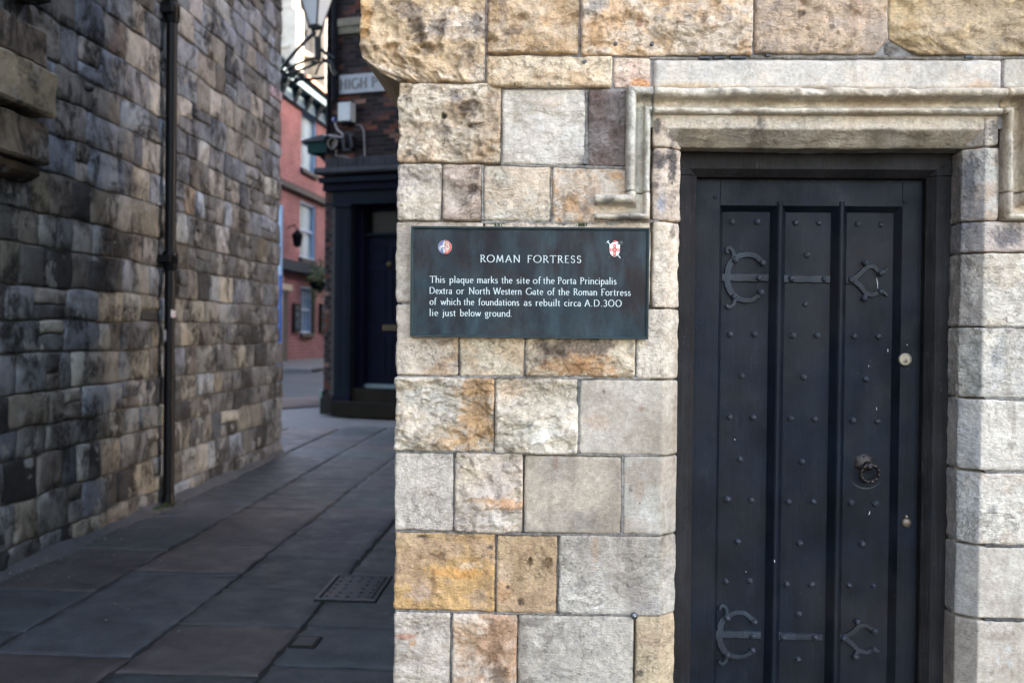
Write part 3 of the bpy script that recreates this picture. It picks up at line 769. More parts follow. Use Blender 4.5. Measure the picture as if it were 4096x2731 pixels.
# ---------------------------------------------------------------- label moulding
PROF = [(0, 0.0), (0.0005, 0.020), (0.001, 0.036), (0.004, 0.047), (0.010, 0.053), (0.017, 0.052), (0.022, 0.046), (0.0242, 0.036), (0.0248, 0.022), (0.0265, 0.007), (0.0310, -0.003), (0.0360, -0.004), (0.0420, -0.002), (0.0460, 0.004),
        (0.0475, 0.014), (0.0488, 0.024), (0.0525, 0.031), (0.0575, 0.031), (0.0620, 0.025), (0.0640, 0.012), (0.0645, 0.0)]
def mould(name, pts, seed, prof=PROF, closed_ends=True, base=(206, 198, 182), alt=(194, 182, 162), wear=1.0, blobs=(), res=0.006, side=1):
    P = [Vector((MW.px(*p)[0], MW.px(*p)[1])) for p in pts]
    # make segments exactly level / plumb
    for i in range(1, len(P)):
        if abs(P[i].x - P[i - 1].x) > abs(P[i].y - P[i - 1].y): P[i].y = P[i - 1].y
        else: P[i].x = P[i - 1].x
    n = len(P)
    seg = [(P[i + 1] - P[i]).normalized() for i in range(n - 1)]
    nor = [Vector((-d.y, d.x)) * side for d in seg]
    mit = []
    for i in range(n):
        if i == 0: mit.append(nor[0])
        elif i == n - 1: mit.append(nor[-1])
        else:
            a, b = nor[i - 1], nor[i]; mit.append((a + b) / (1 + a.dot(b)))
    rows = []
    for i in range(n - 1):
        k = max(2, int((P[i + 1] - P[i]).length / res))
        for j in range(k + (1 if i == n - 2 else 0)):
            t = j / k
            rows.append([((P[i] + mit[i] * w) * (1 - t) + (P[i + 1] + mit[i + 1] * w) * t, h) for (w, h) in prof])
    X = np.array([[c[0].x for c in r] for r in rows]); Z = np.array([[c[0].y for c in r] for r in rows]); H = np.array([[c[1] for c in r] for r in rows])
    er = 1 - wear * np.clip(0.30 * fbm(X * 26, Z * 26, seed, 4, 0.6) + 0.35 * sst(0.15, 0.5, fbm(X * 12, Z * 12, seed + 5, 3)), -0.05, 0.5)
    H2 = H * er + 0.0018 * fbm(X * 90, Z * 90, seed + 7, 3) * (H > 0)
    if closed_ends:
        H2 = np.concatenate([H2[:1] * 0, H2, H2[-1:] * 0]); X = np.concatenate([X[:1], X, X[-1:]]); Z = np.concatenate([Z[:1], Z, Z[-1:]])
    Y = D - H2 + 0.001
    Y[:, 0] = D + 0.02; Y[:, -1] = D + 0.02; Y[0] = np.where(closed_ends, D + 0.02, Y[0]); Y[-1] = np.where(closed_ends, D + 0.02, Y[-1])
    nx, ny = proj(X, Y, Z)
    kk = sst(-0.1, 0.25, fbm(X * 14, Z * 14, seed + 3, 5, 0.6))[..., None]
    col = (np.array(slin(base, ALB)) * (1 - kk) + np.array(slin(alt, ALB)) * kk) * 0.9
    col = col * (1 + 0.15 * fbm(X * 60, Z * 60, seed + 9, 3))[..., None]
    dk = (sst(0.25, 0.45, fbm(X * 30, Z * 30, seed + 11, 5, 0.7)) * 0.28)[..., None]
    col = col * (1 - dk) + np.array(lin((92, 84, 76), ALB)) * dk
    blobs_apply(col, nx, ny, blobs, seed)
    n0, n1 = X.shape
    idx = np.arange(n0 * n1).reshape(n0, n1)
    fa = np.stack([idx[:-1, :-1], idx[:-1, 1:], idx[1:, 1:], idx[1:, :-1]], -1).reshape(-1, 4)
    return np_mesh(name, np.stack([X, Y, Z], -1).reshape(-1, 3), fa, M_LIME, building, col.reshape(-1, 3), alpha=0.45)
mould('label_mould', [(2614, 361), (3997, 366)], 71, side=-1, blobs=[(3300, 410, 700, 14, (150, 134, 110), .6), (3850, 440, 90, 14, (90, 88, 84), .5)])  # brown band along the hollow puts its shade into the colour
mould('label_mould', [(2606, 357), (2503, 356), (2500, 771)], 72, side=1, base=(196, 194, 184), alt=(178, 172, 160), blobs=[(2590, 380, 26, 14, (80, 80, 78), .6)])
mould('label_mould', [(2500, 776), (2500, 783), (2378, 783)], 73, side=1, wear=1.3, blobs=[(2430, 800, 26, 14, (70, 68, 70), .7), (2520, 868, 60, 14, (52, 56, 62), .8)])
mould('label_mould', [(4006, 362), (4118, 362), (4114, 771)], 74, side=-1, base=(206, 196, 176), alt=(196, 180, 154))
mould('label_mould', [(4112, 776), (4112, 783), (4230, 784)], 75, side=-1)

# iron pins in the masonry and the survey stud
M_IRON = mat_simple('old_iron', (0.10, 0.105, 0.11), 0.6, 0.5, 80, 0.3, 0.5, 120)
for (x, y, r_) in [(2462, 178, 8), (2607, 178, 8), (2037, 324, 6), (2338, 252, 9)]:
    a, z = MW.px(x, y)
    MB().lathe((a, D + 0.01, z), (0, -1, 0), [(r_ * 0.00065, 0), (r_ * 0.00065, 0.018), (r_ * 0.0005, 0.022)], 8).build('iron_pin', M_IRON, building, smooth=True)
a, z = MW.px(2537, 2461)
st = MB().lathe((a, D + 0.004, z), (0, -1, 0), [(0.0092, 0), (0.0092, 0.007), (0.0075, 0.0105), (0.003, 0.012)], 20).build('survey_stud', mat_simple('dull_steel', (0.11, 0.12, 0.14), 0.35, 0.8), building, smooth=True)
MB().lathe((a, D - 0.0075, z), (0, -1, 0), [(0.0026, 0), (0.0024, 0.002), (0.001, 0.0032)], 10).build('screw', mat_simple('bright_steel', (0.5, 0.5, 0.52), 0.25, 1.0), st, smooth=True)

# ---------------------------------------------------------------- door
def mat_door(name, col, rough, grain=0.5, chips=0.0):
    mt, nt, b = new_mat(name); t = NT(nt)
    v = t.coord(); vg = t.coord((9, 9, 0.55))
    n = t.noise(v, 7, 6, 0.65); g = t.noise(vg, 28, 5, 0.6)
    c = t.mix(t.rng(n, 0.35, 0.68, 0, 1), tuple(a * 0.6 for a in col), tuple(a * 1.6 for a in col))
    c = t.mix(1.0, c, t.mix(t.rng(t.noise(t.coord((14, 14, 0.35)), 14, 5, 0.7), 0.3, 0.7, 0, 1), (0.7, 0.7, 0.7), (1.45, 1.42, 1.4)), 'MULTIPLY')
    c = t.mix(t.rng(t.noise(v, 3.0, 3, 0.6), 0.5, 0.68, 0, 0.35), c, (0.030, 0.026, 0.026))
    sp = t.rng(t.noise(v, 210, 2, 0.6), 0.745, 0.77, 0, 0.6)
    c = t.mix(sp, c, (0.22, 0.21, 0.20))
    dust = t.rng(t.noise(t.coord((1, 1, 0.3)), 22, 6, 0.7), 0.58, 0.75, 0, 0.25)
    c = t.mix(dust, c, (0.03, 0.04, 0.05))
    if chips:
        q = t.rng(t.noise(t.coord((2.2, 2.2, 0.5)), 70, 4, 0.7), 0.64, 0.70, 0, chips)
        c = t.mix(q, c, (0.16, 0.145, 0.135))
    t.l(c, b.inputs['Base Color'])
    t.l(t.rng(t.noise(v, 12, 4), 0.3, 0.7, rough - 0.1, rough + 0.15), b.inputs['Roughness'])
    b.inputs['Specular IOR Level'].default_value = 0.15
    n1 = t.bump(g, grain, 0.003)
    n2 = t.bump(t.noise(v, 38, 5, 0.6), 0.3, 0.003, n1)
    t.l(n2, b.inputs['Normal'])
    return mt
M_LEAF = mat_door('blue_black_door_paint', (0.0026, 0.0056, 0.0104), 0.55, 0.35)
M_FRAME = mat_door('worn_black_frame_paint', (0.0125, 0.0120, 0.0130), 0.6, 0.8, chips=0.35)
M_DIRON = mat_door('painted_ironwork', (0.0185, 0.0250, 0.0330), 0.48, 0.1)

YF = D + C_CH + REVEAL + 0.0         # front of the timber frame
YB = YF + 0.024                       # back of its bevel
YL = YF + 0.050                       # face of the door leaf
YP = YL + 0.024                       # face of the panels
PF = Plane((0, YF, 0), (1, 0)); PL = Plane((0, YL, 0), (1, 0)); PP = Plane((0, YP, 0), (1, 0)); PB = Plane((0, YB, 0), (1, 0))
def xat(P, x, y=1400): return P.px(x, y)[0]
def zat(P, y, x=3250): return P.px(x, y)[1]
frame = None
# timber frame: two posts and a head; sections in X,Y
xfl0 = XL + C_CH - 0.012; xfl1 = xat(PF, 2752, 1400); xfl2 = xat(PB, 2777, 1400)
xfr0 = XR - C_CH + 0.012; xfr1 = xat(PF, 3737, 1400); xfr2 = xat(PB, 3694, 1400)
zf1 = zat(PF, 677); zf2 = zat(PB, 712)
def vprism(sec, z0, z1):
    return MB().prism([(x, y, z0) for x, y in sec], [(x, y, z1) for x, y in sec])
BK = YP + 0.03
zt_in = ZT - C_CH + 0.012
door_frame = vprism([(xfl0, YF), (xfl1, YF), (xfl2, YB), (xfl2, BK), (xfl0, BK)], 0.0, zat(PF, 703)).build('door_frame', M_FRAME, building, bevel=0.0012)
vprism([(xfr0, YF), (xfr1, YF), (xfr2, YB), (xfr2, BK), (xfr0, BK)], 0.0, zat(PF, 703)).build('post', M_FRAME, door_frame, bevel=0.0012)
b = MB()
sec = [(YF, zt_in), (YF, zf1), (YB, zf2), (BK, zf2), (BK, zt_in)]
b.prism([(xfl0, y, z) for y, z in sec], [(xfr0, y, z) for y, z in sec])
b.build('head', M_FRAME, door_frame, bevel=0.0012)
zh = zat(PF, 703) + 0.0015
for s_, xa, xb, xo in ((1, xfl1, xfl2, xfl0), (-1, xfr1, xfr2, xfr0)):
    q = MB(); z1_ = zf1 + 0.003
    sec = [(xo, YF - 0.0006), (xa, YF - 0.0006), (xb, YB - 0.0006), (xb, BK), (xo, BK)]
    if s_ < 0: sec = sec[::-1]
    q.prism([(x, y, zh) for x, y in sec], [(x, y, z1_) for x, y in sec])
    q.build('corner_block', M_FRAME, door_frame, bevel=0.0006)
for (x, y) in [(2736, 663), (3772, 665)]:
    a, z = PF.px(x, y)
    MB().lathe((a, YF, z), (0, -1, 0), [(0.0052, 0), (0.0052, 0.001), (0.004, 0.002)], 14).build('peg', M_FRAME, door_frame, smooth=True)

# leaf
zleaf = zat(PL, 716)
door = vprism([(xat(PL, 2777) - 0.03, YL), (xat(PL, 2872) - 0.0, YL), (xat(PL, 2872) + 0.012, YP + 0.001), (xat(PL, 2872) + 0.012, BK - 0.002), (xat(PL, 2777) - 0.03, BK - 0.002)], 0.03, zleaf).build('door', M_LEAF, building, bevel=0.0008)
door['label'] = 'black studded three-panel door with ring knocker'
xs_r = xat(PL, 3602)
vprism([(xs_r, YL), (xat(PL, 3684), YL), (xat(PL, 3684), BK - 0.002), (xs_r - 0.017, BK - 0.002), (xs_r - 0.017, YP + 0.001)], 0.03, zleaf).build('stile', M_LEAF, door, bevel=0.0008)
xr0, xr1 = xat(PL, 2895, 800), xat(PL, 3590, 800)
zr0 = zat(PL, 824)
sec = [(YL + 0.0005, zleaf - 0.0005), (YL + 0.0005, zr0), (YP + 0.001, zr0 - 0.016), (BK - 0.004, zr0 - 0.016), (BK - 0.004, zleaf - 0.0005)]
MB().prism([(xat(PL, 2872) + 0.001, y, z) for y, z in sec], [(xs_r - 0.001, y, z) for y, z in sec]).build('top_rail', M_LEAF, door, bevel=0.0008)
for (xa, xb) in ((3103, 3121), (3350, 3368)):
    a, b_ = xat(PL, xa), xat(PL, xb)
    vprism([(a, YL - 0.001), (a + 0.004, YL - 0.0035), (b_ - 0.004, YL - 0.0035), (b_, YL - 0.001), (b_ + 0.016, YP + 0.001), (b_ + 0.016, BK - 0.006), (a - 0.017, BK - 0.006), (a - 0.017, YP + 0.001)], 0.03, zr0 + 0.012).build('mullion', M_LEAF, door, bevel=0.0006)
def slab(name, x0, x1, z0, z1, y, seed):
    n0, n1 = max(4, int((x1 - x0) / 0.012)), max(4, int((z1 - z0) / 0.012))
    X, Z = np.meshgrid(np.linspace(x0, x1, n0), np.linspace(z0, z1, n1))
    Y = y + 0.0016 * fbm(X * 7, Z * 2.2, seed, 3) + 0.0004 * fbm(X * 80, Z * 8, seed + 1, 2)
    idx = np.arange(X.size).reshape(X.shape)
    fa = np.stack([idx[:-1, :-1], idx[:-1, 1:], idx[1:, 1:], idx[1:, :-1]], -1).reshape(-1, 4)
    vt = np.stack([X, Y, Z], -1).reshape(-1, 3)
    return np_mesh(name, vt, fa, M_LEAF, door)
px_ = [xat(PL, 2872), xat(PL, 3112), xat(PL, 3360), xat(PL, 3602)]
for i in range(3):
    slab('panel', px_[i] - 0.0 + 0.002, px_[i + 1] - 0.002, 0.03, zr0 + 0.005, YP, 40 + i)
MB().box(xat(PL, 2777) - 0.03, xat(PL, 3684), BK - 0.001, BK + 0.03, 0.02, zleaf).build('backing_board', M_LEAF, door)
MB().box(xfl0, xfr0, YF + 0.002, D + 0.5, -0.01, 0.028).build('threshold', M_MASS, building)
# pegs and hairline joints of the leaf
for (x, y) in [(3115, 811), (3365, 816), (3619, 808), (2860, 790)]:
    a, z = PL.px(x, y)
    MB().lathe((a, YL, z), (0, -1, 0), [(0.0045, -0.002), (0.0045, 0.003), (0.003, 0.0045)], 12).build('peg', M_LEAF, door, smooth=True)
M_GAP = mat_simple('joint_shadow_gap', (0.004, 0.004, 0.005), 0.9)
# studs
Z6 = lambda x, y: (2650 + x / 1.96, 550 + y / 1.96)
Z7 = lambda x, y: (2650 + x / 1.96, 1250 + y / 1.96)
Z8 = lambda x, y: (2650 + x / 1.96, 1931 + y / 1.96)
studs = [Z6(*p) for p in [(545, 662), (742, 662), (1043, 667), (1227, 672), (1527, 677), (1713, 685), (1133, 920), (1118, 1306), (530, 1543), (720, 1540), (1020, 1550), (1210, 1550), (1500, 1555), (1693, 1560)]]
studs += [Z7(*p) for p in [(622, 495), (1107, 505), (1592, 520), (525, 818), (712, 820), (1003, 828), (1192, 832), (1490, 845), (1683, 850), (607, 1147), (1090, 1163), (508, 1462), (695, 1468), (987, 1480), (1183, 1480), (1475, 1487), (1667, 1494)]]
studs += [Z8(*p) for p in [(588, 458), (1075, 470), (1567, 478), (495, 768), (685, 765), (972, 790), (1167, 793), (1463, 800), (1653, 805), (1067, 1025), (1062, 1380)]]
strap_studs = [Z6(*p) for p in [(750, 1100), (1005, 1108), (1262, 1110), (1473, 1117), (565, 962), (555, 1245), (780, 985), (765, 1212), (1582, 985), (1575, 1262), (1705, 1062), (1705, 1210)]]
strap_studs += [Z8(*p) for p in [(703, 1190), (943, 1200), (1190, 1200), (1412, 1208), (503, 1050), (505, 1340), (715, 1080), (703, 1302), (1520, 1078), (1508, 1352), (1655, 1152), (1652, 1296)]]
def stud_mesh(k):
    r_ = random.Random(k); n = 7
    v = []; f = []
    for (rad_, h) in ((1.0, 0.0), (0.95, 0.25), (0.62, 0.62)):
        for j in range(n):
            a = 2 * math.pi * (j + 0.2 * r_.random()) / n
            q = rad_ * r_.uniform(0.85, 1.12)
            v.append((math.cos(a) * q, -h * r_.uniform(0.9, 1.1), math.sin(a) * q * 0.98))
    v.append((r_.uniform(-0.12, 0.12), -0.85, 0.15 + r_.uniform(-0.1, 0.1)))
    for i in range(2):
        for j in range(n): f.append((i * n + j, i * n + (j + 1) % n, (i + 1) * n + (j + 1) % n, (i + 1) * n + j))
    for j in range(n): f.append((2 * n + j, 2 * n + (j + 1) % n, 3 * n))
    me = bpy.data.meshes.new('stud'); me.from_pydata(v, [], f); me.materials.append(M_DIRON); me.update()
    import bmesh
    bm = bmesh.new(); bm.from_mesh(me); bmesh.ops.recalc_face_normals(bm, faces=bm.faces); bm.to_mesh(me); bm.free()
    return me
M_STUD = mat_simple('painted_stud_iron', (0.030, 0.037, 0.046), 0.45, 0, 60, 0.3, 0.3, 200)
SM = [stud_mesh(k) for k in range(5)]
for q_ in SM: q_.materials.clear(); q_.materials.append(M_STUD)
for i, (x, y) in enumerate(studs + strap_studs):
    a, z = PP.px(x, y)
    o = add_obj('stud', SM[i % 5], None, door)
    lift = 0.0 if i < len(studs) else 0.008
    o.location = (a, YP - lift + 0.001, z)
    s_ = 0.0092 * RND.uniform(0.9, 1.12)
    o.scale = (s_, s_ * 1.7, s_); o.rotation_euler = (0, RND.uniform(-.5, .5), 0)

# wrought straps
def ribbon(mbd, pts, zoom, w, th=0.009, lift=0.0):
    """domed iron strap along zoomed pixel points; w half width in zoomed px (one or a list)"""
    P = []
    for p in pts:
        a, z = PP.px(*zoom(*p)); P.append((a, z))
    ws = w if isinstance(w, (list, tuple)) else [w] * len(P)
    # smooth the path
    n = len(P); T = np.arange(n)
    tt = np.linspace(0, n - 1, (n - 1) * 6 + 1)
    def cr(vals):
        out = []
        for t in tt:
            i = min(int(t), n - 2); f = t - i
            p0 = vals[max(i - 1, 0)]; p1 = vals[i]; p2 = vals[i + 1]; p3 = vals[min(i + 2, n - 1)]
            out.append(0.5 * ((2 * p1) + (-p0 + p2) * f + (2 * p0 - 5 * p1 + 4 * p2 - p3) * f * f + (-p0 + 3 * p1 - 3 * p2 + p3) * f ** 3))
        return out
    xs = cr([p[0] for p in P]); zs = cr([p[1] for p in P]); wl = np.interp(tt, T, ws)
    prof = [(-1, 0.0), (-0.97, 0.6), (-0.80, 0.95), (0, 1.0), (0.80, 0.95), (0.97, 0.6), (1, 0.0)]
    base = len(mbd.v); m_ = len(xs)
    for i in range(m_):
        x0, z0 = xs[max(i - 1, 0)], zs[max(i - 1, 0)]; x1, z1 = xs[min(i + 1, m_ - 1)], zs[min(i + 1, m_ - 1)]
        l = math.hypot(x1 - x0, z1 - z0) or 1; px, pz = -(z1 - z0) / l, (x1 - x0) / l
        hw = wl[i] * 1.08 / 1.96 * 0.00069 * (1 + 0.08 * math.sin(i * 1.7))
        for (f, h) in prof:
            mbd.v.append((xs[i] + px * f * hw, YP + 0.001 - lift - h * th, zs[i] + pz * f * hw))
    k = len(prof)
    for i in range(m_ - 1):
        for j in range(k - 1):
            mbd.f.append((base + i * k + j, base + i * k + j + 1, base + (i + 1) * k + j + 1, base + (i + 1) * k + j))
    mbd.f.append(tuple(base + j for j in range(k))); mbd.f.append(tuple(base + (m_ - 1) * k + j for j in reversed(range(k))))
for zoom, A_ in ((Z6, dict(
        c=[([(462, 1098), (640, 1099), (826, 1100)], [30, 32, 30]),
           ([(505, 1085), (520, 1010), (560, 950), (630, 922), (700, 922), (750, 950), (790, 995)], [26, 26, 24, 22, 22, 20, 24]),
           ([(562, 952), (552, 900), (528, 868), (505, 872), (503, 898), (518, 905)], [16, 15, 14, 13, 12, 9]),
           ([(500, 1110), (518, 1180), (556, 1240), (620, 1272), (690, 1275), (740, 1245), (785, 1215)], [26, 26, 24, 22, 20, 18, 22]),
           ([(556, 1245), (562, 1285), (545, 1318), (515, 1328), (497, 1310)], [14, 14, 14, 14, 12])],
        m=[([(948, 1108), (1120, 1110), (1308, 1112)], [30, 28, 30])],
        f=[([(1434, 1118), (1470, 1118), (1520, 1104)], [28, 28, 24]),
           ([(1500, 1110), (1555, 1060), (1600, 1020), (1650, 1015), (1690, 1050), (1725, 1058), (1762, 1018)], [22, 20, 18, 18, 18, 18, 5]),
           ([(1605, 1020), (1588, 995), (1572, 968)], [14, 14, 20]),
           ([(1490, 1122), (1545, 1165), (1585, 1215), (1630, 1235), (1675, 1222), (1715, 1208), (1760, 1244)], [22, 20, 18, 18, 18, 18, 5]),
           ([(1592, 1222), (1580, 1250), (1572, 1280)], [14, 16, 20])])),
    (Z8, dict(
        c=[([(398, 1180), (560, 1182), (768, 1188)], [30, 28, 28]),
           ([(448, 1165), (455, 1100), (498, 1050), (560, 1015), (630, 1012), (680, 1045), (725, 1085)], [26, 26, 22, 18, 18, 18, 22]),
           ([(503, 1042), (500, 985), (475, 958), (452, 962), (450, 985)], [14, 13, 12, 11, 9]),
           ([(440, 1195), (462, 1280), (508, 1335), (570, 1354), (640, 1348), (718, 1302)], [26, 26, 22, 18, 14, 22]),
           ([(498, 1342), (495, 1385), (470, 1408), (448, 1400), (442, 1380)], [14, 13, 12, 11, 9])],
        m=[([(892, 1195), (1070, 1200), (1252, 1204)], [28, 24, 28])],
        f=[([(1378, 1206), (1410, 1206), (1450, 1190)], [26, 26, 22]),
           ([(1430, 1198), (1495, 1160), (1540, 1116), (1590, 1112), (1635, 1140), (1680, 1160)], [20, 20, 18, 16, 16, 16]),
           ([(1540, 1118), (1528, 1092), (1518, 1062)], [14, 16, 20]),
           ([(1430, 1210), (1490, 1262), (1530, 1302), (1590, 1322), (1640, 1304), (1692, 1312)], [20, 20, 18, 16, 16, 12]),
           ([(1525, 1302), (1515, 1330), (1508, 1362)], [14, 16, 20])]))):
    for nm, key in (('hinge_scroll', 'c'), ('hinge_strap', 'm'), ('hinge_fork', 'f')):
        q = MB()
        for i, (pts, w) in enumerate(A_[key]): ribbon(q, pts, zoom, w, th=0.0085 + 0.0005 * i)
        q.build(nm, M_DIRON, door, smooth=True)

# ring knocker
M_RING = mat_simple('rusty_black_iron', (0.030, 0.024, 0.023), 0.38, 0.6, 90, 0.5, 0.4, 200)
kx, kz = PP.px(3455, 1850)
q = MB()
n = 40; prof_r = [1 + 0.10 * abs(math.sin(k * math.pi / n * 6)) for k in range(n)]
base = len(q.v)
for (rs, h) in ((0.0235, 0.0), (0.0235, 0.003), (0.019, 0.0065), (0.012, 0.009), (0.004, 0.0095)):
    for k in range(n):
        a = 2 * math.pi * k / n
        rr_ = rs * (prof_r[k] if rs > 0.015 else 1)
        q.v.append((kx + rr_ * math.cos(a), YP + 0.001 - h, kz + rr_ * math.sin(a)))
for i in range(4):
    for k in range(n): q.f.append((i * n + k, i * n + (k + 1) % n, (i + 1) * n + (k + 1) % n, (i + 1) * n + k))
q.f.append(tuple(4 * n + k for k in range(n)))
kn = q.build('knocker_plate', M_RING, door, smooth=True)
for ang in (95, 215, 285):
    MB().lathe((kx + 0.0175 * math.cos(R(ang)), YP - 0.006, kz + 0.0175 * math.sin(R(ang))), (0, -1, 0), [(0.0032, -0.002), (0.003, 0.002), (0.0015, 0.0035)], 8).build('rivet', M_RING, door, smooth=True)
b = MB()
b.tube([(kx + 0.006, YP - 0.006, kz - 0.002), (kx + 0.007, YP - 0.018, kz - 0.006), (kx + 0.008, YP - 0.030, kz - 0.010), (kx + 0.008, YP - 0.034, kz - 0.013)], [0.009, 0.0085, 0.009, 0.005], 12)
b.build('knocker_boss', M_RING, door, smooth=True)
b = MB(); N = 72; rc = 0.0240; cx_, cz_ = kx + 0.0095, kz - 0.026
ringpts = []
for i in range(N):
    a = 2 * math.pi * i / N; ringpts.append(Vector((cx_ + rc * math.cos(a), YP - 0.022 + 0.006 * math.sin(a) * -1, cz_ + rc * math.sin(a))))
k = 10; base = 0
for i in range(N):
    a = 2 * math.pi * i / N
    rad_dir = Vector((math.cos(a), 0, math.sin(a))); fr = Vector((0, -1, 0))
    for j in range(k):
        t = 2 * math.pi * j / k
        rr_ = 0.0050 * (1 + 0.20 * math.cos(2 * t + i * 1.05))
        p = ringpts[i] + (rad_dir * math.cos(t) + fr * math.sin(t)) * rr_
        b.v.append(tuple(p))
for i in range(N):
    i2 = (i + 1) % N
    for j in range(k): b.f.append((i * k + j, i * k + (j + 1) % k, i2 * k + (j + 1) % k, i2 * k + j))
b.build('knocker_ring', M_RING, door, smooth=True)
# arc worn into the paint by the ring
q = MB(); M_WEAR = mat_simple('worn_paint_arc', (0.030, 0.036, 0.043), 0.6, 0, 90, 0.5)
for i in range(24):
    pass
ar = []
for i in range(25):
    a = R(205 + 130 * i / 24); wdt = 0.0035 * math.sin(math.pi * i / 24) + 0.0002
    ar.append((kx + 0.006 + 0.047 * math.cos(a), kz - 0.026 + 0.043 * math.sin(a), wdt, a))
for i in range(24):
    x0, z0, w0, a0_ = ar[i]; x1, z1, w1, a1_ = ar[i + 1]
    q.poly([(x0, YP - 0.0022, z0), (x1, YP - 0.0022, z1), (x1 + math.cos(a1_) * w1, YP - 0.0018, z1 + math.sin(a1_) * w1), (x0 + math.cos(a0_) * w0, YP - 0.0018, z0 + math.sin(a0_) * w0)], [(0, 1, 2, 3)])
q.build('wear_mark', M_WEAR, door)

# lock cylinder and key escutcheon
M_BRASS = mat_simple('worn_brass', (0.20, 0.175, 0.135), 0.42, 0.5, 120, 0.2)
M_BRASS2 = mat_simple('dull_brass', (0.14, 0.105, 0.080), 0.45, 0.5, 120, 0.25)
a, z = PL.px(3617, 1437)
lk = MB().lathe((a, YL - 0.001, z), (0, -1, 0), [(0.0180, 0), (0.0180, 0.006), (0.0165, 0.009), (0.0145, 0.0095), (0.0135, 0.0078), (0.001, 0.0078)], 32).build('lock_cylinder', M_BRASS, door, smooth=True)
MB().lathe((a + 0.0005, YL - 0.0085, z - 0.004), (0, -1, 0), [(0.0058, 0), (0.0058, 0.0012), (0.0045, 0.0018)], 20).build('key_plug', M_BRASS2, door, smooth=True)
MB().box(a - 0.0003, a + 0.0013, YL - 0.0107, YL - 0.0100, z - 0.0075, z - 0.0005).build('keyhole', M_GAP, door)
a, z = PL.px(3624, 2089)
MB().lathe((a, YL - 0.001, z), (0, -1, 0), [(0.0128, 0), (0.0128, 0.003), (0.0105, 0.0058), (0.005, 0.0075), (0.001, 0.0078)], 28).build('escutcheon_cover', M_BRASS2, door, smooth=True)
MB().lathe((a, YL - 0.001, z + 0.0165), (0, -1, 0), [(0.0048, 0), (0.0048, 0.003), (0.003, 0.006), (0.001, 0.0068)], 14).build('escutcheon_pin', M_BRASS, door, smooth=True)
# paint drips / droppings
M_WHITE = mat_simple('white_splash', (0.7, 0.7, 0.7), 0.7)
for (x0, y0, x1, y1, P_, yy) in [(3506, 1112, 3511, 1154, PP, YP), (3550, 1395, 3551, 1408, PP, YP), (3505, 1628, 3506, 1640, PP, YP), (3479, 2043, 3475, 2058, PP, YP), (3096, 2236, 3097, 2248, PL, YL - .0025), (2938, 1754, 2939, 1760, PP, YP), (3474, 1461, 3474, 1466, PP, YP), (2983, 2283, 2984, 2288, PP, YP), (3627, 1376, 3628, 1382, PL, YL)]:
    p0 = P_.px(x0, y0); p1 = P_.px(x1, y1)
    MB().tube([(p0[0], yy - 0.001, p0[1]), ((p0[0] + p1[0]) / 2 + 0.0005, yy - 0.001, (p0[1] + p1[1]) / 2), (p1[0], yy - 0.001, p1[1])], [0.0004, 0.0009, 0.0004], 6).build('paint_splash', M_WHITE, door)

# ---------------------------------------------------------------- plaque
YQ = D - 0.030
PQ = Plane((0, YQ, 0), (1, 0))
def mat_bronze():
    mt, nt, b = new_mat('patinated_bronze'); t = NT(nt)
    v = t.coord(); vs_ = t.coord((1, 1, 0.28))
    n = t.noise(v, 7.5, 6, 0.7, 0.8)
    c = t.mix(t.rng(n, 0.36, 0.64, 0, 1), (0.0165, 0.0090, 0.0105), (0.0090, 0.0215, 0.0285))
    c = t.mix(t.rng(t.noise(vs_, 14, 6, 0.7), 0.44, 0.66, 0, 0.85), c, (0.027, 0.055, 0.066))
    c = t.mix(t.rng(t.noise(v, 4.2, 5, 0.6), 0.54, 0.66, 0, 0.85), c, (0.013, 0.007, 0.0075))
    c = t.mix(t.rng(t.noise(v, 260, 2, 0.6), 0.7, 0.76, 0, 0.35), c, (0.12, 0.17, 0.18))
    t.l(c, b.inputs['Base Color'])
    b.inputs['Metallic'].default_value = 0.1; b.inputs['Specular IOR Level'].default_value = 0.22
    t.l(t.rng(t.noise(v, 9, 5), 0.3, 0.7, 0.42, 0.66), b.inputs['Roughness'])
    t.l(t.bump(t.noise(v, 230, 4, 0.7), 0.25, 0.001, t.bump(t.noise(v, 5, 2), 0.25, 0.01)), b.inputs['Normal'])
    return mt
M_BRONZE = mat_bronze()
qa0, qa1, qz0, qz1 = PQ.rect(1641, 907, 2597, 1352)
plaque = empty('plaque', ((qa0 + qa1) / 2, D, qz0), 'dark bronze ROMAN FORTRESS plaque fixed on the pale stone wall', 'plaque')
fr = 0.0062
MB().box(qa0 + fr, qa1 - fr, YQ + 0.005, D - 0.004, qz0 + fr, qz1 - fr).build('plate', M_BRONZE, plaque)
# frame: moulded border
def qring(off, y): return [(qa0 + off, y, qz0 + off), (qa1 - off, y, qz0 + off), (qa1 - off, y, qz1 - off), (qa0 + off, y, qz1 - off)]
rings = [qring(0, D - 0.004), qring(0, YQ + 0.003), qring(0.0008, YQ), qring(0.003, YQ), qring(0.0036, YQ + 0.0018), qring(0.0044, YQ + 0.0018), qring(0.005, YQ), qring(0.0064, YQ + 0.0005), qring(0.0078, YQ + 0.0052)]
q = MB()
for r_ in rings: q.v += r_
for i in range(len(rings) - 1):
    for k in range(4): q.f.append((i * 4 + k, i * 4 + (k + 1) % 4, (i + 1) * 4 + (k + 1) % 4, (i + 1) * 4 + k))
q.build('border', mat_simple('green_bronze_border', (0.016, 0.034, 0.038), 0.45, 0.1, 40, 0.4, 0.2, 120, spec=0.3), plaque)
YT = YQ + 0.0046     # front of the letters

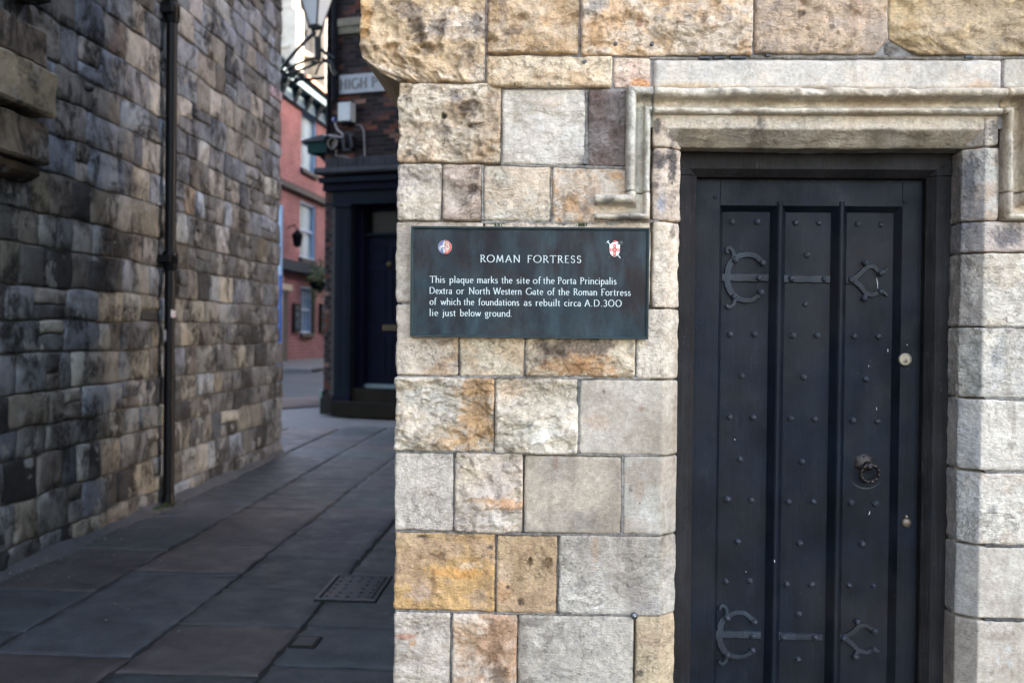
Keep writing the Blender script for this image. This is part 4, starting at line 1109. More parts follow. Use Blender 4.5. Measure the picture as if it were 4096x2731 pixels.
# letters as pen strokes (units: cap height = 1)
def arc(cx, cy, rx, ry, a0, a1, n=None):
    n = n or max(6, int(abs(a1 - a0) / 15))
    return [(cx + rx * math.cos(R(a0 + (a1 - a0) * i / n)), cy + ry * math.sin(R(a0 + (a1 - a0) * i / n))) for i in range(n + 1)]
xh = 0.62
def sf(x, y, w=0.09): return [(x - w, y), (x + w, y)]
GL = {
 'R': (0.66, [[(.12, 0), (.12, 1)], [(.12, .98), (.28, .98)] + arc(.28, .74, .22, .24, 90, -90) + [(.12, .5)], [(.3, .5), (.62, .02), (.7, 0)], sf(.12, 0), sf(.06, 1, .05)]),
 'O': (1.0, [arc(.5, .5, .44, .5, 0, 360, 30)]),
 'M': (0.98, [[(.1, 0), (.2, 1)], [(.2, 1), (.49, .12)], [(.49, .12), (.78, 1)], [(.78, 1), (.88, 0)], sf(.1, 0, .07), sf(.88, 0, .07)]),
 'A': (0.84, [[(.08, 0), (.42, 1)], [(.42, 1), (.78, 0)], [(.2, .34), (.65, .34)], sf(.08, 0, .07), sf(.78, 0, .07)]),
 'N': (0.9, [[(.14, 0), (.14, 1)], [(.12, 1), (.76, .0)], [(.76, 0), (.76, 1)], sf(.14, 0, .07), sf(.76, 1, .07), sf(.08, 1, .05)]),
 'F': (0.58, [[(.14, 0), (.14, 1)], [(.08, .98), (.54, .98)], [(.14, .52), (.46, .52)], sf(.14, 0), [(.54, .98), (.54, .88)]]),
 'T': (0.76, [[(.38, 0), (.38, 1)], [(.04, .98), (.72, .98)], sf(.38, 0), [(.04, .98), (.03, .88)], [(.72, .98), (.73, .88)]]),
 'E': (0.58, [[(.14, 0), (.14, 1)], [(.08, .98), (.52, .98)], [(.14, .52), (.44, .52)], [(.08, .02), (.54, .02)]]),
 'S': (0.56, [arc(.28, .74, .18, .24, 20, 180) + arc(.28, .74, .18, .24, 180, 250) + [(.28, .5)] + arc(.28, .26, .2, .26, 70, -160)]),
 'P': (0.62, [[(.12, 0), (.12, 1)], [(.12, .98), (.28, .98)] + arc(.28, .73, .24, .25, 90, -90) + [(.12, .48)], sf(.12, 0), sf(.06, 1, .05)]),
 'D': (0.92, [[(.12, 0), (.12, 1)], [(.06, .98), (.36, .98)] + arc(.38, .5, .44, .48, 90, -90) + [(.06, .02)]]),
 'W': (1.16, [[(.04, 1), (.32, 0)], [(.32, 0), (.58, .98)], [(.58, .98), (.84, 0)], [(.84, 0), (1.12, 1)], sf(.04, 1, .06), sf(1.12, 1, .06)]),
 'G': (0.94, [arc(.5, .5, .44, .5, 45, 340), [(.9, .42), (.9, .1)], [(.72, .42), (.98, .42)]]),
 'H': (0.88, [[(.14, 0), (.14, 1)], [(.74, 0), (.74, 1)], [(.14, .52), (.74, .52)], sf(.14, 0), sf(.74, 0), sf(.14, 1), sf(.74, 1)]),
 'I': (0.3, [[(.15, 0), (.15, 1)], sf(.15, 0), sf(.15, 1)]),
 'a': (0.52, [[(.4, 0), (.4, .42)] + arc(.24, .42, .16, .2, 0, 150), arc(.22, .17, .16, .17, 80, 360) + [(.4, .25)], [(.4, .04), (.48, 0)]]),
 'b': (0.6, [[(.1, 0), (.1, 1.04)], arc(.3, .31, .22, .31, 160, -160), sf(.06, 1.03, .05)]),
 'c': (0.5, [arc(.3, .31, .22, .31, 50, 310)]),
 'd': (0.6, [[(.5, 0), (.5, 1.04)], arc(.3, .31, .22, .31, 20, 340), sf(.46, 1.03, .05), sf(.54, 0, .04)]),
 'e': (0.54, [[(.08, .34), (.48, .34)] + arc(.28, .31, .2, .31, 5, 315)]),
 'f': (0.36, [[(.14, 0), (.14, .82)] + arc(.28, .82, .14, .22, 180, 60), [(.02, .6), (.3, .6)], sf(.14, 0, .07)]),
 'g': (0.54, [arc(.25, .42, .17, .2, 0, 360, 20), [(.16, .24), (.1, .12), (.16, .05), (.36, .02)] + arc(.3, -.16, .2, .16, 60, -200), [(.38, .56), (.5, .6)]]),
 'h': (0.6, [[(.1, 0), (.1, 1.04)], [(.1, .4)] + arc(.3, .4, .2, .22, 150, 0) + [(.5, 0)], sf(.1, 0, .07), sf(.5, 0, .07), sf(.06, 1.03, .05)]),
 'i': (0.26, [[(.12, 0), (.12, .62)], sf(.12, 0, .07), sf(.08, .61, .05), [(.12, .86), (.12, .94)]]),
 'j': (0.26, [[(.14, .62), (.14, -.1), (.1, -.2), (.0, -.28)], sf(.1, .61, .05), [(.14, .86), (.14, .94)]]),
 'k': (0.56, [[(.1, 0), (.1, 1.04)], [(.46, .62), (.12, .28)], [(.2, .36), (.5, 0)], sf(.1, 0, .06), sf(.5, 0, .06), sf(.44, .61, .06), sf(.06, 1.03, .05)]),
 'l': (0.26, [[(.12, 0), (.12, 1.04)], sf(.12, 0, .07), sf(.08, 1.03, .05)]),
 'm': (0.92, [[(.1, 0), (.1, .62)], [(.1, .4)] + arc(.28, .4, .18, .22, 150, 0) + [(.46, 0)], [(.46, .4)] + arc(.64, .4, .18, .22, 150, 0) + [(.82, 0)], sf(.1, 0, .06), sf(.46, 0, .06), sf(.82, 0, .06), sf(.06, .61, .05)]),
 'n': (0.6, [[(.1, 0), (.1, .62)], [(.1, .4)] + arc(.3, .4, .2, .22, 150, 0) + [(.5, 0)], sf(.1, 0, .07), sf(.5, 0, .07), sf(.06, .61, .05)]),
 'o': (0.6, [arc(.3, .31, .24, .31, 0, 360, 22)]),
 'p': (0.6, [[(.1, -.38), (.1, .62)], arc(.3, .31, .22, .31, 160, -160), sf(.06, .61, .05), sf(.1, -.38, .07)]),
 'q': (0.6, [[(.5, -.38), (.5, .62)], arc(.3, .31, .22, .31, 20, 340), sf(.5, -.38, .07)]),
 'r': (0.42, [[(.12, 0), (.12, .62)], [(.12, .4)] + arc(.3, .4, .18, .2, 160, 60), sf(.12, 0, .07), sf(.08, .61, .05)]),
 's': (0.44, [arc(.23, .46, .13, .16, 30, 240) + arc(.22, .16, .15, .17, 60, -150)]),
 't': (0.38, [[(.16, .82), (.16, .14)] + arc(.26, .14, .1, .14, 180, 300), [(.02, .6), (.32, .6)]]),
 'u': (0.6, [[(.1, .62), (.1, .2)] + arc(.28, .2, .18, .2, 180, 340), [(.48, .62), (.48, 0)], sf(.06, .61, .05), sf(.52, .0, .04)]),
 'w': (0.86, [[(.04, .62), (.24, 0)], [(.24, 0), (.43, .6)], [(.43, .6), (.62, 0)], [(.62, 0), (.82, .62)], sf(.04, .61, .05), sf(.82, .61, .05)]),
 'x': (0.54, [[(.06, .62), (.48, 0)], [(.48, .62), (.06, 0)], sf(.06, .61, .05), sf(.48, .61, .05), sf(.06, 0, .05), sf(.48, 0, .05)]),
 '3': (0.56, [arc(.26, .74, .2, .24, 150, -80), arc(.26, .25, .24, .27, 90, -150)]),
 '0': (0.92, [arc(.46, .5, .40, .5, 0, 360, 28)]),
 '.': (0.2, [[(.08, .0), (.08, .07)]]),
}
def text_width(s, track=0.1): return sum(GL[c][0] for c in s) + track * (len(s) - 1)
def write(mbd, s, x0, x1, zb, cap, place, track=0.1, thick=1.0, t0=0.0):
    """fit the word s between x0 and x1 (metres); place(x, z, lift) -> world point"""
    k = (x1 - x0) / (text_width(s, track) - 0.12)
    x = x0 - 0.06 * k; n = 0
    for ch in s:
        w, strokes = GL[ch]
        for st_ in strokes:
            pts = [(x + a * k, zb + b_ * cap) for a, b_ in st_]
            m_ = len(pts); base = len(mbd.v); n += 1
            for i in range(m_):
                p0 = pts[max(i - 1, 0)]; p1 = pts[min(i + 1, m_ - 1)]
                l = math.hypot(p1[0] - p0[0], p1[1] - p0[1]) or 1
                dx, dz = (p1[0] - p0[0]) / l, (p1[1] - p0[1]) / l
                hw = cap * (0.040 + 0.034 * abs(dz)) * thick
                for sg in (-1, 1):
                    mbd.v.append(place(pts[i][0] - dz * hw * sg, pts[i][1] + dx * hw * sg, t0 + n % 7 * 0.00004))
            for i in range(m_ - 1): mbd.f.append((base + 2 * i, base + 2 * i + 2, base + 2 * i + 3, base + 2 * i + 1))
        x += (w + track) * k
ZQ = lambda x, y: PQ.px(1580 + x / 2.198, 880 + y / 2.198)
M_TXT = mat_simple('cream_lettering', (0.52, 0.60, 0.59), 0.6, 0, 200, 0.08)
LINES = [
 (372, 62, 1.0, [('ROMAN', 752, 1097), ('FORTRESS', 1165, 1634)]),
 (557, 57, 1.0, [('This', 308, 435), ('plaque', 480, 685), ('marks', 723, 900), ('the', 938, 1028), ('site', 1070, 1180), ('of', 1215, 1280), ('the', 1305, 1400), ('Porta', 1435, 1592), ('Principalis', 1632, 1945)]),
 (655, 57, 1.0, [('Dextra', 303, 497), ('or', 540, 603), ('North', 650, 830), ('Western', 866, 1110), ('Gate', 1153, 1300), ('of', 1343, 1402), ('the', 1438, 1530), ('Roman', 1573, 1775), ('Fortress', 1815, 2070)]),
 (752, 57, 1.0, [('of', 305, 360), ('which', 403, 573), ('the', 605, 692), ('foundations', 735, 1088), ('as', 1135, 1197), ('rebuilt', 1238, 1450), ('circa', 1490, 1632), ('A.D.300', 1670, 1990)]),
 (850, 57, 1.0, [('lie', 303, 375), ('just', 420, 530), ('below', 573, 750), ('ground.', 792, 1025)]),
]
for (bl, caph, th_, words) in LINES:
    q = MB()
    zb_ = ZQ(1180, bl)[1]; cap_ = ZQ(1180, bl - caph)[1] - zb_
    for (w_, xa, xb) in words:
        write(q, w_, ZQ(xa, bl)[0], ZQ(xb, bl)[0], zb_, cap_, lambda x, z, l: (x, YT - l, z), track=0.16 if w_.isupper() else 0.07, thick=0.80 if w_ in ('ROMAN', 'FORTRESS') else 0.82)
    me = bpy.data.meshes.new('lettering'); me.from_pydata(q.v, [], q.f); me.update()
    o = add_obj('lettering', me, M_TXT, plaque)

# round badge: blue half with a lily, red half with a lion's face
M_BLUE = mat_simple('blue_enamel', (0.012, 0.055, 0.21), 0.3, 0, 90, 0.15)
M_RED = mat_simple('red_enamel', (0.55, 0.018, 0.022), 0.3, 0, 90, 0.15)
M_SILV = mat_simple('tarnished_silver', (0.36, 0.38, 0.34), 0.45, 0.5, 120, 0.3)
M_WENAM = mat_simple('white_enamel', (0.78, 0.80, 0.80), 0.35, 0, 60, 0.05)
bx, bz = ZQ(437, 238); br = 63 / 2.198 * 0.000645
YS = YQ + 0.0052
badge = MB().lathe((bx, YS, bz), (0, -1, 0), [(br, 0), (br, 0.003), (br * 0.95, 0.0042), (br * 0.92, 0.0034), (0.0002, 0.0034)], 36).build('round_badge', M_SILV, plaque, smooth=True)
def halfdisc(name, mat, a0, a1):
    q = MB(); y = YS - 0.0038
    pts = [(bx, y, bz)] + [(bx + br * .93 * math.cos(R(a0 + (a1 - a0) * i / 20)), y, bz + br * .93 * math.sin(R(a0 + (a1 - a0) * i / 20))) for i in range(21)]
    q.poly(pts, [tuple(range(len(pts)))]); me = bpy.data.meshes.new(name); me.from_pydata(q.v, [], q.f); me.update()
    add_obj(name, me, mat, badge)
halfdisc('blue_field', M_BLUE, 90, 270); halfdisc('red_field', M_RED, -90, 90)
def strokes2d(name, mat, parent, cx, cz, sc, y, sts):
    q = MB(); n = 0
    for pts, w in sts:
        base = len(q.v); m_ = len(pts); n += 1
        ws = w if isinstance(w, (list, tuple)) else [w] * m_
        for i in range(m_):
            p0 = pts[max(i - 1, 0)]; p1 = pts[min(i + 1, m_ - 1)]
            l = math.hypot(p1[0] - p0[0], p1[1] - p0[1]) or 1
            dx, dz = (p1[0] - p0[0]) / l, (p1[1] - p0[1]) / l
            for sg in (-1, 1):
                q.v.append((cx + (pts[i][0] - dz * ws[i] * sg) * sc, y - n * 0.00005, cz + (pts[i][1] + dx * ws[i] * sg) * sc))
        for i in range(m_ - 1): q.f.append((base + 2 * i, base + 2 * i + 2, base + 2 * i + 3, base + 2 * i + 1))
    me = bpy.data.meshes.new(name); me.from_pydata(q.v, [], q.f); me.update()
    return add_obj(name, me, mat, parent)
strokes2d('lily', M_SILV, badge, bx, bz, br, YS - 0.0041, [
    ([(0, .9), (-.12, .6), (-.16, .3), (-.06, 0)], [.02, .12, .12, .05]), ([(-.08, .0), (-.35, .1), (-.62, -.0), (-.68, -.3), (-.5, -.45)], [.08, .15, .16, .1, .04]),
    ([(-.38, -.22), (-.05, -.22)], .07), ([(-.08, -.25), (-.1, -.6), (-.02, -.8)], [.1, .14, .03])])
strokes2d('lion_face', M_SILV, badge, bx, bz, br, YS - 0.0041, [
    ([(.1, .55), (.3, .7), (.5, .6), (.55, .4)], .05), ([(.12, .3), (.35, .36), (.55, .26)], .07), ([(.3, .25), (.28, -.05), (.4, -.1)], .05),
    ([(.12, .05), (.18, -.1)], .1), ([(.55, .2), (.62, -.05), (.56, -.3), (.4, -.42)], .06), ([(.08, -.3), (.3, -.28), (.48, -.2)], .07), ([(.15, -.5), (.3, -.62), (.42, -.5)], .08)])
# shield with cross, cap, sword and mace
sx_, sz_ = ZQ(1932, 262); su = 1 / 2.198 * 0.000645        # metres per zoomed pixel
def sh(pts, y, mat, name, parent, th=0.0008):
    b_ = [(sx_ + a * su, y, sz_ + b2 * su) for a, b2 in pts]; f_ = [(x, y - th, z) for x, _, z in b_]
    return MB().prism(b_, f_).build(name, mat, parent)
outl = [(-43, 45), (-43, -5), (-38, -28), (-22, -48), (0, -58), (22, -48), (38, -28), (43, -5), (43, 45)]
shield = sh([(a * 1.07, b2 * 1.06) for a, b2 in outl], YS, M_SILV, 'shield_badge', plaque, 0.002)
sh(outl, YS - 0.0021, M_WENAM, 'white_field', shield, 0.0008)
sh([(-14, 45), (-14, -52), (0, -57), (14, -52), (14, 45)], YS - 0.0030, M_RED, 'cross_upright', shield, 0.0004)
sh([(-43, 12), (-42, -12), (42, -12), (43, 12)], YS - 0.0032, M_RED, 'cross_bar', shield, 0.0004)
strokes2d('lions', M_SILV, shield, sx_, sz_, su, YS - 0.0038, [([(x - 7, y), (x - 3, y + 4), (x + 2, y + 1), (x + 7, y + 4)], 2.2) for x, y in ((0, 30), (-28, 0), (0, 0), (28, 0), (0, -32))] + [([(x - 5, y - 6), (x, y - 3), (x + 6, y - 6)], 1.6) for x, y in ((0, 30), (-28, 0), (0, 0), (28, 0), (0, -32))])
sh([(-38, 48), (-22, 62), (24, 70), (32, 58), (6, 50)], YS, M_WENAM, 'cap_brim', shield, 0.0034)
sh([(-16, 66), (-12, 80), (8, 84), (24, 72), (20, 69)], YS, M_RED, 'cap', shield, 0.0036)
b = MB()
b.tube([(sx_ - 64 * su, YS - 0.0006, sz_ + 76 * su), (sx_ + 50 * su, YS - 0.0006, sz_ - 70 * su)], 3.4 * su, 6)
b.tube([(sx_ - 70 * su, YS - 0.0006, sz_ + 62 * su), (sx_ - 52 * su, YS - 0.0006, sz_ + 80 * su)], 3 * su, 6)
b.build('sword', M_WENAM, shield)
b = MB()
b.tube([(sx_ + 46 * su, YS - 0.001, sz_ + 52 * su), (sx_ - 44 * su, YS - 0.001, sz_ - 56 * su), (sx_ - 54 * su, YS - 0.001, sz_ - 70 * su)], [4 * su, 4 * su, 9 * su], 6)
b.lathe((sx_ + 54 * su, YS - 0.001, sz_ + 62 * su), (0, -1, 0), [(18 * su, 0), (18 * su, 0.001), (6 * su, 0.002)], 14)
b.build('mace', mat_simple('verdigris', (0.05, 0.06, 0.055), 0.6, 0.3), shield)
# a sprig of moss on the plaque's top edge
M_MOSS = mat_simple('moss', (0.035, 0.055, 0.012), 0.95, 0, 60, 0.5)
q = MB(); rr2 = random.Random(3)
for (cx0, n_) in ((2325, 40), (1990, 14)):
    for i in range(n_):
        a, z = MW.px(cx0 + rr2.gauss(0, 10), 902 - abs(rr2.gauss(0, 3)))
        l = rr2.uniform(0.002, 0.005)
        q.tube([(a, D - 0.004 - rr2.random() * 0.01, z - 0.003), (a + rr2.uniform(-.003, .003), D - 0.008, z + l)], [0.0012, 0.0003], 4)
moss = q.build('moss', M_MOSS, None)
tag(moss, 'small tufts of green moss along the top edge of the plaque', 'moss', kind='stuff')

# ---------------------------------------------------------------- ground
M_ASPH = mat_simple('asphalt', (0.062, 0.064, 0.068), 0.8, 0, 3, 0.25, 0.5, 60)
gnd = MB().poly([(-400, -400, -0.03), (400, -400, -0.03), (400, 600, -0.03), (-400, 600, -0.03)], [(0, 1, 2, 3)]).build('ground', M_ASPH)
tag(gnd, 'wide dark ground under the whole street', None, kind='structure')

# left wall plane from its foot in the photograph
gA, gB = G(0, 2303), G(1132, 1808)
dL = (gB - gA); dL.z = 0; LW_LEN = dL.length; dL.normalize()
LWp = Plane((gA.x, gA.y), (dL.x, dL.y))
assert LWp.n.x > 0
s_far = LWp.px(1120, 900)[0]

# flagstone paving: rows run along dL
n_row = Vector((LWp.n.x, LWp.n.y, 0))
def rc(nx, ny):
    p = G(nx, ny) - Vector((gA.x, gA.y, 0))
    return p.dot(dL), p.dot(n_row)      # along, across (0 at the wall)
def across(*pts): return sum(rc(*p)[1] for p in pts) / len(pts)
t1 = across((402, 2370), (647, 2212), (799, 2116))
t2 = across((509, 2629), (800, 2424), (1108, 2185), (1318, 2031))
t3 = across((1264, 2406), (1403, 2294), (1532, 2160))
pav = empty('pavement', (gA.x, gA.y, 0), 'dark worn flagstone paving of the narrow lane', None, kind='structure')
grit = MB().poly([(-9, -3, -0.012), (6, -3, -0.012), (6, 14.6, -0.012), (-9, 14.6, -0.012)], [(0, 1, 2, 3)]).build('joint_bed', M_GRIT, pav)
def crosses(*pts): return sorted(rc(*p)[0] for p in pts)
rows = [
 (0.06, t1, crosses((226, 2357), (520, 2195), (688, 2066), (943, 2003), (1080, 1930), (1240, 1818))),
 (t1, t2, crosses((310, 2618), (600, 2280), (900, 2302), (1055, 2180), (1155, 2036), (1186, 1999), (1280, 1948), (1330, 1915), (1440, 1832))),
 (t2, t3, crosses((654, 2690), (1000, 2500), (980, 2352), (1270, 2230), (1447, 2030), (1500, 1955))),
 (t3, t3 + 0.62, crosses((1250, 2660), (1460, 2505), (1555, 2160))),
 (t3 + 0.62, t3 + 1.3, []),
]
def flag(a0, a1, c0, c1, seed, zo=0.0, hole=None):
    n0 = max(3, int((a1 - a0) / 0.04)); n1 = max(3, int((c1 - c0) / 0.04))
    w1, w2 = 0.007 / (a1 - a0), 0.007 / (c1 - c0)
    ea = np.concatenate([[0], np.linspace(w1, 1 - w1, n0 - 1), [1]]) if n0 > 3 else np.array([0, w1, 0.5, 1 - w1, 1]); ec = np.concatenate([[0], np.linspace(w2, 1 - w2, n1 - 1), [1]]) if n1 > 3 else np.array([0, w2, .5, 1 - w2, 1])
    n0, n1 = len(ea) - 1, len(ec) - 1
    A, Cc = np.meshgrid(ea, ec, indexing='ij')
    aa = a0 + (a1 - a0) * A; cc = c0 + (c1 - c0) * Cc
    w = 0.022
    da = fbm(cc * 8, aa * 0 + seed, seed, 5, 0.6) * w * (1 - A) + fbm(cc * 8, aa * 0 + seed, seed + 3, 5, 0.6) * w * A
    dc = fbm(aa * 8, cc * 0 + seed, seed + 5, 5, 0.6) * w * (1 - Cc) + fbm(aa * 8, cc * 0 + seed, seed + 7, 5, 0.6) * w * Cc
    aa = aa + da; cc = cc + dc
    e = np.minimum(np.minimum(A * (a1 - a0), (1 - A) * (a1 - a0)), np.minimum(Cc * (c1 - c0), (1 - Cc) * (c1 - c0)))
    z = zo + 0.0035 * fbm(aa * 2.2, cc * 2.2, seed + 9, 3) - 0.005 * (e < 1e-6)
    P = np.array([gA.x, gA.y, 0])[None, None] + aa[..., None] * np.array(dL)[None, None] + cc[..., None] * np.array(n_row)[None, None]
    P = P.reshape(-1, 3); P[:, 2] = z.reshape(-1)
    idx = np.arange((n0 + 1) * (n1 + 1)).reshape(n0 + 1, n1 + 1)
    fa = np.stack([idx[:-1, :-1], idx[:-1, 1:], idx[1:, 1:], idx[1:, :-1]], -1).reshape(-1, 4)
    if (Vector(P[idx[1, 0]]) - Vector(P[0])).cross(Vector(P[idx[0, 1]]) - Vector(P[0])).z > 0: fa = fa[:, ::-1]
    ring = np.concatenate([idx[0, :], idx[1:, -1], idx[-1, -2::-1], idx[-2:0:-1, 0]])
    rv = P[ring].copy(); rv[:, 2] = -0.05; b0 = len(P)
    ri = np.arange(len(ring)); rj = (ri + 1) % len(ring)
    fa = np.concatenate([fa, np.stack([ring[rj], ring[ri], b0 + ri, b0 + rj], -1)])
    o = np_mesh('flagstone', np.concatenate([P, rv]), fa, M_FLAG, pav)
    r_ = random.Random(seed)
    base = r_.choice([(60, 65, 68), (54, 63, 66), (70, 67, 67), (60, 63, 65), (76, 70, 68), (56, 67, 68), (66, 66, 70)])
    k = r_.uniform(0.72, 1.25)
    o.color = (*[c * k * 0.74 for c in lin(base)], 1)
    return o
gap = 0.009
cover_a, cover_c = rc(1420, 2355)
c_hw_a = (rc(1465, 2303)[0] - rc(1385, 2402)[0]) / 2; c_hw_c = abs(rc(1540, 2355)[1] - rc(1300, 2355)[1]) / 2
sd = 100
for (c0, c1, cr_) in rows:
    r_ = random.Random(int(c0 * 100) + 5)
    lo, hi = (cr_[0], cr_[-1]) if cr_ else (0.0, 0.0)
    js = list(cr_)
    x = lo
    while x > -6.5: x -= r_.uniform(0.5, 1.05); js.insert(0, x)
    x = hi
    while x < 9.0: x += r_.uniform(0.5, 1.0); js.append(x)
    for i in range(len(js) - 1):
        sd += 1
        ja, jb = js[i] + gap, js[i + 1] - gap
        cc0, cc1 = c0 + gap, c1 - gap
        flag(ja, jb, cc0, cc1, sd, zo=r_.uniform(-0.003, 0.003))
# far side of the lane mouth: the paving widens to the left of the corner
x = s_far + 0.25
r_ = random.Random(77)
while x < 9.0:
    w_ = r_.uniform(0.5, 0.9); sd += 1
    for (c0, c1) in ((-0.7, 0.04), (-1.5, -0.72), (-2.4, -1.52)):
        sd += 1; flag(x + gap, x + w_ - gap, c0 + gap, c1 - gap, sd)
    x += w_
# mortar fillet along the foot of the wall
M_FILLET = mat_simple('cement_fillet', (0.040, 0.043, 0.048), 0.85, 0, 5, 0.35, 0.8, 30)
b = MB(); nseg = 60; base = 0
for i in range(nseg + 1):
    a = -5.5 + (s_far + 5.6) * i / nseg
    wob = 0.05 * float(fbm(np.array(a * 3.0), np.array(2.0), 5, 3))
    for (o_, z_) in ((-0.05, 0.05 + wob * 0.5), (0.015, 0.04 + wob * 0.5), (0.05 + wob, 0.016), (0.09 + wob, 0.003), (0.11 + wob, -0.02)):
        b.v.append(LWp.pt(a, z_, o_))
for i in range(nseg):
    for j in range(4): b.f.append((i * 5 + j, (i + 1) * 5 + j, (i + 1) * 5 + j + 1, i * 5 + j + 1))
b.build('cement_fillet', M_FILLET, pav, smooth=True)

# inspection cover: bevelled frame, lid with studs
M_COVER = mat_simple('wet_cast_iron', (0.030, 0.036, 0.046), 0.36, 0.6, 60, 0.3, 0.3, 90)
cov = empty('inspection_cover', tuple(Vector((gA.x, gA.y, 0)) + dL * cover_a + n_row * cover_c), 'studded square cast iron inspection cover in the dark paving', 'drain cover')
def gpt(a, c, z): p = Vector((gA.x, gA.y, 0)) + dL * a + n_row * c; return (p.x, p.y, z)
def gbox(mb_, a0, a1, c0, c1, z0, z1):
    return mb_.hexa([gpt(a0, c0, z0), gpt(a0, c1, z0), gpt(a1, c1, z0), gpt(a1, c0, z0), gpt(a0, c0, z1), gpt(a0, c1, z1), gpt(a1, c1, z1), gpt(a1, c0, z1)])
ha, hc = abs(c_hw_a), abs(c_hw_c)
gbox(MB(), cover_a - ha, cover_a + ha, cover_c - hc, cover_c + hc, -0.03, 0.0085).build('bed_plate', M_GRIT, cov)
fw = 0.022
for (a0, a1, c0, c1) in ((-ha, -ha + fw, -hc, hc), (ha - fw, ha, -hc, hc), (-ha + fw, ha - fw, -hc, -hc + fw), (-ha + fw, ha - fw, hc - fw, hc)):
    gbox(MB(), cover_a + a0, cover_a + a1, cover_c + c0, cover_c + c1, 0.0, 0.016).build('frame_bar', M_COVER, cov, bevel=0.003)
lid = gbox(MB(), cover_a - ha + fw + .012, cover_a + ha - fw - .012, cover_c - hc + fw + .012, cover_c + hc - fw - .012, 0.0, 0.013).build('lid', M_COVER, cov, bevel=0.003)
r_ = random.Random(4)
for i in range(6):
    for j in range(5):
        if (i in (2, 3) and j == 2): continue
        a = cover_a + (i - 2.5) / 3.1 * (ha - fw); c = cover_c + (j - 2) / 2.6 * (hc - fw)
        MB().lathe(gpt(a + r_.uniform(-.004, .004), c + r_.uniform(-.004, .004), 0.012), (0, 0, 1), [(0.013, 0), (0.011, 0.006), (0.004, 0.0075)], 8).build('lid_stud', M_COVER, cov, smooth=True)
ga, gc = rc(1222, 2570); gw_a = abs(rc(1240, 2550)[0] - rc(1205, 2592)[0]) / 2; gw_c = abs(rc(1275, 2570)[1] - rc(1168, 2570)[1]) / 2
gr = empty('small_drain_cover', gpt(ga, gc, 0), 'small dull rectangular cover set flush, nearer than the studded one', 'drain cover')
gbox(MB(), ga - gw_a, ga + gw_a, gc - gw_c, gc + gw_c, -0.03, 0.0085).build('frame', M_GRIT, gr)
for i in range(7):
    a = ga - gw_a + 0.015 + i * (2 * gw_a - 0.03) / 7
    gbox(MB(), a, a + (2 * gw_a - 0.03) / 7 * 0.62, gc - gw_c + 0.015, gc + gw_c - 0.015, 0.0, 0.0115).build('slot_bar', M_COVER, gr)

# ---------------------------------------------------------------- left wall
lane_wall = empty('old_stone_wall', LWp.pt(2, 0), 'tall dark weathered stone wall along the left of the lane', 'wall')
zc = lambda y: LWp.px(2, y)[1]
cz = [0.0] + [zc(y) for y in (2205, 2025, 1855, 1730, 1583, 1418, 1276, 1133, 959)]
cr_rnd = random.Random(21)
while cz[-1] < 6.4: cz.append(cz[-1] + cr_rnd.uniform(0.2, 0.3))
over = [((430, 120), (112, 92, 82)), ((640, 330), (104, 92, 84)), ((795, 60), (138, 128, 128)), ((820, 230), (150, 132, 118)), ((900, 60), (120, 122, 122)),
        ((760, 760), (138, 108, 82)), ((1020, 650), (128, 100, 84)), ((905, 1140), (112, 102, 88)), ((1065, 760), (122, 120, 112)), ((1090, 375), (126, 96, 108)),
        ((960, 330), (140, 128, 110)), ((700, 360), (126, 108, 92)), ((810, 600), (126, 122, 116)), ((930, 590), (120, 110, 98)), ((990, 560), (134, 128, 122)),
        ((340, 1560), (70, 80, 90)), ((60, 1640), (112, 100, 84)), ((300, 1450), (110, 108, 100)), ((450, 560), (84, 88, 96)), ((150, 800), (96, 88, 68)),
        ((240, 1080), (36, 36, 38)), ((400, 1080), (34, 34, 38)), ((60, 1120), (66, 60, 50)), ((480, 900), (92, 88, 84)), ((340, 880), (34, 33, 33)), ((180, 920), (100, 100, 98)),
        ((560, 1380), (58, 60, 66)), ((420, 1330), (92, 90, 84)), ((560, 770), (104, 94, 80)), ((890, 800), (132, 124, 116)), ((970, 860), (136, 132, 122)), ((880, 1000), (112, 110, 114)),
        ((630, 1740), (80, 66, 58)), ((450, 1690), (92, 92, 88)), ((1180, 1500), (70, 68, 62)), ((560, 560), (70, 72, 80)), ((530, 620), (108, 104, 100))]
def lw_px(s_, z_):
    p = LWp.pt(s_, z_); a, b_ = proj(*p); return a, b_
stones = []
for ci in range(len(cz) - 1):
    z0, z1 = cz[ci], cz[ci + 1]
    s_ = -3.5 - cr_rnd.uniform(0, 0.4); s_end = s_far + (0.16 if z1 < 1.35 else 0.0)
    while s_ < s_end - 0.02:
        if z0 > 3.2: w_ = cr_rnd.uniform(0.24, 0.5)
        else: w_ = cr_rnd.choice([cr_rnd.uniform(0.15, 0.3), cr_rnd.uniform(0.25, 0.52)])
        if s_end - s_ - w_ < 0.14: w_ = s_end - s_
        if z1 - z0 > 0.2 and cr_rnd.random() < 0.14:
            zm_ = z0 + (z1 - z0) * cr_rnd.uniform(0.4, 0.62); stones.append([s_, s_ + w_, z0, zm_]); stones.append([s_, s_ + w_, zm_, z1])
        else: stones.append([s_, s_ + w_, z0, z1])
        s_ += w_
def vis(sn):
    out = 0; area = 0
    c = [lw_px(a, b_) for a in (sn[0], sn[1]) for b_ in (sn[2], sn[3])]
    p = LWp.pt((sn[0] + sn[1]) / 2, sn[2])
    if p[1] < 1.5: return 0
    x0, x1 = min(q[0] for q in c), max(q[0] for q in c); y0, y1 = min(q[1] for q in c), max(q[1] for q in c)
    x0, x1 = max(x0, 0), min(x1, 4096); y0, y1 = max(y0, 0), min(y1, 2731)
    return max(0, x1 - x0) * max(0, y1 - y0)
stones.sort(key=vis, reverse=True)
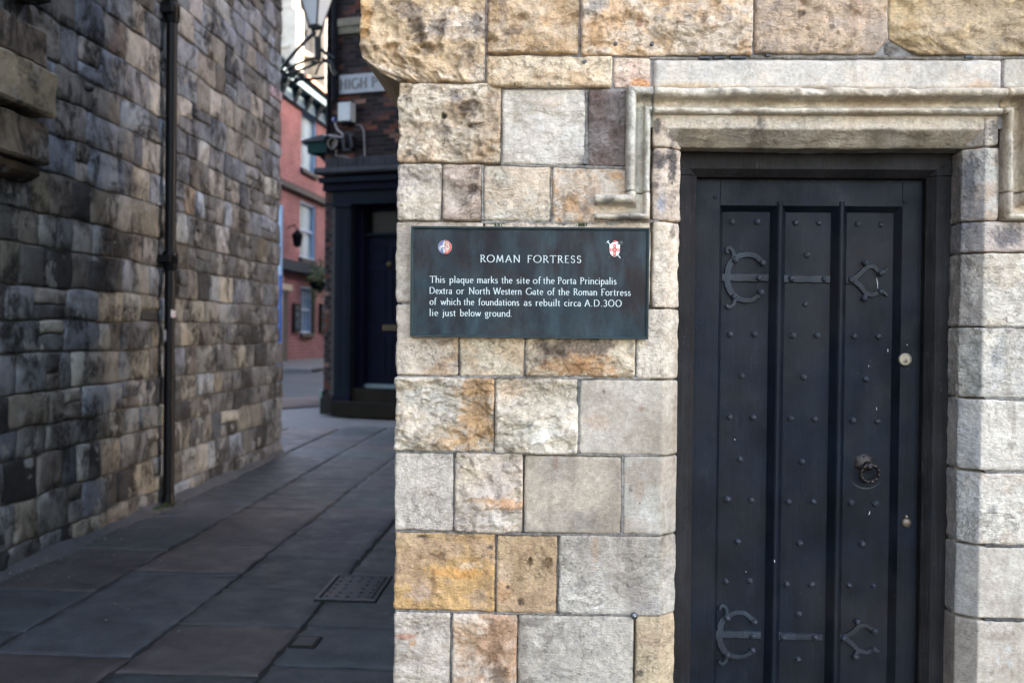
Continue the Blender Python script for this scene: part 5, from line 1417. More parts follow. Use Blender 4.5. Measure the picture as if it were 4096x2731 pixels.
PAL = [(78, 80, 84), (70, 74, 82), (82, 78, 74), (66, 65, 65), (90, 86, 80), (56, 56, 58), (80, 83, 87), (92, 85, 76), (68, 63, 60), (46, 46, 48), (86, 85, 83), (40, 40, 42)]
def lstone_geo(sn, seed, coarse=False):
    g = 0.005
    a0, a1, z0, z1 = sn[0] + g, sn[1] - g, sn[2] + g, sn[3] - g
    n0 = 4 if coarse else max(5, int((a1 - a0) / 0.045)); n1 = 4 if coarse else max(5, int((z1 - z0) / 0.045))
    w1, w2 = 0.011 / (a1 - a0), 0.011 / (z1 - z0)
    A, Zz = np.meshgrid(np.concatenate([[0], np.linspace(w1, 1 - w1, n0 - 1), [1]]), np.concatenate([[0], np.linspace(w2, 1 - w2, n1 - 1), [1]]))
    aa = a0 + (a1 - a0) * A; zz = z0 + (z1 - z0) * Zz
    e = np.minimum(np.minimum(A, 1 - A) * (a1 - a0), np.minimum(Zz, 1 - Zz) * (z1 - z0))
    r_ = random.Random(seed)
    proud = r_.uniform(-0.006, 0.024) + (aa - (a0 + a1) / 2) * r_.uniform(-0.05, 0.05) + (zz - (z0 + z1) / 2) * r_.uniform(-0.06, 0.06)
    h = proud * 0.55 + 0.010 * fbm(aa * 7, zz * 7 + seed, seed, 3) + 0.012 * fbm(aa * 22, zz * 22, seed + 3, 2) ; h = np.maximum(h, -0.006) - 0.007 * (e < 1e-6)
    sl = 0.018
    dz = fbm(aa * 3, zz * 0 + 4, 40 + int(sn[2] * 50), 2) * sl * (1 - Zz) + fbm(aa * 3, zz * 0 + 4, 40 + int(sn[3] * 50), 2) * sl * Zz
    da = fbm(zz * 6, aa * 0 + seed, seed + 5, 2) * 0.008 + (zz - (z0 + z1) / 2) * r_.uniform(-0.05, 0.05)
    corner = np.exp(-np.hypot(np.minimum(A, 1 - A) * (a1 - a0), np.minimum(Zz, 1 - Zz) * (z1 - z0)) / 0.02)
    aa = aa + da * (1 if not coarse else 0) - np.sign(A - .5) * corner * 0.007; zz = zz + dz - np.sign(Zz - .5) * corner * 0.006
    P = np.array([LWp.O.x, LWp.O.y, 0])[None, None] + aa[..., None] * np.array(LWp.d)[None, None] + h[..., None] * np.array(LWp.n)[None, None]
    P = P.reshape(-1, 3); P[:, 2] = zz.reshape(-1)
    idx = np.arange((n0 + 1) * (n1 + 1)).reshape(n1 + 1, n0 + 1)
    fa = np.stack([idx[:-1, :-1], idx[:-1, 1:], idx[1:, 1:], idx[1:, :-1]], -1).reshape(-1, 4)
    ring = np.concatenate([idx[0, :], idx[1:, -1], idx[-1, -2::-1], idx[-2:0:-1, 0]])
    rv = P[ring] - np.array(LWp.n)[None] * 0.12; b0 = len(P)
    ri = np.arange(len(ring)); rj = (ri + 1) % len(ring)
    fa = np.concatenate([fa, np.stack([ring[rj], ring[ri], b0 + ri, b0 + rj], -1)])
    return np.concatenate([P, rv]), fa
rest_v, rest_f, nb = [], [], 0
for i, sn in enumerate(stones):
    ok = vis(sn) > 30 and i < 296
    v_, f_ = lstone_geo(sn, 3000 + i, coarse=not ok)
    if ok:
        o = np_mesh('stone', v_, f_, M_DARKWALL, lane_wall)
        c = cr_rnd.choice(PAL)
        if sn[2] > 2.3: c = cr_rnd.choice([(92, 96, 104), (100, 100, 104), (84, 86, 92), (106, 100, 94), (96, 102, 110), (112, 106, 100)])  # upper stones paler and bluer: skylight painted into their colour
        a0, b0_ = lw_px(sn[0], (sn[2] + sn[3]) / 2); a1, b1_ = lw_px(sn[1], (sn[2] + sn[3]) / 2)
        t0 = lw_px((sn[0] + sn[1]) / 2, sn[3])[1]; t1_ = lw_px((sn[0] + sn[1]) / 2, sn[2])[1]
        for (p, cc) in over:
            if a0 <= p[0] <= a1 and t0 <= p[1] <= t1_: g_ = sum(cc) / 3; c = tuple(g_ + (v_ - g_) * 0.6 for v_ in cc)
        k = cr_rnd.choice([0.5, 0.75, 0.9, 1.0, 1.1, 1.2, 1.35]) * 2.0
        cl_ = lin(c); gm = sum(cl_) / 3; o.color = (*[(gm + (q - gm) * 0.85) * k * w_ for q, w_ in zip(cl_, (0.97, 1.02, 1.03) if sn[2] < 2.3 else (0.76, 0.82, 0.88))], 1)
    else:
        rest_v.append(v_); rest_f.append(f_ + nb); nb += len(v_)
o = np_mesh('stone', np.concatenate(rest_v), np.concatenate(rest_f), M_DARKWALL, lane_wall)
o.color = (*[q * 1.4 for q in lin((80, 81, 83))], 1); o['kind'] = 'stuff'; o['label'] = 'remaining small far and hidden stones of the lane wall'
b = MB()
b.pbox(LWp, -3.5, s_far - 0.01, 0.0, 6.6, -5.0, -0.016); b.build('mortar', M_WMORTAR, lane_wall)
b = MB(); b.pbox(LWp, -15.0, -3.92, 0.0, 9.0, -5.0, 0.0); b.build('near_wall', M_WMORTAR, lane_wall)
b = MB(); b.pbox(LWp, -3.9, s_far - 0.03, 6.45, 9.0, -5.0, 0.0); b.build('upper_wall', M_WMORTAR, lane_wall)

# projecting stones of a blocked opening, top left
def prot(px_end, ytop_l, ybot_l, out, col, slope_in=0.0, name='corbel_stone', seed=1, top_slope=0.0, y_mid=None):
    """block standing out of the lane wall: right end at px_end, heights read at the picture's left edge region"""
    s1, _ = LWp.px(px_end, (ytop_l + ybot_l) / 2, out)
    z1 = LWp.px(px_end, ytop_l, out)[1]; z0 = LWp.px(px_end, ybot_l, out)[1]
    n0, n1 = 14, 8
    s0 = -2.6
    b = MB()
    A = np.linspace(s0, s1, 60); secs = []
    vv = []; 
    prof = [(-0.05, z1 + top_slope), (out - 0.02, z1), (out, z1 - 0.015), (out, (z1 + z0) / 2), (out - slope_in * 0.5, z0 + 0.015), (out - slope_in - 0.015, z0), (-0.05, z0)]
    # resample the profile so it can be roughened
    pp = []
    for i in range(len(prof) - 1):
        m_ = max(1, int(math.hypot(prof[i + 1][0] - prof[i][0], prof[i + 1][1] - prof[i][1]) / 0.025))
        for j in range(m_):
            t = j / m_; pp.append((prof[i][0] * (1 - t) + prof[i + 1][0] * t, prof[i][1] * (1 - t) + prof[i + 1][1] * t))
    pp.append(prof[-1])
    for i, a in enumerate(A):
        for j, (o_, z_) in enumerate(pp):
            w_ = 0.013 * float(fbm(np.array(a * 14.0), np.array(z_ * 9.0 + o_ * 5), seed, 4)) if o_ > 0 else 0
            a2 = a - (0.02 + 0.03 * float(vn(np.array(z_ * 14), np.array(o_ * 9), seed + 4)) if i == len(A) - 1 else 0)
            b.v.append(LWp.pt(a2, z_ + w_ * 0.4, o_ + w_))
    k = len(pp)
    for i in range(len(A) - 1):
        for j in range(k - 1): b.f.append((i * k + j, (i + 1) * k + j, (i + 1) * k + j + 1, i * k + j + 1))
    b.f.append(tuple((len(A) - 1) * k + j for j in range(k)))
    o = b.build(name, M_DARKWALL, lane_wall, smooth=True)
    o.color = (*[q * 1.1 for q in lin(col)], 1)
    return o
prot(243, -260, 30, 0.22, (70, 60, 60), name='hood_stone', seed=3, slope_in=0.10)
prot(200, 138, 285, 0.15, (104, 92, 82), seed=5)
prot(236, 300, 478, 0.20, (140, 128, 108), seed=7)
prot(207, 503, 668, 0.16, (112, 100, 88), seed=9, slope_in=0.0)
prot(168, 672, 738, 0.12, (74, 60, 46), name='sill_stone', seed=11, slope_in=0.10)

# rainwater pipe with collars
M_PIPE = mat_simple('black_pipe_paint', (0.0018, 0.0026, 0.0045), 0.45, 0, 20, 0.3, 0.15, 60, spec=0.18)
ps = LWp.px(674, 1900, 0.075)[0]
pp_ = LWp.pt(ps, 0, 0.075)
pipe = empty('rainwater_pipe', (pp_[0], pp_[1], 0), 'black cast iron rainwater pipe fixed to the dark left wall', 'pipe')
def P3(z): return (pp_[0], pp_[1], z)
zj = LWp.px(688, 1035, 0.1)[1]; zt_ = LWp.px(690, 40, 0.1)[1]
MB().tube([P3(0.03), P3(zj + 0.02)], 0.044, 20).build('lower_pipe', M_PIPE, pipe, smooth=True)
MB().tube([P3(zj), P3(zt_)], 0.046, 20).build('middle_pipe', M_PIPE, pipe, smooth=True)
MB().tube([P3(zt_), P3(6.4)], 0.046, 20).build('upper_pipe', M_PIPE, pipe, smooth=True)
for z_ in (zj, zt_):
    MB().lathe(P3(z_ - 0.10), (0, 0, 1), [(0.046, 0), (0.058, 0.02), (0.058, 0.11), (0.064, 0.12), (0.064, 0.15), (0.057, 0.16), (0.046, 0.17)], 20).build('socket', M_PIPE, pipe, smooth=True)
    b = MB(); b.pbox(LWp, ps - 0.09, ps + 0.09, z_ - 0.03, z_ + 0.03, -0.01, 0.11); b.build('bracket', M_PIPE, pipe, bevel=0.004)
M_BITS = mat_objcol('loose_grit', 0.9, 0.5, 60, bump=0.2)
q = MB(); r9 = random.Random(12)
for i in range(900):
    a_ = r9.uniform(-1.0, s_far); o_ = abs(r9.gauss(0, 0.05)) + 0.07 if r9.random() < 0.75 else r9.uniform(0.1, 1.6)
    if i % 3 == 0: a_ = ps + r9.gauss(0, 0.22); o_ = 0.08 + abs(r9.gauss(0, 0.07))
    z_ = max(0.002, 0.03 - 0.3 * max(0, o_ - 0.05)); c_ = Vector(LWp.pt(a_, z_, o_)); sz_ = r9.uniform(0.003, 0.011)
    pts_ = [c_ + Vector((r9.uniform(-1, 1), r9.uniform(-1, 1), r9.uniform(-.3, .3))) * sz_ for _ in range(3)] + [c_ + Vector((0, 0, sz_ * 0.9))]
    q.poly(pts_, [(0, 1, 2), (0, 1, 3), (1, 2, 3), (2, 0, 3)])
o = q.build('loose_grit', M_BITS, None); o.color = (0.11, 0.10, 0.09, 1)
tag(o, 'loose grit and crumbs along the foot of the dark wall', 'grit', kind='stuff')
q = MB()
for i in range(260):
    a_ = ps - 0.12 + r9.gauss(0, 0.10); o_ = 0.07 + abs(r9.gauss(0, 0.03)); c_ = Vector(LWp.pt(a_, 0.03, o_)); d_ = Vector((r9.uniform(-1, 1), r9.uniform(-1, 1), r9.uniform(0.3, 1.6))).normalized() * r9.uniform(0.01, 0.03); w_ = Vector((r9.uniform(-1, 1), r9.uniform(-1, 1), 0)) * 0.006
    q.poly([c_ - w_, c_ + w_, c_ + d_], [(0, 1, 2)])
o = q.build('moss_tuft', mat_simple('dull_moss_green', (0.03, 0.05, 0.012), 0.9, 0, 30, 0.4), None)
tag(o, 'small tuft of weed and moss at the foot of the black pipe', 'moss', kind='stuff')
M_SHOE = MB().lathe(P3(0.0), (0, 0, 1), [(0.05, 0), (0.055, 0.03), (0.045, 0.10)], 20).build('shoe', M_PIPE, pipe, smooth=True)
def mat_sticker():
    mt, nt, b = new_mat('torn_sticker_paper'); t = NT(nt); v = t.coord()
    n = t.noise(v, 40, 3, 0.6)
    c = t.mix(t.rng(n, 0.52, 0.6, 0, 1), (0.42, 0.42, 0.44), (0.22, 0.05, 0.05)); t.l(c, b.inputs['Base Color']); b.inputs['Roughness'].default_value = 0.7
    return mt
M_ST = mat_sticker()
def sticker(nx, ny, w_, h_, lab):
    r_ = ray(nx, ny); t = (Vector((pp_[0], pp_[1], 0)) - Vector((CAM.x, CAM.y, 0))).length
    z_ = CAM.z + r_.z / math.hypot(r_.x, r_.y) * (t - 0.04)
    c = Vector((CAM.x - pp_[0], CAM.y - pp_[1])); a0 = math.atan2(c.y, c.x) + (0.9 if nx > 680 else -1.0)
    q = MB(); n = 8
    for i in range(n + 1):
        a = a0 - w_ / 2 / 0.048 + w_ / 0.048 * i / n
        q.v += [(pp_[0] + 0.048 * math.cos(a), pp_[1] + 0.048 * math.sin(a), z_ - h_ / 2 + 0.006 * math.sin(i * 2)), (pp_[0] + 0.048 * math.cos(a), pp_[1] + 0.048 * math.sin(a), z_ + h_ / 2 + 0.006 * math.sin(i * 1.3))]
    for i in range(n): q.f.append((2 * i, 2 * i + 2, 2 * i + 3, 2 * i + 1))
    o = q.build('sticker', M_ST, None); tag(o, lab, 'sticker')
sticker(694, 1255, 0.07, 0.06, 'torn white and red sticker on the front of the black pipe')
sticker(657, 1342, 0.04, 0.09, 'small white paper scrap low on the left edge of the pipe')

# ---------------------------------------------------------------- dark brick house at the end of the lane
hA = G(1292, 1655)
yaw_h = R(-20) + YAW
HP = Plane((hA.x, hA.y), (math.cos(yaw_h), math.sin(yaw_h)))
house = empty('dark_brick_house', tuple(hA), 'sooty dark brick house with a navy doorway at the end of the lane', 'house')
hp = lambda x, y, o=0.0: HP.px(x, y, o)
s_r = hp(1600, 1300)[0]                     # just past the last visible part
zc_ = hp(1440, 700)[1]                      # cornice underside
M_NAVY = mat_simple('navy_gloss_paint', (0.0006, 0.0012, 0.0070), 0.7, 0, 4, 0.3, 0.1, 20, spec=0.05)
M_NAVY2 = mat_simple('dark_teal_paint', (0.0007, 0.0032, 0.0072), 0.7, 0, 4, 0.3, 0.1, 20, spec=0.05)
M_BM = mat_simple('black_brick_mortar', (0.014, 0.013, 0.014), 0.95, 0, 20, 0.5, 0.6, 60)
depth_h = 32.0
b = MB(); b.pbox(HP, 0.0, 16.0, zc_, 17.0, -0.9, -0.008); b.build('wall', M_BM, house)
b = MB(); b.v += [HP.pt(0.3, 0, -0.9), HP.pt(16, 0, -0.9)] ; p0 = b.v[0]; p1 = b.v[1]
b.v = []
rf = ray(1335, 1300); kf = 22 / rf.y; far0 = (rf.x * kf, 22, 0)
b.prism([p0, p1, (14, 22, 0), far0], [(p0[0], p0[1], 17), (p1[0], p1[1], 17), (14, 22, 17), (far0[0], far0[1], 17)])
b.build('rear_wall', M_BM, house)
opp = MB().box(6.5, 18, 22.5, 92, 0.0, 20.0).build('sun_blocking_row', mat_simple('plain_rear_brick', (0.16, 0.11, 0.09), 0.9, 0, 2, 0.3), None)  # unseen row, placed and sized to keep sun off the pink terrace
tag(opp, 'unseen long brick row behind the dark house, added to keep the sun off the pink terrace', 'house')
def brick_mesh(L, Hh, Dp=0.05):
    q = MB(); q.box(-L / 2, L / 2, 0.0, Dp, -Hh / 2, Hh / 2)
    o = q.build('brick_proto', M_BRICKD, None, bevel=0.004); me = o.data; bpy.data.objects.remove(o); return me
BW, BH = 0.225, 0.078
bm1, bm2 = brick_mesh(0.213, 0.066), brick_mesh(0.10, 0.066)
rotz = math.atan2(HP.d.y, HP.d.x)
BC = [(38, 32, 34), (46, 36, 36), (30, 28, 32), (64, 42, 40), (92, 52, 42), (34, 32, 36), (52, 44, 46), (78, 50, 46), (28, 26, 28), (110, 84, 74), (40, 36, 40), (24, 23, 26)]
brs = random.Random(5)
band_z0, band_z1 = hp(1390, 140)[1], hp(1390, 84)[1]
def brick(a, z, half, out=0.0):
    o = add_obj('brick', bm2 if half else bm1, None, house)
    p = HP.pt(a, z, out + brs.uniform(-0.003, 0.004)); o.location = p; o.rotation_euler = (0, 0, rotz + brs.uniform(-.01, .01))
    o.matrix_parent_inverse = PINV[house.name]
    c = brs.choice(BC); k = brs.uniform(0.4, 0.75); o.color = (*[q * k for q in lin(c)], 1)
z = zc_ + 0.10; row = 0
ztop_v = hp(1400, -90)[1]
while z < ztop_v:
    if not (band_z0 - 0.03 < z < band_z1 + 0.03):
        a = 0.0 + (0.06 if row % 2 else 0.1125)
        if row % 2: brick(0.05, z, True); a = 0.2225
        while a < s_r + 0.1:
            brick(a, z, False); a += BW
    z += BH; row += 1
# brick pier below the cornice, left of the navy doorcase
pier_r = hp(1338, 1200)[0]
b = MB(); b.pbox(HP, 0.0, pier_r, 0, zc_, -0.9, -0.006); b.build('pier', M_BM, house)
z = 0.32; row = 0
while z < zc_ - 0.25:
    if row % 2: brick(0.05, z, True)
    else: brick(min(0.09, pier_r / 2), z, True)
    z += BH; row += 1
b = MB(); b.pbox(HP, -0.04, pier_r + 0.02, 0.0, 0.29, -0.3, 0.05); o = b.build('plinth_stone', M_BRICKD, house, bevel=0.01); o.color = (0.009, 0.008, 0.008, 1)
M_BAND = mat_simple('mossy_stone_band', (0.06, 0.055, 0.04), 0.9, 0, 8, 0.4, 0.5, 30)
b = MB(); b.pbox(HP, 0.17, 16, band_z0, band_z1, -0.1, 0.06); b.build('string_course', M_BAND, house, bevel=0.01)
b = MB(); b.pbox(HP, 0.17, 16, (band_z0 + band_z1) / 2, band_z1 + 0.02, -0.1, 0.09); b.build('drip_course', M_BAND, house, bevel=0.01)
# cornice, slates on edge above it
M_LEAD = mat_simple('grey_lead', (0.026, 0.030, 0.037), 0.75, 0, 6, 0.3, 0.3, 20, spec=0.04)
za, zb_ = hp(1440, 700)[1], hp(1440, 672)[1]
b = MB(); b.prism([HP.pt(-0.05, z_, o_) for o_, z_ in [(-0.1, za), (0.26, za), (0.30, za + 0.03), (0.30, zb_ - 0.02), (0.05, zb_ + 0.03), (-0.1, zb_ + 0.03)]], [HP.pt(16, z_, o_) for o_, z_ in [(-0.1, za), (0.26, za), (0.30, za + 0.03), (0.30, zb_ - 0.02), (0.05, zb_ + 0.03), (-0.1, zb_ + 0.03)]])
b.build('cornice', M_LEAD, house)
i = 0; a = 0.06
while a < s_r + 0.1:
    z0_ = zb_ + 0.03; q = MB(); q.pbox(HP, a, a + 0.035, z0_, z0_ + 0.14 + 0.02 * brs.random(), 0.0, 0.09 + 0.02 * brs.random()); q.build('edge_slate', M_LEAD, house); a += 0.062
def fascia(y0, y1, out, mat, name, s0=-0.02, s1=16, back=-0.3, xr=1450):
    z0_, z1_ = hp(xr, y1, out)[1], hp(xr, y0, out)[1]
    b = MB(); b.pbox(HP, s0, s1, z0_, z1_, back, out); return b.build(name, mat, house, bevel=0.006)
fascia(702, 724, 0.22, M_NAVY2, 'cornice_moulding', s0=0.0)
fascia(724, 758, 0.12, M_NAVY, 'cornice_bed', s0=0.02)
dc0 = hp(1332, 1200)[0]
fascia(758, 806, 0.05, M_NAVY2, 'frieze', s0=dc0)
fascia(806, 816, 0.09, M_NAVY2, 'architrave', s0=dc0 - 0.03)
# pilaster
pil0, pil1 = hp(1337, 1200, 0.06)[0], hp(1400, 1200, 0.06)[0]
zcap = hp(1400, 816)[1]; zthr = hp(1450, 1553)[1]
b = MB(); b.pbox(HP, pil0, pil1, 0.34, zcap - 0.06, -0.1, 0.06); b.build('pilaster', M_NAVY2, house, bevel=0.004)
b = MB(); b.pbox(HP, pil0 - 0.03, pil1 + 0.03, zcap - 0.06, zcap + 0.01, -0.1, 0.10); b.build('capital', M_NAVY2, house, bevel=0.006)
b = MB(); b.pbox(HP, pil0 - 0.02, pil1 + 0.02, 0.0, 0.34, -0.1, 0.09); b.build('pilaster_base', M_NAVY, house, bevel=0.006)
for k_ in range(2):
    f0 = pil0 + 0.03 + k_ * (pil1 - pil0 - 0.06) * 0.55
    b = MB(); b.pbox(HP, f0, f0 + (pil1 - pil0 - 0.06) * 0.38, 0.5, zcap - 0.2, 0.058, 0.066); b.build('pilaster_panel', M_NAVY2, house, bevel=0.003)
# recess with door
ds0, ds1 = pil1, s_r + 0.5
zdoor_t = hp(1500, 945, -0.25)[1]
b = MB(); b.pbox(HP, ds0, ds1, 0.4, zcap, -0.5, -0.32); b.build('doorcase_back', M_NAVY, house)
b = MB(); b.pbox(HP, ds0, ds0 + 0.14, 0.3, zcap, -0.32, -0.12); b.build('doorcase_side', M_NAVY, house, bevel=0.004)
b = MB(); b.pbox(HP, ds0 + 0.14, ds1, zdoor_t, zdoor_t + 0.05, -0.33, -0.16); b.build('transom', M_NAVY2, house, bevel=0.004)
M_DGLASS = mat_simple('dark_fanlight_glass', (0.001, 0.001, 0.0015), 0.4, 0, 4, 0.1, spec=0.08)
b = MB(); b.pbox(HP, ds0 + 0.16, ds1, zdoor_t + 0.05, zcap - 0.12, -0.31, -0.30); b.build('fanlight', M_DGLASS, house)
dx0 = hp(1448, 1250, -0.2)[0]
hd = MB(); hd.pbox(HP, dx0, ds1, zthr, zdoor_t, -0.33, -0.24); hd = hd.build('door', M_NAVY, house, bevel=0.004)
for (y0, y1) in ((985, 1048), (1080, 1285), (1345, 1500)):
    z1_, z0_ = hp(1500, y0, -0.24)[1], hp(1500, y1, -0.24)[1]
    for (xa, xb) in ((1481, 1542), (1566, 1640)):
        q0, q1 = hp(xa, 1250, -0.24)[0], hp(xb, 1250, -0.24)[0]
        b = MB()
        b.pbox(HP, q0, q1, z0_, z0_ + 0.018, -0.245, -0.222); b.pbox(HP, q0, q1, z1_ - 0.018, z1_, -0.245, -0.222)
        b.pbox(HP, q0, q0 + 0.018, z0_ + 0.018, z1_ - 0.018, -0.245, -0.2225); b.pbox(HP, q1 - 0.018, q1, z0_ + 0.018, z1_ - 0.018, -0.245, -0.2225)
        b.build('panel_moulding', M_NAVY2, hd)
b = MB(); q0 = hp(1450, 1540, -0.2)[0]; z1_, z0_ = hp(1520, 1536, -0.2)[1], hp(1520, 1553, -0.2)[1]
b.pbox(HP, q0, ds1, z0_, z1_, -0.25, -0.19); b.build('weather_bar', mat_simple('teal_sill_paint', (0.012, 0.045, 0.065), 0.5), hd, bevel=0.004)
M_OLDBR = mat_simple('dark_old_brass', (0.03, 0.022, 0.009), 0.4, 0.8, 40, 0.3)
a_, z_ = hp(1556, 1058, -0.22)
MB().lathe(HP.pt(a_, z_, -0.24), tuple(HP.n), [(0.05, 0), (0.05, 0.02), (0.02, 0.04)], 16).build('door_knocker', M_OLDBR, hd, smooth=True)
a_, z_ = hp(1570, 1311, -0.22)
b = MB(); b.pbox(HP, a_ - 0.2, a_ + 0.2, z_ - 0.045, z_ + 0.045, -0.245, -0.225); lb = b.build('letter_box', M_OLDBR, hd, bevel=0.004)
b = MB(); b.pbox(HP, a_ - 0.15, a_ + 0.2, z_ - 0.02, z_ + 0.02, -0.228, -0.2235); b.build('letter_slot', M_GAP, hd)
# steps
M_STEP = mat_simple('worn_step_stone', (0.007, 0.0064, 0.0056), 0.9, 0, 6, 0.35, 0.4, 30, spec=0.05)
b = MB(); b.pbox(HP, ds0 - 0.02, ds1, 0.0, zthr, -0.4, 0.0); b.build('upper_step', M_STEP, house, bevel=0.012)
zs1 = hp(1480, 1612, 0.35)[1]
b = MB(); b.pbox(HP, pil0 + 0.1, ds1 + 0.3, 0.0, zs1, -0.1, 0.34); b.build('lower_step', M_STEP, house, bevel=0.015)

# street name board
M_BOARD = mat_simple('chalky_white_board', (0.115, 0.135, 0.155), 0.7, 0, 10, 0.15)
M_LET = mat_simple('faded_black_letters', (0.035, 0.037, 0.04), 0.7, 0, 40, 0.2)
q0 = hp(1357, 330, 0.03)[0]; zt0, zt1 = hp(1357, 378, 0.03)[1], hp(1357, 303, 0.03)[1]
board = MB(); board.pbox(HP, q0, q0 + 2.1, zt0, zt1, 0.0, 0.035); board = board.build('street_name_board', M_BOARD, None, bevel=0.004)
tag(board, 'white street name board reading HIGH P on the dark brick', 'sign')
PINV[board.name] = Matrix.Identity(4)
b = MB(); b.pbox(HP, q0 - 0.012, q0 + 2.1, zt0 - 0.018, zt0 - 0.002, -0.01, 0.05); b.build('board_ledge', M_GAP, board)
q = MB(); lx0 = hp(1362, 330, 0.036)[0]; lx1 = hp(1466, 330, 0.036)[0]; lp0 = hp(1489, 330, 0.036)[0]
capz = (zt1 - zt0)
write(q, 'HIGH', lx0, lx1, zt0 + capz * 0.24, capz * 0.52, lambda x, z, l: HP.pt(x, z, 0.037 + l), track=0.16, thick=1.9)
write(q, 'P', lp0, lp0 + (lx1 - lx0) * 0.2, zt0 + capz * 0.24, capz * 0.52, lambda x, z, l: HP.pt(x, z, 0.037 + l), track=0.16, thick=1.9)
me = bpy.data.meshes.new('lettering'); me.from_pydata(q.v, [], q.f); me.update(); add_obj('lettering', me, M_LET, board)

# junction box, conduit, floodlight body, black down pipe
M_GREYBOX = mat_simple('pale_grey_box', (0.155, 0.185, 0.205), 0.5, 0, 10, 0.1)
M_BLK = mat_simple('black_metal', (0.003, 0.004, 0.006), 0.8, 0.0, 20, 0.3, spec=0.04)
q0, q1 = hp(1350, 450, 0.2)[0], hp(1400, 450, 0.2)[0]; z1_, z0_ = hp(1375, 408, 0.2)[1], hp(1375, 484, 0.2)[1]
jb = empty('junction_box', HP.pt((q0 + q1) / 2, z0_, 0.0), 'pale grey junction box on the dark brick under the street name board', 'junction box')
b = MB(); b.pbox(HP, q0, q1, z0_, z1_, 0.0, 0.17); b.build('box', M_GREYBOX, jb, bevel=0.006)
b = MB(); b.pbox(HP, q0 + 0.004, q1 - 0.004, z0_ + 0.004, z1_ - 0.004, 0.17, 0.19); b.build('cover', M_GREYBOX, jb, bevel=0.006)
b = MB(); b.pbox(HP, q0 + .02, q1 - 0.02, z0_ - 0.05, z0_, 0.02, 0.12); b.build('gland_plate', M_BLK, jb)
b = MB(); pts = [hp(x, y, 0.08) for x, y in [(1341, 487), (1342, 502), (1350, 520), (1366, 532), (1373, 545), (1366, 551), (1340, 545), (1315, 541), (1292, 543)]]
b.tube([HP.pt(a, z_, 0.08) for a, z_ in pts], 0.014, 8); cb = b.build('conduit', mat_simple('grey_conduit', (0.14, 0.14, 0.16), 0.5), None, smooth=True)
tag(cb, 'curving grey flexible conduit below the junction box', 'cable')
a_, z_ = hp(1338, 478, 0.08)
gl = MB().lathe(HP.pt(a_, z_, 0.08), (0, 0, -1), [(0.04, -0.03), (0.04, 0.03), (0.02, 0.05)], 12).build('plug', mat_simple('blue_plastic', (0.006, 0.025, 0.14), 0.4), None, smooth=True)
tag(gl, 'small blue round plug at the left of the junction box', 'plug')
cam2 = empty('security_camera', HP.pt(hp(1395, 560)[0], hp(1395, 600)[1], 0), 'grey and black security camera unit on the brick below the box', 'camera')
q0, q1 = hp(1372, 570, 0.2)[0], hp(1410, 570, 0.2)[0]; z1_, z0_ = hp(1390, 530, 0.2)[1], hp(1390, 602, 0.2)[1]
b = MB(); b.pbox(HP, q0 + 0.04, q1 - 0.04, z0_ + 0.03, z1_ - 0.05, 0.0, 0.14); b.build('housing', M_BLK, cam2, bevel=0.01)
for (xa, ya, xb, yb, rr_) in ((1374, 545, 1376, 598, 0.022), (1400, 535, 1408, 590, 0.022), (1378, 600, 1402, 600, 0.018), (1376, 538, 1398, 530, 0.02), (1405, 540, 1420, 535, 0.014)):
    p0, p1 = hp(xa, ya, 0.16), hp(xb, yb, 0.16)
    MB().tube([HP.pt(*p0, 0.16), HP.pt((p0[0] + p1[0]) / 2 + 0.008, (p0[1] + p1[1]) / 2, 0.18), HP.pt(*p1, 0.16)], rr_, 8).build('bracket_arm', M_LEAD, cam2, smooth=True)
a_, z_ = hp(1335, 575, 0.15)
fl = MB().lathe(HP.pt(a_, z_, -0.0), tuple(HP.n), [(0.03, 0), (0.09, 0.08), (0.10, 0.2), (0.085, 0.2), (0.07, 0.14), (0.001, 0.13)], 20).build('floodlight', mat_simple('brown_black_metal', (0.014, 0.010, 0.010), 0.5, 0.3), None, smooth=True)
tag(fl, 'round unlit black floodlight left of the security camera', 'lamp')
b = MB(); a_ = hp(1339, 250, 0.08)[0]; b.tube([HP.pt(a_, hp(1345, 410)[1], 0.08), HP.pt(a_, hp(1345, -80)[1], 0.08)], 0.05, 12)
b.tube([HP.pt(a_ - 0.13, hp(1345, 410)[1] - 0.9, 0.06), HP.pt(a_ - 0.13, hp(1345, -80)[1], 0.06)], 0.035, 10)
dp = b.build('down_pipe', M_BLK, None, smooth=True); tag(dp, 'pair of black down pipes at the corner of the dark brick house', 'pipe')
b = MB(); pts = [hp(x, y, 0.05) for x, y in [(1418, 498), (1440, 500), (1452, 520), (1455, 570), (1457, 630)]]
b.tube([HP.pt(a, z_, 0.03) for a, z_ in pts], 0.012, 6)
pts = [hp(x, y, 0.05) for x, y in [(1345, 600), (1340, 622), (1370, 625), (1400, 632), (1440, 640), (1480, 632)]]
b.tube([HP.pt(a, z_, 0.03) for a, z_ in pts], 0.012, 6)
cb = b.build('wall_cable', mat_simple('dusty_cable', (0.09, 0.09, 0.10), 0.6), None, smooth=True); tag(cb, 'thin loose cables looping over the dark brick above the shop cornice', 'cable')
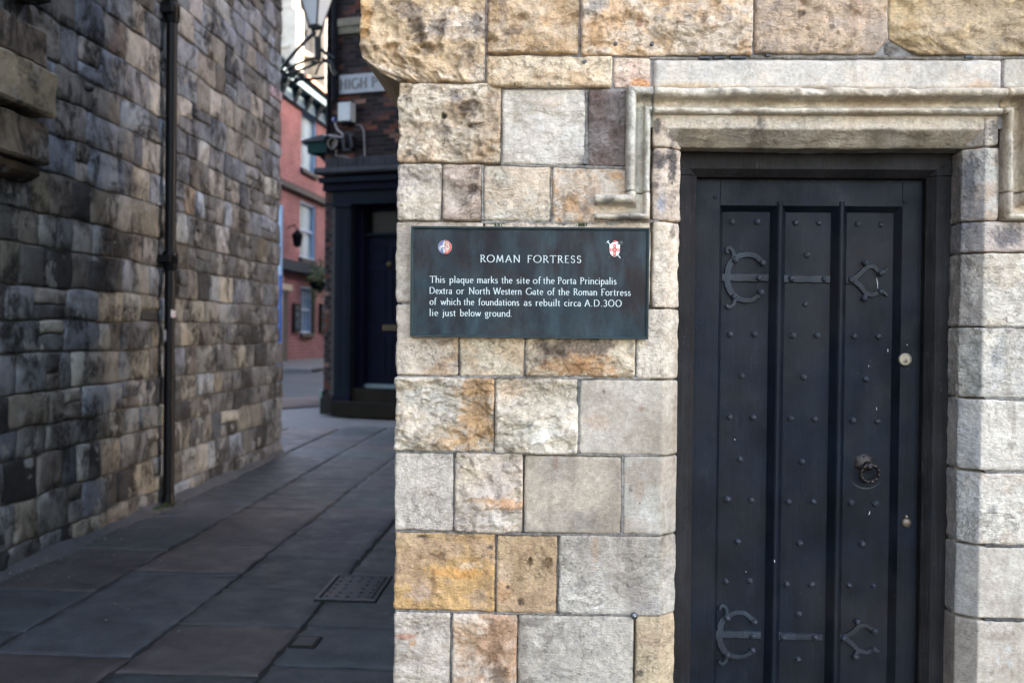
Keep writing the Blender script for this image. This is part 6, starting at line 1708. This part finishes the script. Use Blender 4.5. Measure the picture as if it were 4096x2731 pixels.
# dark green canopy sticking out of the house's corner
cp = empty('small_canopy', HP.pt(-0.2, 3.0, 0), 'small dark green canopy jutting left from the house corner', 'canopy')
z1_, z0_ = hp(1250, 562)[1], hp(1250, 606)[1]; q0 = hp(1212, 580)[0]
b = MB(); b.prism([HP.pt(q0, z1_ - .03, -0.4), HP.pt(0.0, z1_ - .02, -0.4), HP.pt(0.0, z1_ + 0.09, -0.4), HP.pt(q0, z1_ + 0.0, -0.4)], [HP.pt(q0, z1_ - .03, 0.05), HP.pt(0.0, z1_ - .02, 0.05), HP.pt(0.0, z1_ + 0.09, 0.05), HP.pt(q0, z1_ + 0.0, 0.05)])
b.build('canopy_roof', M_LEAD, cp)
b = MB(); b.pbox(HP, q0 + 0.09, 0.0, z0_ - 0.03, z1_ - .03, -0.34, 0.0); b.build('canopy_box', mat_simple('bottle_green_paint', (0.003, 0.018, 0.018), 0.8, spec=0.04), cp)
b = MB(); b.prism([HP.pt(-0.25, z0_ - 0.03, -0.3), HP.pt(0, z0_ - 0.03, -0.3), HP.pt(0, z0_ - 0.25, -0.3)], [HP.pt(-0.25, z0_ - 0.03, -0.1), HP.pt(0, z0_ - 0.03, -0.1), HP.pt(0, z0_ - 0.25, -0.1)]); b.build('canopy_bracket', M_BLK, cp)
# teal guard post at the corner
a_ = hp(1290, 1620)[0]
b = MB(); b.pbox(HP, a_ - 0.05, a_ - 0.0, 0.0, hp(1290, 1562)[1], -0.1, 0.03); o = b.build('corner_guard', mat_simple('green_teal_paint', (0.008, 0.055, 0.06), 0.5), None)
tag(o, 'low teal metal guard at the foot of the house corner', 'guard')

# ---------------------------------------------------------------- street lamp on its wrought iron bracket
YLm = 13.2
LP = Plane((0, YLm, 0), (math.cos(YAW), math.sin(YAW)))
lpx = lambda x, y, o=0: LP.px(x, y, o)
a_, z_ = lpx(1262, 120)
lamp = empty('street_lamp', LP.pt(a_, z_, 0), 'black four-sided glass street lantern on a wrought iron bracket', 'street lamp')
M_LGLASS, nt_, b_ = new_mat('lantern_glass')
b_.inputs['Base Color'].default_value = (0.65, 0.72, 0.78, 1); b_.inputs['Roughness'].default_value = 0.25; b_.inputs['Specular IOR Level'].default_value = 0.8  # pale, nearly opaque base stands in for sky light in the panes
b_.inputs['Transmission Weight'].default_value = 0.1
M_LIR = mat_simple('lamp_black_iron', (0.006, 0.012, 0.016), 0.4, 0.4, 20, 0.3)
zb0 = lpx(1262, 106)[1]; zt0 = lpx(1262, -30)[1]
hw0 = (lpx(1292, 100)[0] - lpx(1243, 100)[0]) / 2 * 0.95; hw1 = (lpx(1330, -20)[0] - lpx(1192, -20)[0]) / 2 * 0.92
rot = R(24)
def lq(hw, z_, a0=0.0):
    out = []
    for k in range(4):
        t = rot + math.pi / 2 * k + math.pi / 4
        out.append(LP.pt(a_ + hw * 1.15 * math.cos(t), z_, hw * 1.15 * math.sin(t)))
    return out
B0, B1 = lq(hw0, zb0), lq(hw1, zt0)
for k in range(4):
    k2 = (k + 1) % 4
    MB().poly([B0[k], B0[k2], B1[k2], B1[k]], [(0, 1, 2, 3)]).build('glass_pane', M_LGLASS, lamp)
    MB().tube([B0[k], B1[k]], 0.014, 6).build('glazing_bar', M_LIR, lamp)
    MB().tube([B1[k], B1[k2]], 0.016, 6).build('top_rail', M_LIR, lamp)
b = MB(); b.prism(lq(hw1 * 1.15, zt0), lq(hw1 * 0.3, zt0 + 0.22)); b.build('lantern_roof', M_LIR, lamp)
MB().lathe(LP.pt(a_, zt0 + 0.22, 0), (0, 0, 1), [(0.06, 0), (0.03, 0.05), (0.045, 0.09), (0.004, 0.18)], 12).build('finial', M_LIR, lamp, smooth=True)
b = MB(); b.prism(lq(hw0 * 1.1, zb0 - 0.035), lq(hw0 * 1.15, zb0 + 0.01)); b.build('base_ring', M_LIR, lamp)
def iron(name, pts, r_, o=0.0):
    q = [lpx(x, y, o) for x, y in pts]
    MB().tube([LP.pt(a, z_, o) for a, z_ in q], r_ * 1.55, 8).build(name, M_LIR, lamp, smooth=True)
for (xa, xb) in ((1246, 1266), (1290, 1272)): iron('stem_leg', [(xa, 108), (xa + (xb - xa) * .3, 130), (xb, 165)], 0.010)
iron('stem', [(1270, 150), (1271, 200), (1272, 238)], 0.030)
iron('top_scroll', [(1228, 122), (1222, 140), (1232, 152), (1245, 142), (1262, 138)], 0.008)
iron('diagonal_arm', [(1126, 275), (1170, 220), (1212, 175), (1250, 140), (1262, 128)], 0.016)
iron('bracket_arm', [(1135, 290), (1180, 262), (1230, 240), (1275, 228)], 0.012)
iron('bracket_arm', [(1145, 306), (1190, 285), (1235, 268), (1282, 245)], 0.012)
iron('bracket_arm', [(1176, 320), (1230, 318), (1300, 312)], 0.014)
iron('bracket_arm', [(1262, 300), (1276, 262), (1300, 240)], 0.010)
iron('bracket_arm', [(1280, 195), (1305, 215), (1335, 235)], 0.014)
iron('wall_strut', [(1290, 240), (1322, 250), (1330, 280), (1345, 300)], 0.018)
for k, (cx0, cy0, r0) in enumerate([(1150, 290, 12), (1168, 300, 12), (1186, 320, 10), (1140, 320, 10), (1165, 330, 9), (1205, 300, 10), (1255, 252, 10)]):
    iron('iron_scroll', [(cx0 + (r0 - j * 0.5) * math.cos(j * 0.7), cy0 + (r0 - j * 0.5) * math.sin(j * 0.7)) for j in range(13)], 0.010)
b = MB(); q = lpx(1127, 310); b.pbox(LP, q[0] - 0.03, q[0] + 0.02, lpx(1127, 345)[1], lpx(1127, 280)[1], -0.05, 0.05); b.build('wall_plate', M_LIR, lamp)

# ---------------------------------------------------------------- pink brick terrace beyond the street
fA = G(1141, 1454); fB_dir = ray(2450, 1330); 
fd = Vector((fB_dir.x, fB_dir.y)).normalized()
FP = Plane((fA.x, fA.y), (fd.x, fd.y))
assert FP.n.x > 0 or FP.n.y < 0
fp = lambda x, y, o=0.0: FP.px(x, y, o)
def mat_brickwork():
    mt, nt, b = new_mat('pink_brickwork'); t = NT(nt)
    tc = t.n('ShaderNodeTexCoord'); uv = t.n('ShaderNodeUVMap')
    br = t.n('ShaderNodeTexBrick'); br.inputs['Scale'].default_value = 1.0
    br.inputs['Brick Width'].default_value = 0.34; br.inputs['Row Height'].default_value = 0.16; br.inputs['Mortar Size'].default_value = 0.02
    br.inputs['Color1'].default_value = (0.195, 0.078, 0.079, 1); br.inputs['Color2'].default_value = (0.140, 0.048, 0.054, 1); br.inputs['Mortar'].default_value = (0.24, 0.15, 0.155, 1)
    t.l(uv.outputs[0], br.inputs['Vector'])
    v = t.coord()
    c = t.mix(1.0, br.outputs['Color'], t.mix(t.rng(t.noise(v, 0.8, 5), 0.3, 0.7, 0, 1), (0.75, 0.78, 0.8), (1.2, 1.15, 1.15)), 'MULTIPLY')
    t.l(c, b.inputs['Base Color']); b.inputs['Roughness'].default_value = 0.95; b.inputs['Specular IOR Level'].default_value = 0.05
    t.l(t.bump(br.outputs['Fac'], -0.4, 0.01), b.inputs['Normal'])
    return mt
M_PINK = mat_brickwork()
terr = empty('pink_brick_terrace', tuple(FP.pt(3, 0)), 'pink brick terraced house with white sash windows across the street', 'house')
fs0, fs1 = -8.0, 22.0
zeave = fp(1118, 352)[1]
def wallquad(name, s0, s1, z0, z1, holes, mat, parent, Pn, thick=0.35):
    """wall with rectangular openings, cut into a grid of blocks"""
    xs = sorted(set([s0, s1] + [h[0] for h in holes] + [h[1] for h in holes])); zs = sorted(set([z0, z1] + [h[2] for h in holes] + [h[3] for h in holes]))
    b = MB(); uvs = []
    for i in range(len(xs) - 1):
        for j in range(len(zs) - 1):
            cx0, cz0 = (xs[i] + xs[i + 1]) / 2, (zs[j] + zs[j + 1]) / 2
            if any(h[0] < cx0 < h[1] and h[2] < cz0 < h[3] for h in holes): continue
            b.poly([Pn.pt(xs[i], zs[j], 0), Pn.pt(xs[i + 1], zs[j], 0), Pn.pt(xs[i + 1], zs[j + 1], 0), Pn.pt(xs[i], zs[j + 1], 0)], [(0, 1, 2, 3)])
            uvs += [(xs[i], zs[j]), (xs[i + 1], zs[j]), (xs[i + 1], zs[j + 1]), (xs[i], zs[j + 1])]
    for (a, c, d, e) in holes:
        for (p, q_) in (((a, d), (c, d)), ((c, d), (c, e)), ((c, e), (a, e)), ((a, e), (a, d))):
            b.poly([Pn.pt(p[0], p[1], 0), Pn.pt(q_[0], q_[1], 0), Pn.pt(q_[0], q_[1], -thick), Pn.pt(p[0], p[1], -thick)], [(0, 1, 2, 3)])
            uvs += [(p[0], p[1]), (q_[0], q_[1]), (q_[0] + .3, q_[1] + .3), (p[0] + .3, p[1] + .3)]
    me = bpy.data.meshes.new(name); me.from_pydata(b.v, [], b.f); me.update()
    uvl = me.uv_layers.new(name='UVMap')
    for p in me.polygons:
        for li in p.loop_indices: uvl.data[li].uv = uvs[me.loops[li].vertex_index]
    return add_obj(name, me, mat, parent)
def frect(xl, xr, ytl, ybl, ytr=None, ybr=None):
    s0 = fp(xl, (ytl + ybl) / 2)[0]; s1 = fp(xr, (ytl + ybl) / 2)[0]
    return s0, s1, fp(xl, ybl)[1], fp(xl, ytl)[1]
wins = [frect(1205, 1266, 437, 672), frect(1199, 1262, 798, 1030), frect(1202, 1247, 1142, 1332)]
extra = [(w[0] + 6.4, w[1] + 6.4, w[2], w[3]) for w in wins[:2]]
wallquad('front_wall', fs0, fs1, 0.0, zeave, wins + extra, M_PINK, terr, FP)
b = MB(); b.pbox(FP, fs0, fs1, 0.0, zeave, -6.0, -0.36); b.build('inner_wall', M_BM, terr)
M_WPAINT = mat_simple('white_window_paint', (0.21, 0.31, 0.43), 0.7, 0, 6, 0.08, spec=0.05)
M_CURT, nt_, b_ = new_mat('pane_with_curtain'); t_ = NT(nt_)
wv = t_.n('ShaderNodeTexWave'); wv.inputs['Scale'].default_value = 3.0; wv.inputs['Distortion'].default_value = 1.5
t_.l(t_.coord(), wv.inputs['Vector']); t_.l(t_.mix(wv.outputs['Fac'], (0.06, 0.13, 0.18), (0.14, 0.24, 0.31)), b_.inputs['Base Color']); b_.inputs['Roughness'].default_value = 0.5; b_.inputs['Specular IOR Level'].default_value = 0.03
def sash(w, nbar, parent, dk=M_CURT, shift=0.0):
    s0, s1, z0, z1 = w; f_ = 0.10
    g = MB(); g.pbox(FP, s0, s0 + f_, z0, z1, -0.2, -0.04); g.pbox(FP, s1 - f_, s1, z0, z1, -0.2, -0.04)
    g.pbox(FP, s0 + f_, s1 - f_, z1 - f_, z1, -0.2, -0.041); g.pbox(FP, s0 + f_, s1 - f_, z0, z0 + f_, -0.2, -0.041)
    fr_ = g.build('window', M_WPAINT, parent)
    g = MB(); g.pbox(FP, s0 + f_, s1 - f_, z0 + f_, z1 - f_, -0.24, -0.15); g.build('pane', dk, fr_)
    zm = (z0 + z1) / 2 + shift
    g = MB(); g.pbox(FP, s0 + f_, s1 - f_, zm - 0.05, zm + 0.05, -0.15, -0.07); g.build('meeting_rail', M_WPAINT, fr_)
    for k in range(1, nbar):
        a = s0 + f_ + (s1 - s0 - 2 * f_) * k / nbar
        g = MB(); g.pbox(FP, a - 0.02, a + 0.02, z0 + f_, z1 - f_, -0.15, -0.10); g.build('glazing_bar', M_WPAINT, fr_)
    if nbar > 1:
        for q_ in (0.25, 0.75):
            z_ = z0 + (z1 - z0) * q_
            g = MB(); g.pbox(FP, s0 + f_, s1 - f_, z_ - 0.02, z_ + 0.02, -0.15, -0.105); g.build('glazing_bar', M_WPAINT, fr_)
    g = MB(); g.pbox(FP, s0 - 0.1, s1 + 0.1, z0 - 0.18, z0, -0.1, 0.12); g.build('sill', M_LEAD, fr_)
for i, w in enumerate(wins + extra):
    sash(w, 3 if i == 2 else 1, terr)
def fband(y0, y1, out, mat, name, x=1125):
    z1_, z0_ = fp(x, y0, out)[1], fp(x, y1, out)[1]
    b = MB(); b.pbox(FP, fs0, fs1, z0_, z1_, -0.05, out); return b.build(name, mat, terr)
fband(712, 738, 0.18, M_LEAD, 'string_band')
fband(1030, 1074, 0.30, mat_simple('dark_slate_paint', (0.014, 0.026, 0.038), 0.8, spec=0.03), 'shop_fascia')
# eaves cornice with dentils
M_CORN = mat_simple('blue_grey_cornice', (0.07, 0.125, 0.165), 0.8, 0, 5, 0.15, spec=0.05)
b = MB(); b.pbox(FP, fs0, fs1, zeave - 0.25, zeave + 0.35, -0.1, 0.15); b.build('eaves_frieze', M_CORN, terr)
b = MB(); b.pbox(FP, fs0, fs1, zeave + 0.35, zeave + 0.65, -0.1, 0.5); b.build('eaves_cornice', M_CORN, terr)
M_BRK = mat_simple('dark_eaves_bracket', (0.010, 0.020, 0.026), 0.8, spec=0.03)
a = fs0 + 0.3
while a < fs1:
    q0 = FP.pt(a, 0, 0)
    if 1090 < proj(*FP.pt(a, zeave, 0))[0] < 1300:
        g = MB(); g.prism([FP.pt(a, zeave - 0.25, 0.15), FP.pt(a, zeave + 0.35, 0.45), FP.pt(a, zeave + 0.35, 0.15)], [FP.pt(a + 0.35, zeave - 0.25, 0.15), FP.pt(a + 0.35, zeave + 0.35, 0.45), FP.pt(a + 0.35, zeave + 0.35, 0.15)]); g.build('eaves_bracket', M_BRK, terr)
    a += 1.6
M_ROOF = mat_simple('slate_roof', (0.055, 0.06, 0.07), 0.7, 0, 2, 0.3, 0.4, 10)
b = MB(); b.prism([FP.pt(fs0, zeave + 0.75, 0.75), FP.pt(fs0, zeave + 2.6, -3.2), FP.pt(fs0, zeave + 0.75, -6)], [FP.pt(fs1, zeave + 0.75, 0.75), FP.pt(fs1, zeave + 2.6, -3.2), FP.pt(fs1, zeave + 0.75, -6)]); b.build('roof', M_ROOF, terr)
M_OR = mat_simple('orange_brick', (0.42, 0.15, 0.08), 0.9, 0, 3, 0.2)
q0 = FP.px(1232, 350, -1.4)
b = MB(); b.pbox(FP, q0[0], q0[0] + 9.0, zeave + 1.0, q0[1] + 0.62, -4.4, -1.4); b.build('chimney_stack', M_OR, terr)
# lantern, stone door head, boards, basket, pole
a_, z_ = fp(1176, 965, 0.3)
lm = empty('wall_lantern', FP.pt(a_, z_, 0), 'small black lantern on the pink brick left of the middle window', 'lamp')
MB().lathe(FP.pt(a_, z_ - 0.25, 0.45), (0, 0, 1), [(0.05, 0), (0.16, 0.05), (0.24, 0.45), (0.26, 0.5), (0.02, 0.75)], 6).build('lantern_body', M_BLK, lm)
MB().tube([FP.pt(a_, z_ + 0.55, 0.0), FP.pt(a_, z_ + 0.7, 0.3), FP.pt(a_, z_ + 0.45, 0.45)], 0.03, 6).build('lantern_arm', M_BLK, lm)
s0, s1, z0, z1 = frect(1115, 1165, 1131, 1158)
b = MB(); b.pbox(FP, s0, s1, z0, z1, -0.05, 0.06); b.build('door_head', mat_simple('cream_stone', (0.30, 0.26, 0.19), 0.9), terr)
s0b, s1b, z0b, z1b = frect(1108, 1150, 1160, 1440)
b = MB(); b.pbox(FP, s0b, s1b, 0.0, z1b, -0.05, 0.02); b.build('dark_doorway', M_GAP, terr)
M_MENU, nt_, b_ = new_mat('chalked_menu'); t_ = NT(nt_)
t_.l(t_.mix(t_.rng(t_.noise(t_.coord(), 5.5, 4, 0.6), 0.48, 0.56, 0, 1), (0.012, 0.02, 0.03), (0.05, 0.09, 0.13)), b_.inputs['Base Color']); b_.inputs['Roughness'].default_value = 0.8; b_.inputs['Specular IOR Level'].default_value = 0.03
for (xl, xr, lab) in ((1168, 1196, 'black menu board with pale writing left of the barred window'), (1277, 1304, 'black menu board half hidden by the dark house')):
    s0, s1, z0, z1 = frect(xl, xr, 1213, 1328)
    bd = MB(); bd.pbox(FP, s0, s1, z0, z1, 0.0, 0.10); bd = bd.build('menu_board', M_BLK, None); tag(bd, lab, 'sign')
    g = MB(); g.pbox(FP, s0 + 0.25 * (s1 - s0), s1 - 0.25 * (s1 - s0), z0 + 0.12, z1 - 0.12, 0.1, 0.115); g.build('menu_sheet', M_MENU, bd)
s0, s1, z0, z1 = frect(1247, 1257, 1160, 1335)
b = MB(); b.pbox(FP, s0, s1, z0, z1, 0.0, 0.06); b.build('shutter', M_BLK, terr)
a_, z_ = fp(1275, 1120, 0.6)
bk = empty('hanging_basket', FP.pt(a_, z_ - 0.5, 0.6), 'leafy hanging basket beside the dark house corner', 'plant')
MB().lathe(FP.pt(a_, z_ - 0.5, 0.6), (0, 0, 1), [(0.1, 0), (0.35, 0.15), (0.45, 0.4)], 12).build('basket', M_BLK, bk, smooth=True)
q = MB(); rr3 = random.Random(9)
for i in range(420):
    v3 = Vector((rr3.gauss(0, 0.34), rr3.gauss(0, 0.34), rr3.gauss(0.05, 0.42))); c = Vector(FP.pt(a_, z_, 0.6)) + v3
    u3 = Vector((rr3.uniform(-1, 1), rr3.uniform(-1, 1), rr3.uniform(-1, 1))).normalized() * 0.08; w3 = u3.cross(Vector((rr3.uniform(-1, 1), rr3.uniform(-1, 1), rr3.uniform(-1, 1)))).normalized() * 0.05
    q.poly([c - u3, c + w3, c + u3, c - w3], [(0, 1, 2, 3)])
q.build('foliage', mat_simple('leaf_green', (0.035, 0.07, 0.022), 0.7, 0, 6, 0.4), bk)
pole_a = G(1116, 1500)
q = proj(pole_a.x, pole_a.y, 1.0)
bp_ = empty('blue_pole', tuple(pole_a), 'blue and white painted post just showing past the wall', 'post')
pz = lambda y: CAM.z + (ray(1116, y).z / math.hypot(ray(1116, y).x, ray(1116, y).y)) * math.hypot(pole_a.x, pole_a.y)
MB().tube([(pole_a.x, pole_a.y, 0), (pole_a.x, pole_a.y, pz(1100))], 0.09, 10).build('blue_shaft', mat_simple('bright_blue_paint', (0.008, 0.07, 0.24), 0.5), bp_, smooth=True)
MB().tube([(pole_a.x, pole_a.y, pz(1100)), (pole_a.x, pole_a.y, pz(820))], 0.08, 10).build('white_shaft', M_WPAINT, bp_, smooth=True)

# road, kerb and far pavement
road = MB()
def gp(x, y, z=0.0): p = G(x, y, z); return (p.x, p.y, z)
M_ROAD = mat_simple('blue_grey_road', (0.018, 0.024, 0.031), 0.9, 0, 0.6, 0.25, 0.3, 12, spec=0.1)
M_PAV2 = mat_simple('pale_far_paving', (0.045, 0.050, 0.058), 0.9, 0, 1, 0.2, spec=0.1)
M_REDP = mat_simple('reddish_paving', (0.060, 0.042, 0.042), 0.9, 0, 2, 0.2, spec=0.1)
def strip(name, pts, z, mat, lab, th=0.0):
    b_ = [gp(x, y, z) for x, y in pts]
    q = MB()
    if th: q.prism([(x, y_, z - th) for x, y_, _ in b_], b_)
    else: q.poly(b_, [tuple(range(len(b_)))])
    o = q.build(name, mat, None); tag(o, lab, None, kind='structure')
strip('road', [(300, 1640), (2400, 1568), (2400, 1450), (300, 1520)], -0.010, M_ROAD, 'blue grey road crossing beyond the lane')
strip('reddish_apron', [(700, 1660), (1900, 1580), (1900, 1562), (700, 1606)], -0.004, M_REDP, 'band of reddish paving at the road edge')
o = MB()
o.pbox(FP, fs0, fs1, -0.05, 0.12, 0.0, 3.6); o = o.build('far_pavement', M_PAV2, None); tag(o, 'pale raised pavement along the pink terrace', None, kind='structure')

# ---------------------------------------------------------------- minster tower far behind
M_MIN = mat_simple('sunlit_cream_limestone', (0.27, 0.255, 0.23), 0.9, 0, 0.35, 0.30, 0.8, 1.2, bdist=0.2)
M_MING = mat_simple('gothic_window_dark', (0.10, 0.115, 0.13), 0.4)
r0 = ray(1143, 1300); k0 = 130 / math.hypot(r0.x, r0.y)
tc0 = Vector((r0.x * k0, r0.y * k0, 0))
tdir = R(68)                                  # wall direction, so that it faces the low sun
TP = Plane((tc0.x, tc0.y), (math.cos(tdir), math.sin(tdir)))
tower = empty('minster_tower', tuple(tc0), 'pale sunlit gothic cathedral tower rising beyond the roofs', 'cathedral')
b = MB(); b.pbox(TP, 0, 40, 0, 58, -22, -1.2); b.build('tower_wall', M_MIN, tower)
for a in (0.8, 7.2, 13.2, 19.5, 26, 33):
    for (z0, z1, d_) in ((0, 30, 1.8), (30, 42, 1.2), (42, 56, 0.6)):
        b = MB(); b.pbox(TP, a - 0.8, a + 0.8, z0, z1, -1.3, d_); b.build('buttress', M_MIN, tower, bevel=0.12)
for o_ in (-2.5, -8.5, -15, -21):
    b = MB(); b.pbox(TP, -1.3, 0.05, 0, 56, o_ - 0.7, o_ + 0.7); b.build('buttress', M_MIN, tower, bevel=0.12)
for z in (24.5, 31.5, 37, 44, 55.5):
    b = MB(); b.pbox(TP, -0.25, 40, z, z + 0.55, -22, 0.2); b.build('string_course', M_MIN, tower, bevel=0.1)
for (a0, a1) in ((1.9, 6.1), (8.3, 12.1), (14.3, 18.4), (20.7, 24.8), (27, 32)):
    for (z0, z1) in ((25.5, 30.8), (32.6, 36.4), (38.5, 43)):
        am = (a0 + a1) / 2; w = (a1 - a0) / 2 * 0.6
        pts = [(am - w, z0), (am + w, z0), (am + w, z1 - 1.2), (am + w * .55, z1 - .35), (am, z1), (am - w * .55, z1 - .35), (am - w, z1 - 1.2)]
        g = MB(); g.prism([TP.pt(x, z_, -1.19) for x, z_ in pts], [TP.pt(x, z_, -1.10) for x, z_ in pts]); wn = g.build('window', M_MING, tower)
        g = MB(); g.pbox(TP, am - 0.2, am + 0.2, z0, z1 - 0.1, -1.10, -0.8); g.build('mullion', M_MIN, wn)
for (o0, o1) in ((-7.4, -3.6), (-13.8, -9.6)):
    for (z0, z1) in ((25.5, 30.8), (32.6, 36.4), (38.5, 43)):
        g = MB(); g.pbox(TP, -0.12, 0.0, z0, z1, o0 + 0.8, o1 - 0.8); g.build('window', M_MING, tower)
